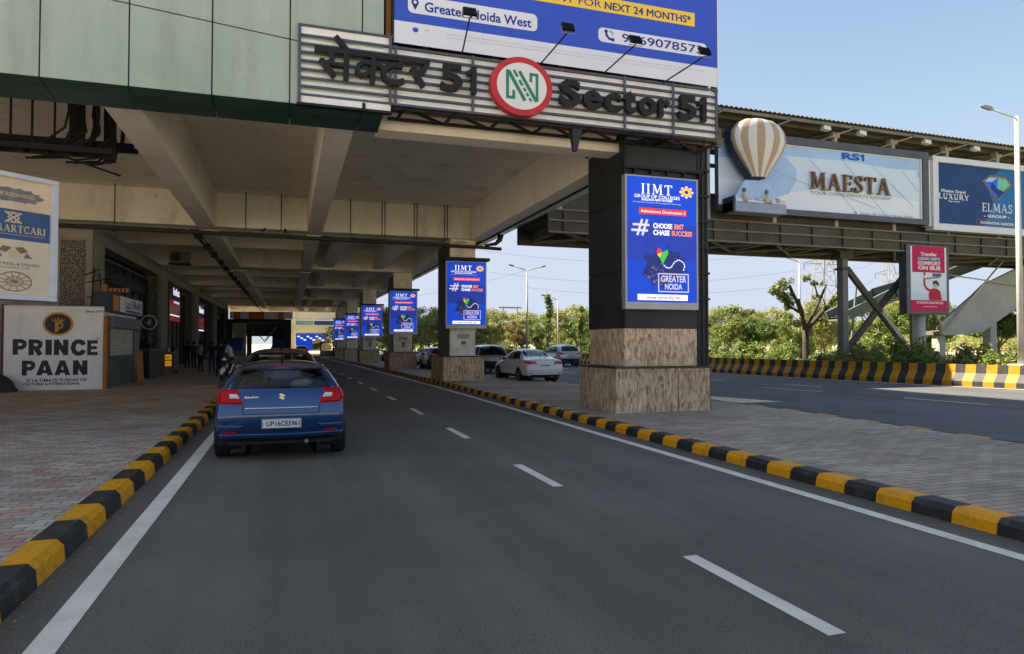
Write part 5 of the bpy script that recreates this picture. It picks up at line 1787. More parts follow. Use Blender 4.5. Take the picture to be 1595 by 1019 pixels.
cv.poly([(35.0, 10.28), (35.35, 10.53), (35.9, 10.53), (35.5, 10.3)], "sky_md", .006).poly([(35.5, 10.3), (35.9, 9.95), (35.87, 9.6), (35.4, 9.95)], "gem_d", .007)
mb.build("emblem", hb)

# pink advert on the pier
MT["pink"] = mat("print_pink", S(206, 8, 84), .35, 0, .05, 1)
MT["red_p"] = mat("print_red_shirt", S(196, 32, 60), .4, 0, .15, 4)
t = thing("advert_board", "pink advertising board with a figure in red, fixed to the footbridge pier", "advert", (31.1, 26.5, 3.2))
MB().box(29.68, 32.55, 26.44, 26.9, 3.18, 6.74, "frame_gr").build("housing", t, bev=.015)
mb = MB()
cv = Cv(mb, (0, 26.436, 0))
cv.rect(29.95, 32.36, 3.33, 6.66, "sky_wh", .003).rect(30.05, 32.25, 5.33, 6.66, "pink", .006).rect(29.94, 32.38, 3.33, 3.91, "pink", .006)
cv.poly([(30.1, 3.92), (32.3, 3.92), (32.3, 4.4), (31.4, 4.2), (30.1, 4.3)], "sky_lt", .005)
mb.build("poster", t)
mb = MB()
cv = Cv(mb, (0, 26.43, 0))
cv.rect(30.38, 31.98, 5.93, 6.14, "p_blue", .003)
cv.text("Traveller", 30.62, 31.72, 6.18, 6.36, "white", .004, None, .04).text("LUXURY MEETS", 30.46, 31.9, 5.97, 6.10, "white", .006, None, .03)
cv.text("COMFORT", 30.42, 31.96, 5.71, 5.90, "white", .004, None, .05).text("ON BUS", 30.42, 31.96, 5.46, 5.67, "white", .004, None, .05)
cv.text("ATTRACTIVE DEALS FOR YOU", 30.3, 32.1, 3.72, 3.84, "white", .004, None, .04).text("www.traveller.in", 30.75, 31.7, 3.55, 3.62, "white", .004, None, .02)
mb.build("lettering", t)
mb = MB()
cv = Cv(mb, (0, 26.425, 0))
cv.poly([(31.15, 3.92), (31.12, 4.25), (31.3, 4.5), (31.6, 4.55), (31.9, 4.4), (32.02, 3.92)], "red_p", .002)
cv.ribbon([(31.3, 4.38), (31.02, 4.48), (30.85, 4.7), (30.83, 4.98)], .12, "red_p", .004).disc(30.82, 5.04, .06, .09, "skin_p", .004, None, 10)
cv.disc(31.58, 4.68, .15, .19, "skin_p", .003, None, 16).poly([(31.4, 4.72), (31.42, 4.9), (31.68, 4.94), (31.82, 4.8), (31.84, 4.62), (31.6, 4.78)], "ink", .005)
cv.ribbon([(30.85, 5.0), (31.9, 5.12)], .07, "p_brown", .007).rect(31.4, 32.0, 5.14, 5.3, "p_blue", .004).disc(30.85, 5.25, .07, .09, "red_p", .004, None, 10)
mb.build("figure_print", t)

dull("sky_lt", "sky_md", "sky_wh", "rs_blue", "navy_p", "navy_p2", "pink", "red_p", "gem_b", "gem_g", "gem_d", "gold_l")
# ------------------------------------------------------------------ street lamps, poles, pylons
def street_lamp(name, label, x, y, z0, zt, arms, r=.09, mt="ceramic", armr=.035, foot=None):
    t = thing(name, label, "street lamp", (x, y, z0))
    MB().tube([(x, y, z0), (x, y, zt)], [r, r * .62], mt, 10).build("pole", t, True)
    for dx, dz in arms:
        a = MB().tube([(x, y, zt - .08), (x + dx, y, zt + dz)], armr, mt, 6).build("arm", t, True)
        s_ = 1 if dx > 0 else -1
        p = Vector((x + dx, y, zt + dz))
        sl = (dz + .08) / abs(dx)
        MB().tube([p, p + Vector((s_ * .18, 0, .18 * sl + .01)), p + Vector((s_ * .50, 0, .5 * sl)), p + Vector((s_ * .68, 0, .68 * sl - .02))], [.04, .09, .085, .02], "galv", 8).build("lamp_head", a, True)
    if foot:
        MB().box(x - foot, x + foot, y - foot, y + foot, z0, z0 + .9, "conc").build("footing", t, bev=.03)
    return t
street_lamp("street_lamp", "tall pale street lamp with one long arm beside the jewel hoarding", 27.05, 19.0, 0, 10.6, [(-1.25, .12)], .125, "ceramic", .03, .32)
street_lamp("street_lamp", "slim double-armed street lamp standing between the second and first pillars", 20.95 * 1.06, 63, 0, 8.95, [(-1.3, .28), (1.35, .28)], .13, "ceramic", .05)
street_lamp("street_lamp", "single-armed street lamp rising behind the lopped tree", 39.4, 45.2, 0, 8.4, [(-1.75, .35)], .12, "ceramic", .045)
street_lamp("street_lamp", "leaning street lamp half hidden in the far trees beside the nearest pillar", 28.3, 70, 0, 6.6, [(-1.4, .3)], .11, "ceramic", .04)
t = thing("utility_pole", "double utility pole with crossbars above the far trees", "utility pole", (29, 90, 0))
for x in (28.2, 30.2):
    MB().tube([(x, 90, 0), (x, 90, 6.9)], .11, "truss", 8).build("pole", t, True)
MB().box(27.6, 30.9, 89.93, 90.07, 6.6, 6.75, "truss").box(27.8, 30.9, 89.93, 90.07, 5.1, 5.2, "truss").build("crossbar", t)
t = thing("utility_pole", "thin utility pole with two short crossbars beside the tall plant", "utility pole", (30.5, 76, 0))
MB().tube([(30.6, 76, 0), (30.6, 76, 5.9)], .10, "truss_dk", 8).build("pole", t, True)
MB().box(30.0, 31.3, 75.95, 76.05, 5.2, 5.3, "truss_dk").box(30.1, 31.2, 75.95, 76.05, 4.7, 4.78, "truss_dk").build("crossbar", t)

def pylon(x, y, h, lab, w=7.0):
    t = thing("lattice_pylon", lab, "pylon", (x, y, 0), "power pylons beyond the trees")
    mb = MB()
    n = 9
    lev = [(h * .86 * (1 - (1 - k / n) ** 1.25)) for k in range(n + 1)]
    wd = lambda z: lerp(w / 2, .7, min(1, z / (h * .8)))
    for k in range(n):
        z0, z1 = lev[k], lev[k + 1]
        a, b = wd(z0), wd(z1)
        c0 = [(-a, -a), (a, -a), (a, a), (-a, a)]
        c1 = [(-b, -b), (b, -b), (b, b), (-b, b)]
        for i in range(4):
            j = (i + 1) % 4
            P0 = Vector((x + c0[i][0], y + c0[i][1], z0))
            Q0 = Vector((x + c0[j][0], y + c0[j][1], z0))
            P1 = Vector((x + c1[i][0], y + c1[i][1], z1))
            Q1 = Vector((x + c1[j][0], y + c1[j][1], z1))
            mb.bar(P0, P1, .2, .2, "galv").bar(P0, Q1, .10, .10, "galv").bar(Q0, P1, .10, .10, "galv").bar(P1, Q1, .12, .12, "galv")
    mb.build("tower", t)
    for f, L in ((.60, 6.2), (.74, 5.2), (.86, 4.2)):
        mb = MB()
        z = h * f
        for s_ in (-1, 1):
            tip = Vector((x + s_ * L, y, z + .2))
            for yy in (-.8, .8):
                mb.bar((x + s_ * .7, y + yy, z), tip, .12, .12, "galv").bar((x + s_ * .7, y + yy, z + 1.7), tip, .12, .12, "galv")
            for k in range(1, 5):
                xx = x + s_ * lerp(.7, L, k / 5)
                mb.bar((xx, y, z), (xx, y, z + 1.7 * (1 - k / 5)), .07, .07, "galv")
            mb.bar(tip, tip - Vector((0, 0, 1.6)), .1, .1, "steel_dk")
        mb.build("cross_arm", t)
    return t
pylon(128, 138, 36, "lattice power pylon seen between lopped tree and footbridge column")
pylon(205, 190, 44, "second lattice power pylon, seen through the cross brace", 8)
wires = MB()
def wire(a, b, sag, r=.012, n=14):
    a, b = Vector(a), Vector(b)
    wires.tube([a.lerp(b, k / n) - Vector((0, 0, sag * 4 * (k / n) * (1 - k / n))) for k in range(n + 1)], r, "steel_dk", 4)
wire((22.2, 63, 8.9), (8, 92, 7.0), .6, .01)
wire((39.4, 45.2, 8.3), (128, 138, 30), 3, .012)
wire((39.4, 45.2, 6.5), (22.2, 63, 7.2), .8, .008)
for dz in (.6, .74):
    wire((128 - 6, 138, 36 * dz - 1.4), (205 - 6, 190, 44 * dz - 1.4), 4, .03)
    wire((128 - 6, 138, 36 * dz - 1.4), (30, 150, 33 * dz), 4, .02)
tag(wires.build("overhead_wires"), "thin overhead wires strung between lamp posts and pylons", "wires")

# ------------------------------------------------------------------ trees and shrubs
def leaf_mesh(name, clumps, leaf, mt, seed, droop=.3, asp=.45):
    """clumps: (x,y,z, rx,ry,rz, n); many small leaf-shaped faces spread through each clump"""
    rg = np.random.default_rng(seed)
    V, F = [], []
    for (cx, cy, cz, rx, ry, rz, n) in clumps:
        d = rg.normal(size=(n, 3))
        d /= np.linalg.norm(d, axis=1)[:, None]
        rad = rg.random(n) ** .45
        c = np.array([cx, cy, cz]) + d * rad[:, None] * np.array([rx, ry, rz])
        nor = d * .6 + rg.normal(size=(n, 3)) * .6 + np.array([0, 0, .55])
        nor /= np.linalg.norm(nor, axis=1)[:, None]
        tv = rg.normal(size=(n, 3)) + np.array([0, 0, -droop])
        u = tv - nor * (tv * nor).sum(1)[:, None]
        u /= np.linalg.norm(u, axis=1)[:, None]
        w = np.cross(nor, u)
        s_ = (leaf * rg.uniform(.6, 1.35, n))[:, None]
        b = len(V)
        pts = np.stack([c - u * s_, c + w * s_ * asp, c + u * s_, c - w * s_ * asp], 1).reshape(-1, 3)
        V.extend(map(tuple, pts))
        F.extend([(b + 4 * i, b + 4 * i + 1, b + 4 * i + 2, b + 4 * i + 3) for i in range(n)])
    me = bpy.data.meshes.new(name)
    me.from_pydata(V, [], F)
    me.materials.append(MT[mt])
    me.update()
    return me

def limb(mb, p, q, r0, r1, mt, rg, k=4, wob=.12):
    p, q = Vector(p), Vector(q)
    L = (q - p).length
    pts = [p.lerp(q, i / k) + (Vector((rg.uniform(-1, 1), rg.uniform(-1, 1), rg.uniform(-.5, .5))) * L * wob * .35 if 0 < i < k else Vector()) for i in range(k + 1)]
    mb.tube(pts, [lerp(r0, r1, i / k) for i in range(k + 1)], mt, 8)
    return pts

def make_tree(name, label, seed, h, cw, leafmt, barkmt="bark", trunk=.12, th=.35, nclump=22, nleaf=150, leaf=.09, flat=.75, group=None, airy=1.0):
    """a tapered trunk with limbs and a crown of clumps; built at the origin"""
    rg = random.Random(seed)
    t = thing(name, label, "tree", (0, 0, 0), group)
    mb = MB()
    fork = Vector((rg.uniform(-.1, .1), rg.uniform(-.1, .1), h * th))
    limb(mb, (0, 0, -.05), fork, trunk, trunk * .75, barkmt, rg)
    clumps = []
    nb = 6
    for k in range(nb):
        a = 2 * math.pi * (k + rg.random() * .6) / nb
        rr = cw * rg.uniform(.35, .8)
        q = Vector((rr * math.cos(a), rr * math.sin(a), h * rg.uniform(th + .2, .9)))
        pts = limb(mb, fork, q, trunk * .55, trunk * .15, barkmt, rg, 4, .2)
        for _ in range(2):
            e = pts[2 + _] + Vector((rg.uniform(-.5, .5) * cw, rg.uniform(-.5, .5) * cw, rg.uniform(.05, .25) * h))
            limb(mb, pts[2 + _], e, trunk * .25, trunk * .08, barkmt, rg, 3)
            clumps.append((e.x, e.y, e.z))
        clumps.append((q.x, q.y, q.z))
    while len(clumps) < nclump:
        a, r = rg.uniform(0, 6.28), cw * rg.random() ** .5
        clumps.append((r * math.cos(a), r * math.sin(a), h * lerp(th + .08, .98, rg.random() ** .8) * (1 - .12 * (r / cw) ** 2)))
    cl = []
    for x, y, z in clumps:
        s_ = cw * rg.uniform(.2, .42) * airy
        cl.append((x, y, z, s_ * 1.1, s_ * 1.1, s_ * flat, int(nleaf * rg.uniform(.6, 1.3))))
    mb.build("trunk", t, True)
    o = bpy.data.objects.new("crown", leaf_mesh("crown", cl, leaf, leafmt, seed))
    COL.objects.link(o)
    o.parent = t
    return t

# the lopped tree by the barrier
t = thing("lopped_tree", "dark lopped tree with three bare limbs and tufts of leaves behind the barrier", "tree", (30.1, 34, 0))
rg = random.Random(4)
mb = MB()
limb(mb, (30.1, 34, 0), (30.07, 34, 2.55), 0.234, 0.180, "bark", rg, 3, .03)
limb(mb, (30.05, 34, 2.5), (29.75, 34, 3.6), 0.156, 0.122, "bark", rg, 3, .08)
limb(mb, (29.78, 34, 3.55), (28.75, 34, 4.0), 0.109, 0.065, "bark", rg, 3, .08)
limb(mb, (29.75, 34, 3.55), (28.72, 33.8, 5.2), 0.117, 0.094, "bark", rg, 3, .08)
limb(mb, (29.9, 34, 3.3), (29.72, 34.2, 4.45), 0.094, 0.072, "bark", rg, 3, .08)
limb(mb, (30.08, 34, 2.6), (31.6, 33.9, 5.35), 0.117, 0.061, "bark", rg, 4, .07)
limb(mb, (30.95, 33.95, 4.6), (30.6, 33.9, 5.6), 0.055, 0.029, "bark", rg, 3, .08)
limb(mb, (30.15, 34, 2.5), (32.5, 34.1, 4.55), 0.148, 0.122, "bark", rg, 4, .06)
limb(mb, (31.7, 34.1, 3.9), (31.2, 33.8, 4.6), 0.047, 0.022, "bark", rg, 3, .08)
limb(mb, (29.8, 34, 3.0), (29.0, 34.2, 2.9), 0.070, 0.036, "bark", rg, 3, .08)
limb(mb, (30.6, 34, 3.0), (32.3, 34.3, 3.3), 0.055, 0.029, "bark", rg, 3, .08)
mb.build("trunk", t, True)
cl = []
for x, z, r, n in ((28.1, 5.15, .42, 130), (28.35, 4.6, .38, 110), (28.6, 4.15, .32, 80), (28.9, 3.95, .28, 60), (29.2, 4.6, .3, 50), (30.45, 5.75, .33, 90), (30.9, 5.45, .24, 50), (31.6, 5.4, .14, 20), (32.6, 4.75, .36, 110), (32.2, 4.5, .2, 40),
                   (31.15, 4.6, .25, 40), (32.4, 3.35, .45, 110), (31.6, 3.3, .35, 60), (28.0, 4.9, .4, 120), (28.5, 5.4, .3, 80), (32.75, 4.6, .3, 90), (32.0, 4.2, .3, 60), (28.4, 4.3, .3, 80), (28.9, 3.2, .35, 60), (29.3, 2.9, .3, 50), (29.0, 5.5, .2, 20)):
    cl.append((x, 34 + rg.uniform(-.3, .3), z, r * 1.1, r, r * .8, n))
o = bpy.data.objects.new("crown", leaf_mesh("crown", [(a - 30.1, b - 34, c, d, e, f, n) for a, b, c, d, e, f, n in cl], .13, "leaf_a", 11, .3, .42))
COL.objects.link(o)
o.parent = t

# prototypes; every copy is a tree of its own
TG = "trees beyond the carriageway"
protoA = make_tree("leafy_tree", "x", 21, 4.6, 1.5, "leaf_a", "bark_l", .13, .30, 26, 130, .11, .7, TG)
protoB = make_tree("pale_tree", "x", 22, 6.0, 2.6, "leaf_b", "bark_l", .16, .25, 40, 190, .13, .7, TG, 1.0)
protoC = make_tree("rust_tree", "x", 23, 5.0, 2.2, "leaf_d", "bark", .14, .3, 30, 150, .12, .7, TG)
protoD = make_tree("broadleaf_tree", "x", 24, 4.8, 1.7, "leaf_c", "bark_l", .12, .35, 26, 110, .17, .6, TG)
protoE = make_tree("sparse_tree", "x", 25, 6.4, 1.9, "leaf_b", "bark", .15, .3, 20, 60, .12, .7, TG, .8)
used = set()
def place(proto, x, y, rz, sc, label):
    if proto.name in used:
        return dup(proto, (x, y, -.02), rz, label, sc)
    used.add(proto.name)
    proto.location = (x, y, -.02)
    proto.rotation_euler = (0, 0, rz)
    proto.scale = (sc,) * 3 if isinstance(sc, (int, float)) else sc
    proto["label"] = label
    return proto
for a in (
    (protoA, 30.3, 42.0, .3, 1.0, "round leafy tree just right of the nearest pillar"),
    (protoD, 33.2, 43.5, 1.3, .78, "dark broad-leaved tree left of the lopped tree"),
    (protoA, 35.6, 41.0, 2.2, .82, "small leafy tree with pale forked trunk just left of the lopped tree"),
    (protoB, 39.5, 52.0, .5, .78, "pale yellow-green tree behind the lopped tree"),
    (protoB, 43.5, 47.0, 1.7, .88, "bright yellow-green tree left of the first footbridge column"),
    (protoB, 32.5, 56.0, 2.9, .80, "pale tree behind the round leafy tree"),
    (protoA, 40.6, 39.0, 3.9, 1.0, "green tree behind the cross brace of the footbridge"),
    (protoD, 43.5, 38.0, .9, 1.0, "dark broad-leaved tree between the cross brace and the pink board"),
    (protoA, 37.2, 31.6, 1.0, .74, "small green tree just left of the pink board's pier"),
    (protoD, 41.2, 30.2, 2.0, .86, "broad-leaved tree in front of the concrete stair"),
    (protoD, 45.2, 31.8, 4.2, 1.12, "tall broad-leaved tree at the right edge by the concrete stair"),
    (protoB, 52.0, 45.0, .2, 1.0, "pale tree beyond the pink board"),
    (protoE, 18.0, 84, .4, 1.05, "sparse pale tree beside the third pillar's advert"),
    (protoB, 12.6, 80, 1.4, 1.0, "pale yellow tree filling the gap between the second and third pillars"),
    (protoB, 15.6, 90, 2.1, 1.12, "tall pale tree far behind the third pillar"),
    (protoE, 10.5, 92, 2.6, 1.05, "thin pale tree between the fourth and third pillars"),
    (protoB, 21.0, 78, 3.0, .95, "pale tree just right of the second pillar"),
    (protoB, 24.5, 84, 4.0, .98, "pale green tree below the double utility pole"),
    (protoC, 25.4, 74, .7, .86, "rust-tinged tree behind the double-armed street lamp"),
    (protoC, 22.6, 88, 1.9, 1.0, "rust-tinged tree beneath the utility crossbars"),
    (protoA, 28.4, 76, 2.5, 1.15, "green tree right of the double-armed street lamp"),
    (protoB, 29.6, 86, 5.0, .96, "pale tree behind the thin utility pole"),
    (protoD, 28.9, 66, .1, .95, "dark broad-leaved tree near the white car"),
    (protoA, 32.5, 70, 4.4, 1.2, "green tree left of the nearest pillar"),
    (protoB, 34.5, 80, 3.4, 1.05, "pale tree hidden mostly by the nearest pillar"),
    (protoE, 36.5, 66, 5.4, .9, "sparse tree between nearest pillar and round leafy tree"),
    (protoB, 47, 62, 5.7, .86, "pale distant tree seen under the footbridge"),
    (protoB, 57, 62, 1.1, .9, "pale distant tree seen left of the pink board"),
    (protoB, 27.2, 92, 2.2, 1.05, "pale tree in the far row behind the double utility pole"),
    (protoB, 19.0, 96, 5.1, 1.1, "pale tree at the back of the far row, behind the second pillar"),
    (protoB, 31.8, 92, 1.2, 1.0, "pale tree at the back of the far row, beyond the thin utility pole"),
    (protoA, 24.9, 68, 4.1, 1.0, "green tree at the foot of the tallest thin plant"),
    (protoB, 23.4, 95, .8, 1.0, "pale tree at the back of the far row, behind the double-armed street lamp"),
    (protoB, 35.8, 88, 2.6, 1.05, "pale tree at the back of the far row, left of the nearest pillar"),
    (protoA, 26.8, 80, 1.9, 1.05, "green tree between the thin utility pole and the double-armed lamp"),
    (protoB, 13.6, 88, 3.6, 1.0, "pale tree right of the third pillar in the far row"),
    (protoE, 8.6, 84, 2.0, 1.0, "sparse pale tree just right of the fourth pillar"),
    (protoB, 36.4, 58, 1.5, .78, "pale tree left of the single-armed street lamp"),
    (protoB, 41.0, 60, 4.6, .86, "pale tree just right of the single-armed street lamp"),
    (protoB, 45.5, 56, 3.2, .84, "yellow-green tree framed between lopped tree and footbridge column"),
    (protoB, 29.5, 50, .9, .7, "small pale tree touching the nearest pillar's right edge"),
    (protoD, 36.6, 46.5, 2.4, .82, "dark broad-leaved tree beside the white cabin"),
    (protoB, 50, 52, 2.0, .88, "pale tree just right of the first footbridge column"),
    (protoA, 46.5, 39, 5.0, 1.0, "green tree right behind the pink board"),
    (protoB, 63, 58, .5, 1.0, "pale tree beyond the concrete stair"),
):
    place(*a)

def stem_plant(label, x, y, h, seed):
    rg = random.Random(seed)
    t = thing("tall_plant", label, "plant", (x, y, 0), "tall thin plants against the sky")
    mb = MB()
    cl = []
    for k in range(3):
        dx = rg.uniform(-.25, .25)
        limb(mb, (x, y, 0), (x + dx, y, h * (1 - .18 * k)), .1, .03, "bark_l", rg, 5, .05)
        for j in range(6):
            z = h * (1 - .18 * k) * rg.uniform(.55, 1.0)
            cl.append((dx * z / h + rg.uniform(-.2, .2), rg.uniform(-.2, .2), z, .3, .3, .42, 40))
    mb.build("trunk", t, True)
    o = bpy.data.objects.new("crown", leaf_mesh("crown", cl, .16, "leaf_a", seed))
    COL.objects.link(o)
    o.parent = t
stem_plant("tallest thin plant rising between the two street lamps", 24.0, 62, 6.9, 3)
stem_plant("shorter thin plant just left of the nearest pillar", 27.4, 62, 5.5, 6)
stem_plant("thin plant rising at the nearest pillar's left edge", 30.6, 60, 5.2, 8)

# shrubs behind the barrier: four forms, each copy a bush of its own
def make_bush(seed, r, h, mt, leaf):
    rg = random.Random(seed)
    t = thing("shrub", "x", "shrub", (0, 0, 0), "shrubs behind the striped barrier")
    mb = MB()
    cl = []
    for k in range(9):
        a, rr = rg.uniform(0, 6.28), r * rg.random() ** .6
        z = h * rg.uniform(.35, .9)
        mb.tube([(0, 0, 0), (rr * .5 * math.cos(a), rr * .5 * math.sin(a), z * .6), (rr * math.cos(a), rr * math.sin(a), z)], [.035, .025, .01], "bark", 5)
        cl.append((rr * math.cos(a), rr * math.sin(a), z, r * .5, r * .5, h * .3, 130))
    cl.append((0, 0, h * .35, r * .9, r * .9, h * .35, 220))
    mb.build("stem", t)
    o = bpy.data.objects.new("foliage", leaf_mesh("foliage", cl, leaf, mt, seed))
    COL.objects.link(o)
    o.parent = t
    return t
bushes = [make_bush(31, .8, 1.5, "leaf_a", .10), make_bush(32, .9, 1.7, "leaf_c", .12), make_bush(33, .75, 1.3, "leaf_c", .09), make_bush(34, .85, 1.9, "leaf_a", .13)]
rg = random.Random(17)
y, i = 13.5, 0
BL = ["mid-green low shrub in the row behind the striped barrier", "dark leafy shrub in the row behind the striped barrier", "small dark shrub in the row behind the striped barrier", "taller mid-green shrub in the row behind the striped barrier"]
while y < 78:
    k = i % 4 if i < 4 else rg.randrange(4)
    x = br(y) + rg.uniform(1.5, 2.6)
    sc = rg.uniform(.6, .9) * (.95 if y < 30 else .9)
    if i < 4:
        b = bushes[k]
        b.location = (x, y, 0)
        b.scale = (sc,) * 3
        b["label"] = BL[k]
    else:
        dup(bushes[k], (x, y, 0), rg.uniform(0, 6), BL[k], sc)
    if y < 34:
        dup(bushes[rg.choice((0, 3))], (x + rg.uniform(1.2, 2.6), y + rg.uniform(-.6, .6), 0), rg.uniform(0, 6), "leafy shrub in the second row behind the striped barrier", sc * 1.15)
    y += rg.uniform(1.25, 1.75) if y < 40 else rg.uniform(1.8, 2.6)
    i += 1
for k in range(46):
    y = rg.uniform(30, 84)
    x = br(y) + rg.uniform(4, 16)
    dup(bushes[rg.choice((0, 3, 3, 1))], (x, y, 0), rg.uniform(0, 6), "leafy shrub in the undergrowth between the trees and the barrier", rg.uniform(.8, 1.25))
# far strip of undergrowth and a distant wood
rg = random.Random(5)
cl = [(rg.uniform(6, 70), rg.uniform(96, 112), rg.uniform(.6, 4.3), rg.uniform(1.2, 2.4), 1.5, rg.uniform(.8, 1.5), 190) for _ in range(210)]
o = bpy.data.objects.new("far_wood", leaf_mesh("far_wood", cl, .24, "leaf_b", 77))
COL.objects.link(o)
o["kind"] = "stuff"
o["label"] = "hazy pale wood along the horizon"
cl = [(rg.uniform(66, 170), rg.uniform(85, 112), rg.uniform(.6, 4.2), rg.uniform(1.6, 2.8), 2, rg.uniform(.8, 1.7), 170) for _ in range(170)]
o = bpy.data.objects.new("far_wood", leaf_mesh("far_wood", cl, .3, "leaf_b", 78))
COL.objects.link(o)
o["kind"] = "stuff"
o["label"] = "hazy pale wood along the horizon"
# pale cabin and low wall among the trees
t = thing("roadside_cabin", "small white roadside cabin half hidden among the trees", "cabin", (33.4, 50, 0))
MB().box(32.9, 34.3, 50, 51.5, 0, 1.75, "white_wall").build("wall", t, bev=.02)
MB().box(32.8, 34.4, 49.9, 51.6, 1.75, 1.85, "galv").build("roof", t)
t = thing("roadside_hoarding", "small white hoarding low in the far trees below the utility pole", "billboard", (25, 88, 1))
MB().box(24.2, 28.5, 88.5, 88.6, .9, 2.2, "white_wall").build("panel", t)
for x in (24.6, 28):
    MB().box(x, x + .12, 88.6, 88.72, 0, 2.1, "galv").build("post", t)

# ------------------------------------------------------------------ vehicles
MT["tyre"] = mat("tyre_rubber", S(30, 30, 31), .85, 0, .2, 8, bump=.2, bscale=30)
MT["rim"] = mat("wheel_rim", S(150, 152, 155), .35, .8, .1, 4)
MT["gl_dark"] = mat("car_glass_dark", S(16, 20, 24), .05, 0, 0)
MT["gl_see"] = glass_tint("car_glass_clear", .78)
MT["trim_k"] = mat("car_trim_black", S(20, 20, 21), .5, 0, .1, 6)
MT["cabin"] = mat("cabin_dark", S(30, 31, 33), .8, 0, .2, 6)
MT["chrome"] = mat("chrome", S(214, 214, 216), .12, 1.0, 0)
MT["tl_red"] = mat("tail_red", S(176, 3, 8), .3, 0, .1, 12, emit=.03)
MT["tl_red"].node_tree.nodes["Principled BSDF"].inputs["Specular IOR Level"].default_value = .25
MT["mirror"] = mat("mirror_dull", S(34, 46, 48), .35, 0, .1)
MT["mirror"].node_tree.nodes["Principled BSDF"].inputs["Specular IOR Level"].default_value = .2
MT["tl_white"] = mat("tail_clear", S(226, 214, 214), .15, 0, .15, 20, coat=1)
MT["plate"] = mat("number_plate", S(226, 226, 224), .45, 0, .05, 6)
MT["blue_paint"] = mat("paint_blue", S(0, 64, 116), .2, .4, .05, 2, coat=1)
MT["grey_paint"] = mat("paint_grey_dark", S(20, 21, 23), .3, .4, .05, 2, coat=1)
MT["white_paint_car"] = mat("paint_white", S(214, 214, 210), .3, 0, .03, 2, coat=1)
MT["silver_paint"] = mat("paint_silver", S(188, 194, 204), .3, .4, .03, 2, coat=1)
MT["black_paint"] = mat("paint_black", S(18, 18, 20), .25, 0, .05, 2, coat=1)
MT["maroon_paint"] = mat("paint_maroon", S(70, 22, 26), .3, .2, .05, 2, coat=1)
MT["cushion"] = mat("cushion_cream", S(214, 206, 186), .8, 0, .1, 8)

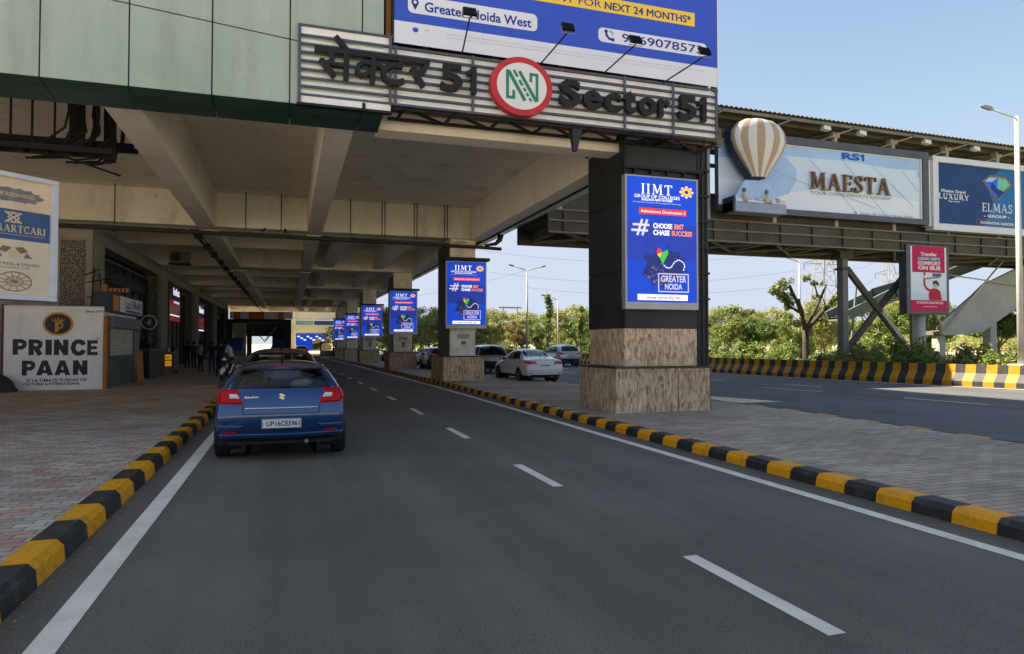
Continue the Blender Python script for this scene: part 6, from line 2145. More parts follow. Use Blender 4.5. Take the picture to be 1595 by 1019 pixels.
KINDS_ = dict(
    hatch=dict(st=[(.10, .0, .10, .50, .31, 1.03, 1.345, .86, .78, .54), (.16, .10, .22, .62, .27, 1.04, 1.385, .905, .83, .58), (.5, .5, .6, .95, .23, 1.03, 1.41, .92, .86, .62),
                   (1.2, 1.2, 1.25, 1.4, .20, 1.0, 1.43, .92, .87, .64), (2., 2., 2., 2., .2, .97, 1.42, .915, .865, .64), (2.75, 2.75, 2.75, 2.35, .2, .95, 1.38, .91, .85, .62),
                   (3.05, 3.05, 3.05, 3.12, .2, .93, .99, .90, .84, .60), (3.5, 3.5, 3.5, 3.5, .2, .84, .92, .89, .8, .55), (3.82, 3.85, 3.8, 3.76, .24, .76, .83, .84, .72, .45), (3.88, 3.95, 3.86, 3.8, .3, .7, .74, .74, .62, .4)],
               axles=(.72, 3.18), r=.30, track=.84, rw=[(-.70, 1.045), (.70, 1.045), (.575, 1.315), (-.575, 1.315)], ws=[(-.7, 1.03), (.7, 1.03), (.55, 1.33), (-.55, 1.33)],
               sg=[[(.68, 1.04), (1.42, 1.02), (1.42, 1.36), (.98, 1.34)], [(1.5, 1.02), (2.66, 1.0), (2.22, 1.34), (1.5, 1.37)]],
               tl=[[(.525, .825), (.83, .835), (.845, 1.025), (.60, 1.03)]], tw=[[(.565, .905), (.70, .91), (.705, .965), (.60, .965)]],
               pl=(.48, .615, -.27, .27), rf=[[(.60, .415), (.78, .42), (.77, .445), (.61, .44)]], val=[(-.8, .31), (.8, .31), (.82, .335), (-.82, .335)], my=2.35, mz=.98),
    sedan=dict(st=[(.06, .0, .08, .14, .31, .98, 1.03, .82, .74, .45), (.12, .08, .16, .25, .27, .98, 1.06, .87, .8, .55), (.55, .5, .5, .62, .23, .97, 1.09, .885, .83, .6), (.85, .85, .85, .8, .2, .97, 1.12, .89, .84, .62),
                   (1.55, 1.5, 1.5, 1.55, .2, .96, 1.43, .89, .845, .58), (2.1, 2.1, 2.1, 2.1, .2, .95, 1.465, .89, .845, .6), (2.7, 2.7, 2.7, 2.6, .2, .94, 1.44, .89, .84, .6), (3.3, 3.3, 3.3, 3.45, .2, .92, 1., .88, .82, .6),
                   (4.1, 4.1, 4.1, 4.1, .2, .82, .9, .87, .78, .5), (4.5, 4.52, 4.48, 4.42, .25, .72, .78, .8, .66, .4), (4.55, 4.6, 4.54, 4.48, .3, .66, .69, .68, .56, .35)],
               axles=(.95, 3.65), r=.31, track=.79, rw=[(-.64, 1.14), (.64, 1.14), (.5, 1.40), (-.5, 1.40)], ws=[(-.7, 1.03), (.7, 1.03), (.52, 1.39), (-.52, 1.39)],
               sg=[[(1.02, 1.03), (1.95, 1.0), (1.95, 1.38), (1.5, 1.36)], [(2.03, 1.0), (3.16, .98), (2.62, 1.36), (2.03, 1.39)]],
               tl=[[(.40, .80), (.80, .82), (.81, .93), (.44, .92)]], tw=[[(.44, .83), (.6, .835), (.6, .85), (.44, .845)]], pl=(.70, .82, -.25, .25), rf=[[(.56, .42), (.74, .425), (.74, .45), (.57, .445)]],
               val=[(-.76, .31), (.76, .31), (.78, .36), (-.78, .36)], my=2.75, mz=1.0),
    suv=dict(st=[(.10, .0, .08, .32, .37, 1.08, 1.52, .84, .8, .6), (.16, .1, .16, .42, .33, 1.08, 1.58, .885, .84, .63), (.6, .6, .6, .75, .29, 1.07, 1.61, .9, .86, .66), (1.4, 1.4, 1.4, 1.4, .26, 1.05, 1.63, .9, .86, .67),
                 (2.3, 2.3, 2.3, 2.3, .26, 1.03, 1.6, .9, .86, .66), (3., 3., 3., 2.6, .26, 1.02, 1.55, .9, .85, .64), (3.25, 3.25, 3.25, 3.3, .26, 1., 1.08, .89, .84, .64), (3.9, 3.9, 3.9, 3.9, .26, .95, 1.02, .88, .82, .58),
                 (4.2, 4.24, 4.18, 4.12, .32, .85, .92, .82, .72, .45), (4.25, 4.3, 4.24, 4.18, .38, .78, .82, .7, .6, .4)],
             axles=(.82, 3.42), r=.34, track=.80, rw=[(-.68, 1.12), (.68, 1.12), (.57, 1.48), (-.57, 1.48)], ws=[(-.72, 1.12), (.72, 1.12), (.58, 1.5), (-.58, 1.5)],
             sg=[[(.55, 1.12), (1.5, 1.1), (1.5, 1.52), (.8, 1.5)], [(1.58, 1.1), (2.9, 1.08), (2.5, 1.48), (1.58, 1.53)]],
             tl=[[(.50, .90), (.83, .92), (.83, 1.02), (.54, 1.0)]], tw=[[(.54, .93), (.64, .935), (.64, .95), (.54, .945)]], pl=(.72, .85, -.25, .25), rf=[[(.58, .5), (.76, .505), (.76, .53), (.59, .525)]],
             val=[(-.8, .37), (.8, .37), (.84, .56), (-.84, .56)], my=2.6, mz=1.08),
)

def body_mesh(st, scale=(1, 1, 1)):
    V, F = [], []
    def half(s):
        yb, ym, ybl, yt, zb, zl, zt, hw, hb, hr = s
        d = zl - zb
        P = [(0, zb), (.8 * hw, zb), (.96 * hw, zb + .06), (hw, zb + .28 * d), (hw, zb + .55 * d), (.975 * hw, zb + .88 * d), (hb, zl),
             (lerp(hb, hr, .52), lerp(zl, zt, .58)), (hr, zt - .16 * (zt - zl) - .005), (hr * .62, zt - .004), (0, zt)]
        def yy(z):
            zm = zb + .42 * d
            if z <= zm:
                return lerp(yb, ym, (z - zb) / max(zm - zb, 1e-6))
            if z <= zl:
                return lerp(ym, ybl, (z - zm) / max(zl - zm, 1e-6))
            return lerp(ybl, yt, (z - zl) / max(zt - zl, 1e-6))
        return [(x, yy(z), z) for x, z in P]
    halves = [half(s) for s in st]
    N = 2 * 11 - 2
    for h in halves:
        ring = h + [(-x, y, z) for x, y, z in h[-2:0:-1]]
        V += ring
    for i in range(len(st) - 1):
        for k in range(N):
            a, b = i * N + k, i * N + (k + 1) % N
            F.append((a, a + N, b + N, b))
    def cap(i, bow, flip):
        base = i * N
        rows = {}
        for lev in range(1, 10):
            r, l = base + lev, base + N - lev
            vr, vl = V[r], V[l]
            ids = [l]
            for t, f in ((.25, .75), (.5, 1), (.75, .75)):
                V.append((lerp(vl[0], vr[0], t), vr[1] + bow * f, vr[2]))
                ids.append(len(V) - 1)
            ids.append(r)
            rows[lev] = ids
        fs = []
        for lev in range(1, 9):
            a, b = rows[lev], rows[lev + 1]
            for j in range(4):
                fs.append((a[j], a[j + 1], b[j + 1], b[j]))
        V[base + 0] = (0, V[base][1] + bow, V[base][2])
        V[base + 10] = (0, V[base + 10][1] + bow, V[base + 10][2])
        a = rows[1]
        fs += [(base, a[j + 1], a[j]) for j in range(4)]
        b = rows[9]
        fs += [(base + 10, b[j], b[j + 1]) for j in range(4)]
        for f in fs:
            F.append(f[::-1] if flip else f)
    cap(0, -.07, False)
    cap(len(st) - 1, .12, True)
    me = bpy.data.meshes.new("b")
    me.from_pydata([(x * scale[0], y * scale[1], z * scale[2]) for x, y, z in V], [], F)
    me.update()
    o = bpy.data.objects.new("b", me)
    COL.objects.link(o)
    m = o.modifiers.new("s", 'SUBSURF')
    m.levels = m.render_levels = 2
    dg = bpy.context.evaluated_depsgraph_get()
    dg.update()
    ev = o.evaluated_get(dg)
    e = ev.to_mesh()
    VV = [v.co.copy() for v in e.vertices]
    FF = [tuple(p.vertices) for p in e.polygons]
    ev.to_mesh_clear()
    bpy.data.objects.remove(o)
    bpy.data.meshes.remove(me)
    return VV, FF

def in_poly(x, y, P):
    c = False
    for i in range(len(P)):
        (x1, y1), (x2, y2) = P[i], P[i - 1]
        if (y1 > y) != (y2 > y) and x < (x2 - x1) * (y - y1) / (y2 - y1) + x1:
            c = not c
    return c

def make_car(name, label, kind, paint, plate=None, see=False, group=None, detail=True, scale=(1, 1, 1), rim="rim", tail="tl_red"):
    K = KINDS_[kind]
    sx, sy, sz = scale
    t = thing(name, label, "car", (0, 0, 0), group)
    VV, FF = body_mesh(K["st"], scale)
    bvh = BVHTree.FromPolygons(VV, FF)
    Lm = max(v.y for v in VV)
    def hit(u, v, ax):
        if ax == 'r':
            o, d = Vector((u, -2, v)), Vector((0, 1, 0))
        elif ax == 'f':
            o, d = Vector((u, Lm + 2, v)), Vector((0, -1, 0))
        else:
            s_ = 1 if ax == 'R' else -1
            o, d = Vector((3 * s_, u, v)), Vector((-s_, 0, 0))
        p, n, i, dd = bvh.ray_cast(o, d)
        if p is None:
            g_ = Vector((u, .15, v)) if ax == 'r' else (Vector((u, Lm - .1, v)) if ax == 'f' else o - Vector((2.1 * (1 if ax == 'R' else -1), 0, 0)))
            p, n, i, dd = bvh.find_nearest(g_)
        if n.dot(d) > 0:
            n = -n
        return p, n
    def patch(mb, Q, ax, m, off=.004, th=.0, nu=10, nv=6):
        q = [(a * (sx if ax in 'rf' else sy), b * sz) for a, b in Q]
        G = []
        for j in range(nv + 1):
            for i in range(nu + 1):
                s_, r_ = i / nu, j / nv
                u = lerp(lerp(q[0][0], q[1][0], s_), lerp(q[3][0], q[2][0], s_), r_)
                v = lerp(lerp(q[0][1], q[1][1], s_), lerp(q[3][1], q[2][1], s_), r_)
                p, n = hit(u, v, ax)
                G.append((p + n * off, p - n * .01))
        W_ = nu + 1
        V = [g_[0] for g_ in G]
        F = [(j * W_ + i, j * W_ + i + 1, (j + 1) * W_ + i + 1, (j + 1) * W_ + i) for j in range(nv) for i in range(nu)]
        if th > 0:
            n0 = len(V)
            V += [g_[1] for g_ in G]
            rim_ = [i for i in range(W_)] + [j * W_ + nu for j in range(1, nv + 1)] + [nv * W_ + i for i in range(nu - 1, -1, -1)] + [j * W_ for j in range(nv - 1, 0, -1)]
            F += [(a, a + n0, b + n0, b) for a, b in zip(rim_, rim_[1:] + rim_[:1])]
        mb.add(V, F, m)
        return mb
    flipx = lambda P: [(-a, b) for a, b in P]
    # cut wheel arches and, where one can look in, the windows
    rw_, sgs = K["rw"], K["sg"]
    ra = K["r"] * sz + .055
    ax_ = [a * sy for a in K["axles"]]
    zc = K["r"] * sz
    kill = set()
    for fi, f in enumerate(FF):
        c = sum((VV[i] for i in f), Vector()) / len(f)
        if abs(c.x) > .5 * sx and any((c.y - a) ** 2 + (c.z - zc) ** 2 < ra * ra for a in ax_):
            kill.add(fi)
        if see:
            shrink = lambda P: [(lerp(sum(p[0] for p in P) / 4, p[0], .95), lerp(sum(p[1] for p in P) / 4, p[1], .93)) for p in P]
            if c.y < 1.2 and in_poly(c.x / sx, c.z / sz, shrink(rw_)) or (c.y > 2.2 * sy and in_poly(c.x / sx, c.z / sz, shrink(K["ws"]))):
                kill.add(fi)
            if abs(c.x) > .5 and any(in_poly(c.y / sy, c.z / sz, shrink(P)) for P in sgs):
                kill.add(fi)
    keep = [f for i, f in enumerate(FF) if i not in kill]
    V2 = [v.copy() for v in VV]
    bnd = {}
    for f in keep:
        for a, b in zip(f, f[1:] + f[:1]):
            e = (min(a, b), max(a, b))
            bnd[e] = bnd.get(e, 0) + 1
    for (a, b), n_ in bnd.items():
        if n_ == 1:
            for i in (a, b):
                v = V2[i]
                for y0 in ax_:
                    dy, dz = v.y - y0, v.z - zc
                    L = math.hypot(dy, dz)
                    if abs(v.x) > .45 * sx and L < ra * 1.45 and L > .05:
                        v.y, v.z = y0 + dy / L * ra, zc + dz / L * ra
    under = lambda f: sum(VV[i].z for i in f) / len(f) < (K["st"][2][4] + .09) * sz
    mb = MB().add(V2, [f for f in keep if not under(f)], paint).add(V2, [f for f in keep if under(f)], "trim_k")
    body = mb.build("body", t, True)
    mb = MB()
    if see:
        off = [v.copy() for v in V2]
        cen = Vector((0, 1.9 * sy, .8 * sz))
        for v in off:
            v -= (v - cen).normalized() * .05
        mb.add(off, [f[::-1] for f in keep], "cabin")
    mb.box(-.72 * sx, .72 * sx, .25, Lm - .3, .22 * sz, .42 * sz, "trim_k")
    for y0 in ax_:
        for s_ in (-1, 1):
            V, F = [], []
            n_ = 16
            for k in range(n_ + 1):
                a = math.pi * (k / n_) * 1.3 - .15 * math.pi
                for x in (.55, .885):
                    V.append((s_ * x * sx, y0 + ra * 1.01 * math.cos(a), zc + ra * 1.01 * math.sin(a)))
            F = [(2 * k, 2 * k + 1, 2 * k + 3, 2 * k + 2) for k in range(n_)]
            mb.add(V, F, "trim_k")
    mb.tube([(.35, .12, .26), (.35, .4, .27)], .03, "galv", 8)
    mb.build("underbody", t)
    gl = "gl_see" if see else "gl_dark"
    patch(MB(), rw_, 'r', gl, .004).build("rear_window", t, True)
    patch(MB(), K["ws"], 'f', gl, .004).build("windscreen", t, True)
    if see:
        mb = MB()
        (a, b, c, d) = rw_
        k = .93
        ce = (0, (a[1] + c[1]) / 2)
        inn = [(lerp(ce[0], p[0], k), lerp(ce[1], p[1], .86)) for p in rw_]
        for i in range(4):
            j = (i + 1) % 4
            patch(mb, [rw_[i], rw_[j], inn[j], inn[i]], 'r', "trim_k", .007, 0, 8, 1)
        mb.build("window_border", t, True)
    for s_ in 'LR':
        for P in sgs:
            patch(MB(), P, s_, gl, .004, 0, 8, 6).build("side_window", t, True)
    for side in (1, -1):
        for P, Q in zip(K["tl"], K["tw"]):
            P2, Q2 = (P, Q) if side > 0 else (flipx(P), flipx(Q))
            lt = patch(MB(), P2, 'r', tail, .018, .01, 8, 6).build("tail_light", t, True)
            patch(MB(), Q2, 'r', "tl_white", .024, .004, 6, 4).build("reversing_lamp", lt, True)
            # wrap of the lamp along the flank
            z0, z1 = P[1][1], P[2][1]
            patch(MB(), [(.10, z0 + .02), (.34, z0 + .07), (.30, z1 - .01), (.16, z1)], 'R' if side > 0 else 'L', tail, .012, .01, 5, 4).build("lamp_wrap", lt, True)
        for P in K["rf"]:
            patch(MB(), P if side > 0 else flipx(P), 'r', "tl_red", .006, .004, 6, 2).build("reflector", t, True)
    patch(MB(), K["val"], 'r', "trim_k", .004, 0, 14, 3).build("lower_valance", t, True)
    # number plate
    z0, z1, x0, x1 = K["pl"]
    p, n_ = hit(0, (z0 + z1) / 2 * sz, 'r')
    yp = p.y - .02
    pb = MB().box(x0 * sx, x1 * sx, yp - .006, yp + .03, z0 * sz, z1 * sz, "plate").build("number_plate", t)
    mb = MB()
    cv = Cv(mb, (0, yp - .008, 0))
    w = (x1 - x0) * sx
    if plate:
        cv.text(plate, x0 * sx + w * .12, x1 * sx - w * .04, z0 * sz + .03, z1 * sz - .03, "ink", .001, None, .02)
        cv.rect(x0 * sx + .012, x0 * sx + w * .08, z0 * sz + .03, z1 * sz - .05, "tl_white", .001)
        cv.ribbon([(x0 * sx + .006, z0 * sz + .006), (x1 * sx - .006, z0 * sz + .006), (x1 * sx - .006, z1 * sz - .006), (x0 * sx + .006, z1 * sz - .006)], .005, "ink", .001, None, True)
    else:
        for k in range(7):
            cv.rect(x0 * sx + w * (.1 + k * .12), x0 * sx + w * (.18 + k * .12), z0 * sz + .035, z1 * sz - .035, "ink", .001)
    mb.build("plate_lettering", pb)
    # shut lines, handles
    mb = MB()
    for s_ in 'LR':
        for P in sgs:
            y0, y1 = P[0][0], P[1][0]
            patch(mb, [(y1, .42), (y1 + .012, .42), (y1 + .012, P[1][1]), (y1, P[1][1])], s_, "trim_k", .0015, 0, 1, 8)
        patch(mb, [(ax_[0] / sy + .36, .30), (ax_[1] / sy - .38, .30), (ax_[1] / sy - .38, .36), (ax_[0] / sy + .36, .36)], s_, "trim_k", .003, 0, 8, 1)
    tlx = K["tl"][0]
    for side in (1, -1):
        X = tlx[0][0] * side
        patch(mb, [(X - .005, tlx[0][1] - .14), (X + .005, tlx[0][1] - .14), (X + .005, tlx[0][1]), (X - .005, tlx[0][1])], 'r', "trim_k", .002, 0, 1, 4)
    if kind != 'sedan':
        X = tlx[0][0]
        patch(mb, [(-X, tlx[0][1] - .145), (X, tlx[0][1] - .145), (X, tlx[0][1] - .135), (-X, tlx[0][1] - .135)], 'r', "trim_k", .002, 0, 12, 1)
    mb.build("shut_line", t)
    for s_ in (-1, 1):
        for P in sgs:
            p, n_ = hit((P[1][0] - .2) * sy, (P[1][1] - .12) * sz, 'R' if s_ > 0 else 'L')
            MB().tube([p + n_ * .0 + Vector((0, -.08, 0)), p + n_ * .03 + Vector((0, -.05, 0)), p + n_ * .03 + Vector((0, .05, 0)), p + Vector((0, .08, 0))], .012, paint, 6).build("door_handle", t, True)
        y0, z0 = K["my"] * sy, K["mz"] * sz
        p, n_ = hit(y0, z0, 'R' if s_ > 0 else 'L')
        mm = MB().tube([p, p + Vector((s_ * .06, 0, .01))], .02, "trim_k", 6)
        mm.hexa([p + Vector((s_ * a, b, c)) for a, b, c in ((.04, -.04, -.06), (.21, -.03, -.05), (.20, .10, -.04), (.04, .10, -.05))],
                [p + Vector((s_ * a, b, c)) for a, b, c in ((.04, -.04, .07), (.20, -.03, .07), (.19, .09, .06), (.04, .09, .06))], "trim_k" if kind == 'hatch' and detail else paint)
        mo = mm.build("door_mirror", t, False, .02)
        MB().quad(p + Vector((s_ * .055, -.043, -.045)), p + Vector((s_ * .195, -.033, -.037)), p + Vector((s_ * .185, -.033, .056)), p + Vector((s_ * .055, -.043, .056)), "mirror").build("mirror_glass", mo)
        patch(MB(), [(s_ * .45, K["st"][-1][5] - .02), (s_ * .7, K["st"][-1][5] + .0), (s_ * .74, K["st"][-1][5] + .07), (s_ * .48, K["st"][-1][5] + .02)], 'f', "tl_white", .012, .01, 5, 3).build("headlight", t, True)
        for y0 in ax_:
            r = K["r"] * sz
            x = s_ * K["track"] * sx
            w = .10
            wh = MB().lathe([(r * .66, -w * .95), (r * .93, -w), (r * .985, -w * .8), (r, -w * .3), (r * .992, -w * .28), (r * .992, -w * .22), (r, -w * .2), (r, w * .2), (r * .992, w * .22), (r * .992, w * .28), (r, w * .3), (r * .985, w * .8), (r * .93, w), (r * .66, w * .95)], (x, y0, r), "tyre", 36, 'x').build("wheel", t, True)
            mb = MB()
            mb.lathe([(r * .67, s_ * w * .55), (r * .67, s_ * w * .98), (r * .60, s_ * w * .92), (r * .58, s_ * w * .4)], (x, y0, r), rim, 28, 'x')
            for k in range(5):
                a = 2 * math.pi * k / 5 + .3
                c, s2 = math.cos(a), math.sin(a)
                mb.bar((x + s_ * w * .9, y0 + r * .08 * c, r + r * .08 * s2), (x + s_ * w * .8, y0 + r * .63 * c, r + r * .63 * s2), .035, .05, rim, (1, 0, 0))
            mb.lathe([(r * .14, s_ * w * .8), (r * .12, s_ * w * 1.0)], (x, y0, r), rim, 12, 'x')
            mb.build("rim", wh)
    if kind != 'sedan':
        zt = K["st"][2][6] * sz
        yt = K["st"][1][3] * sy
        p, n_ = hit(0, zt - .03, 'r')
        MB().box(-.11 * sx - .03, .11 * sx + .03, yt - .135, yt - .02, zt - .075, zt - .052, "tl_red").build("brake_light", t)
    MB().tube([(0, K["st"][2][3] * sy, K["st"][2][6] * sz - .02), (0, K["st"][2][3] * sy - .12, K["st"][2][6] * sz + .16)], [.016, .005], "trim_k", 6).build("antenna", t)
    if see:
        h_ = K["rw"][0][1] * sz
        mb = MB()
        for x in (-.40, .40):
            mb.tube([(x * sx, 1.15, .55 * sz), (x * sx, 1.02, h_ + .02)], .23, "cabin", 12)
            mb.tube([(x * sx, 2.05, .55 * sz), (x * sx, 1.95, h_ + .04)], .24, "cabin", 12)
        mb.build("seat", t, True)
        for x in (-.42, .42):
            for y in (1.0, 1.92):
                MB().box(x * sx - .13, x * sx + .13, y - .05, y + .05, h_ + .03, h_ + .2, "cabin").build("headrest", t, False, .03)
        MB().box(-.62 * sx, .62 * sx, .45, .95, h_ - .09, h_ - .06, "cabin").build("parcel_shelf", t)
        MB().box(-.7 * sx, .7 * sx, 2.6 * sy, 3.0 * sy, .6 * sz, .9 * sz, "cabin").box(-.7 * sx, .7 * sx, .3, 3. * sy, .3 * sz, .34 * sz, "cabin").build("dashboard", t)
    return t, hit, patch

# the blue hatchback in front
car, hit, patch = make_car("hatchback", "blue hatchback with red tail lights stopped in the left lane", "hatch", "blue_paint", "UP16CE5961", True)
p, n = hit(0, .93, 'r')
mb = MB()
cv = Cv(mb, (0, p.y - .018, .93))
cv.poly([(-.01, .045), (.048, .012), (.022, .0), (-.012, .02), (-.025, .012), (.03, -.03), (.048, -.022), (.048, -.028), (.01, -.047), (-.048, -.012), (-.022, .0), (.012, -.02), (.025, -.012), (-.03, .03), (-.048, .022), (-.048, .028)], "chrome", 0, -.012)
mb.build("emblem", car)
mb = MB()
cv = Cv(mb, (0, p.y - .012, .93))
cv.text("BALENO", -.50, -.31, -.018, .008, "chrome", 0, None, .02)
mb.build("badge_lettering", car)
patch(MB(), [(-.50, .755), (.50, .755), (.50, .775), (-.50, .775)], 'r', "chrome", .014, .01, 16, 1).build("chrome_strip", car, True)
mb = MB()
patch(mb, [(-.56, .455), (.56, .455), (.43, .635), (-.43, .635)], 'r', "blue_paint", -.004, 0, 10, 4)
for a, b in (((-.57, .45), (-.44, .64)), ((.57, .45), (.44, .64))):
    s_ = 1 if a[0] > 0 else -1
    patch(mb, [(a[0], a[1]), (a[0] - .012 * s_, a[1]), (b[0] - .012 * s_, b[1]), b], 'r', "trim_k", .002, 0, 1, 6)
patch(mb, [(-.57, .445), (.57, .445), (.57, .455), (-.57, .455)], 'r', "trim_k", .003, 0, 12, 1)
mb.build("plate_recess", car)
mb = MB()
for s_ in (-1, 1):
    patch(mb, [(s_ * .84, .462), (s_ * .60, .462), (s_ * .50, .525), (s_ * .85, .535)], 'r', "blue_paint", .022, .012, 10, 4)
    patch(mb, [(s_ * .86, .345), (s_ * .0, .345), (s_ * .0, .400), (s_ * .86, .408)], 'r', "blue_paint", .016, .012, 12, 3)
mb.build("bumper_moulding", car, True)
mb = MB()
p0, _ = hit(.12, 1.06, 'r')
mb.tube([p0 + Vector((0, -.02, 0)), p0 + Vector((-.1, -.02, .015)), p0 + Vector((-.46, -.015, .03))], [.014, .009, .005], "trim_k", 6)
mb.build("rear_wiper", car)
car.location = (-.09, 10.42, .002)
car.rotation_euler = (0, 0, R(.4))
mb = MB().hexa([(-.04, 10.92, 1.0), (.40, 10.90, 1.0), (.40, 11.16, 1.0), (-.04, 11.16, 1.0)], [(.02, 10.95, 1.17), (.36, 10.93, 1.19), (.38, 11.12, 1.18), (.0, 11.12, 1.16)], "cushion")
tag(mb.build("cushion", None, True, 0, 2), "cream cushion on the parcel shelf of the blue hatchback", "cushion")

car, hit, patch = make_car("hatchback", "dark hatchback with a white wing mirror ahead of the blue car", "hatch", "grey_paint", None, True, None, True, (1.0, 1.0, 1.11))
car.location = (-.18, 15.9, .002)
for ch in car.children:
    if ch.name.startswith("door_mirror"):
        ch.data = ch.data.copy()
        ch.data.materials.clear()
        ch.data.materials.append(MT["white_paint_car"])
CARG = "cars on the right carriageway"
car, _, _ = make_car("sedan", "white sedan parked beside the median, just right of the second pillar", "sedan", "white_paint_car", None, False, CARG)
car.location = (10.42, 27.2, .002)
car.rotation_euler = (0, 0, R(2))
car, _, _ = make_car("parked_car", "black sport utility car partly hidden behind the second pillar", "suv", "black_paint", None, False, CARG)
car.location = (11.0, 36.8, .002)
car, _, _ = make_car("estate_car", "silver white sport utility car driving in the right carriageway", "suv", "silver_paint", None, False, CARG)
car.location = (19.5, 45.8, .002)
car, _, _ = make_car("parked_car", "white hatchback standing between the third and second pillars", "hatch", "white_paint_car", None, False, CARG, True, (.96, .95, 1.0))
car.location = (9.75, 47.2, .002)
whatch = car
car, _, _ = make_car("parked_car", "dark maroon car hidden for the most part by the second pillar's left edge", "hatch", "maroon_paint", None, False, CARG, True, (.96, .95, 1.04))
car.location = (9.1, 41.2, .002)
blk = car
c = dup(whatch, (9.3, 62, .002), 0, "white car glimpsed between the fourth and third pillars")
c = dup(blk, (11.9, 52.5, .002), 0, "dark car farther on, between the third and second pillars")
c = dup(whatch, (1.6, 92, .002), R(4), "small white car far down the service road")
c = dup(blk, (8.6, 92, .002), 0, "dark car parked beyond the guard booth")
c = dup(whatch, (26.6 + 9, 49, .002), R(80), "white car parked beyond the shrubs near the lopped tree")

# scooter
t = thing("scooter", "dark scooter with white front mudguard at the left kerb beside the persons", "scooter", (0, 0, 0))
for y in (0, 1.25):
    w = MB().lathe([(.14, -.05), (.24, -.05), (.255, -.03), (.255, .03), (.24, .05), (.14, .05)], (0, y, .255), "tyre", 24, 'x').build("wheel", t, True)
    MB().lathe([(.14, -.04), (.05, -.05), (.05, .05), (.14, .04)], (0, y, .255), "rim", 18, 'x').build("rim", w)
mb = MB().tube([(0, -.25, .62), (0, 0, .66), (0, .35, .6), (0, .55, .34), (0, .9, .32), (0, 1.05, .55), (0, 1.0, .95)], [.08, .17, .19, .15, .14, .16, .09], "black_paint", 12)
mb.build("body", t, True)
MB().tube([(0, -.3, .78), (0, .0, .80), (0, .42, .76)], [.10, .14, .10], "trim_k", 10).build("seat", t, True)
MB().tube([(0, 1.05, .40), (0, 1.2, .54), (0, 1.38, .50), (0, 1.5, .36)], [.05, .09, .09, .04], "white", 10).build("front_mudguard", t, True)
MB().tube([(-.33, .88, 1.02), (-.15, .95, 1.0), (.15, .95, 1.0), (.33, .88, 1.02)], .022, "trim_k", 8).tube([(0, 1.22, .25), (0, .97, 1.0)], .03, "galv", 8).build("handlebar", t, True)
MB().lathe([(.09, 0), (.08, .06), (.02, .09)], (0, 1.02, .92), "tl_white", 14, 'y').build("headlight", t, True)
for s_ in (-1, 1):
    MB().tube([(s_ * .25, .92, 1.02), (s_ * .33, .9, 1.2)], .008, "trim_k", 5).lathe([(.06, 0), (.06, .015)], (s_ * .34, .9, 1.23), "trim_k", 12, 'y').build("mirror", t)
MB().box(-.08, .08, -.33, -.26, .55, .65, "tl_red").build("tail_light", t)
t.location = (-2.3, 30.4, .125)
t.rotation_euler = (0, 0, R(172))

# ------------------------------------------------------------------ persons
SK = mat("skin", S(140, 96, 72), .6, 0, .08, 10)
HAIR = mat("hair_dark", S(22, 19, 18), .7, 0, .2, 20)
SHOE = mat("shoe_dark", S(34, 30, 28), .6, 0, .1)
def cloth(name, c):
    return mat(name, c, .9, 0, .18, 9, bump=.25, bscale=30)

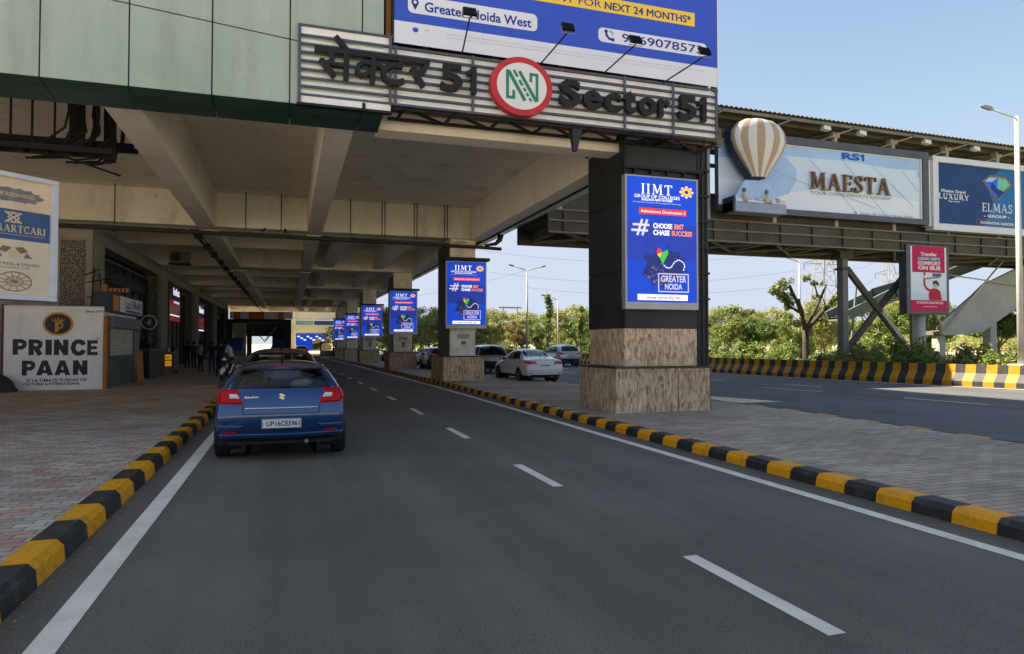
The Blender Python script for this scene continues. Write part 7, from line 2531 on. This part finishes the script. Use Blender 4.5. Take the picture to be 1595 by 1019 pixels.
def person(label, loc, rotz, shirt, trousers, lean=0., arms="down", stride=.0, hh=1.70, bare=True):
    k = hh / 1.72
    t = thing("person", label, "person", (0, 0, 0), "persons waiting by the shops")
    J, E, Rr = [], [], []
    def j(x, y, z, r, parent=None):
        J.append((x, y + lean * max(0, z - .9), z))
        Rr.append(r)
        if parent is not None:
            E.append((parent, len(J) - 1))
        return len(J) - 1
    pel = j(0, 0, .96, .135)
    sp = j(0, .01, 1.12, .125, pel)
    ch = j(0, .015, 1.30, .15, sp)
    nb = j(0, .0, 1.44, .075, ch)
    nk = j(0, .015, 1.51, .055, nb)
    hd = j(0, .03, 1.59, .085, nk)
    ht = j(0, .025, 1.67, .075, hd)
    for s_ in (-1, 1):
        sh = j(s_ * .17, 0, 1.40, .062, ch)
        if arms == "down":
            el, wr, d = (s_ * .235, -.02, 1.13), (s_ * .245, .07, .90), Vector((0, .25, -1))
        elif arms == "fold":
            el, wr, d = (s_ * .25, .03, 1.14), (s_ * .10, .22, 1.16), Vector((-s_, .4, .1))
        else:
            el, wr, d = (s_ * .23, .12, 1.16), (s_ * .18, .34, 1.20), Vector((0, 1, .1))
        e = j(*el, .045, sh)
        w = j(*wr, .032, e)
        d.normalize()
        o = Vector(wr)
        side = Vector((1, 0, 0)) if abs(d.x) < .6 else Vector((0, 0, 1))
        pm = j(*(o + d * .07), .034, w)
        for f in range(4):
            b = o + d * .10 + side * (f - 1.5) * .02
            L = (.065, .075, .072, .055)[f]
            f1 = j(*b, .0095, pm)
            f2 = j(*(b + d * L * .6 + Vector((0, .01, 0))), .0085, f1)
            j(*(b + d * L + Vector((0, .025, 0))), .007, f2)
        th = j(*(o + d * .045 + Vector((-s_ * .035, .02, 0))), .011, w)
        j(*(o + d * .09 + Vector((-s_ * .05, .035, 0))), .009, th)
    for s_ in (-1, 1):
        st_ = stride * s_
        hp = j(s_ * .09, 0, .90, .098, pel)
        kn = j(s_ * .10, .03 + st_ * .5, .50, .062, hp)
        an = j(s_ * .105, st_, .10, .043, kn)
        j(s_ * .115, st_ + .13, .045, .04, an)
    me = bpy.data.meshes.new("p")
    me.from_pydata([(x * k, y * k, z * k) for x, y, z in J], E, [])
    ob = bpy.data.objects.new("p", me)
    COL.objects.link(ob)
    ob.modifiers.new("s", 'SKIN')
    for i, r in enumerate(Rr):
        me.skin_vertices[0].data[i].radius = (r * k, r * k)
    me.skin_vertices[0].data[0].use_root = True
    sm = ob.modifiers.new("b", 'SUBSURF')
    sm.levels = sm.render_levels = 2
    dg = bpy.context.evaluated_depsgraph_get()
    dg.update()
    m2 = bpy.data.meshes.new_from_object(ob.evaluated_get(dg))
    bpy.data.objects.remove(ob)
    m2.name = "body"
    m2.materials.clear()
    for m in (SK, shirt, trousers, SHOE):
        m2.materials.append(m)
    mi = []
    for p in m2.polygons:
        x, y, z = p.center / k
        if z < .085:
            mi.append(3)
        elif z < .95 and abs(x) < .2:
            mi.append(2)
        elif z < 1.47 and (abs(x) < .205 or z > 1.16 or not bare) and (abs(x) < .2 or z > .98):
            mi.append(1)
        else:
            mi.append(0)
    m2.polygons.foreach_set("material_index", mi)
    m2.polygons.foreach_set("use_smooth", [True] * len(mi))
    b = bpy.data.objects.new("body", m2)
    COL.objects.link(b)
    b.parent = t
    hy = lean * .75
    MB().lathe([(.02, .10), (.072, .075), (.094, .02), (.097, -.03), (.085, -.075)], (0, (.005 + hy) * k, 1.635 * k), HAIR, 16).build("hair", t, True)
    MB().tube([(0, (.115 + hy) * k, 1.625 * k), (0, (.14 + hy) * k, 1.595 * k)], [.008, .014], SK, 6).box(-.042, -.022, (.108 + hy) * k, (.114 + hy) * k, 1.628 * k, 1.638 * k, "ink").box(.022, .042, (.108 + hy) * k, (.114 + hy) * k, 1.628 * k, 1.638 * k, "ink").box(-.022, .022, (.108 + hy) * k, (.112 + hy) * k, 1.55 * k, 1.558 * k, "maroon_paint").build("face", t)
    t.location = loc
    t.rotation_euler = (0, 0, rotz)
    return t
PZ = .125
C = {n: cloth(n, c) for n, c in (("cloth_pale_blue", S(168, 180, 196)), ("cloth_black", S(26, 26, 30)), ("cloth_jeans", S(44, 60, 104)), ("cloth_navy", S(30, 34, 52)), ("cloth_white", S(206, 204, 208)),
                                 ("cloth_charcoal", S(44, 42, 44)), ("cloth_pink", S(186, 140, 120)))}
person("person in a pale blue shirt and dark trousers standing by the columns", (-4.68, 41.4, PZ), R(-60), C["cloth_pale_blue"], C["cloth_black"], .0, "down", .05)
person("person in a black shirt and blue jeans, seen from behind", (-3.81, 38.7, PZ), R(10), C["cloth_black"], C["cloth_jeans"], .0, "down", .02)
person("person in dark blue clothes beside the scooter", (-3.05, 34.2, PZ), R(-40), C["cloth_navy"], C["cloth_navy"], .05, "fold", .06)
person("person in a white shirt bending over near the blue car", (-2.62, 35.6, PZ), R(70), C["cloth_white"], C["cloth_charcoal"], .35, "front", .05)
person("person all in black near the yellow-sign cart", (-6.0, 46.6, PZ), R(160), C["cloth_black"], C["cloth_black"], .0, "fold", 0)
person("person in charcoal clothes under the lit shop sign", (-5.5, 45.6, PZ), R(30), C["cloth_charcoal"], C["cloth_black"], .0, "down", .04)
person("person in dark clothes with a pinkish bag-coloured shawl by the far column", (-3.75, 42.0, PZ), R(120), C["cloth_pink"], C["cloth_charcoal"], .0, "fold", .0, 1.55)
person("person in dark clothes standing at the far guard booth", (5.6, 86.6, .1), R(200), C["cloth_charcoal"], C["cloth_black"], .0, "down", .05)
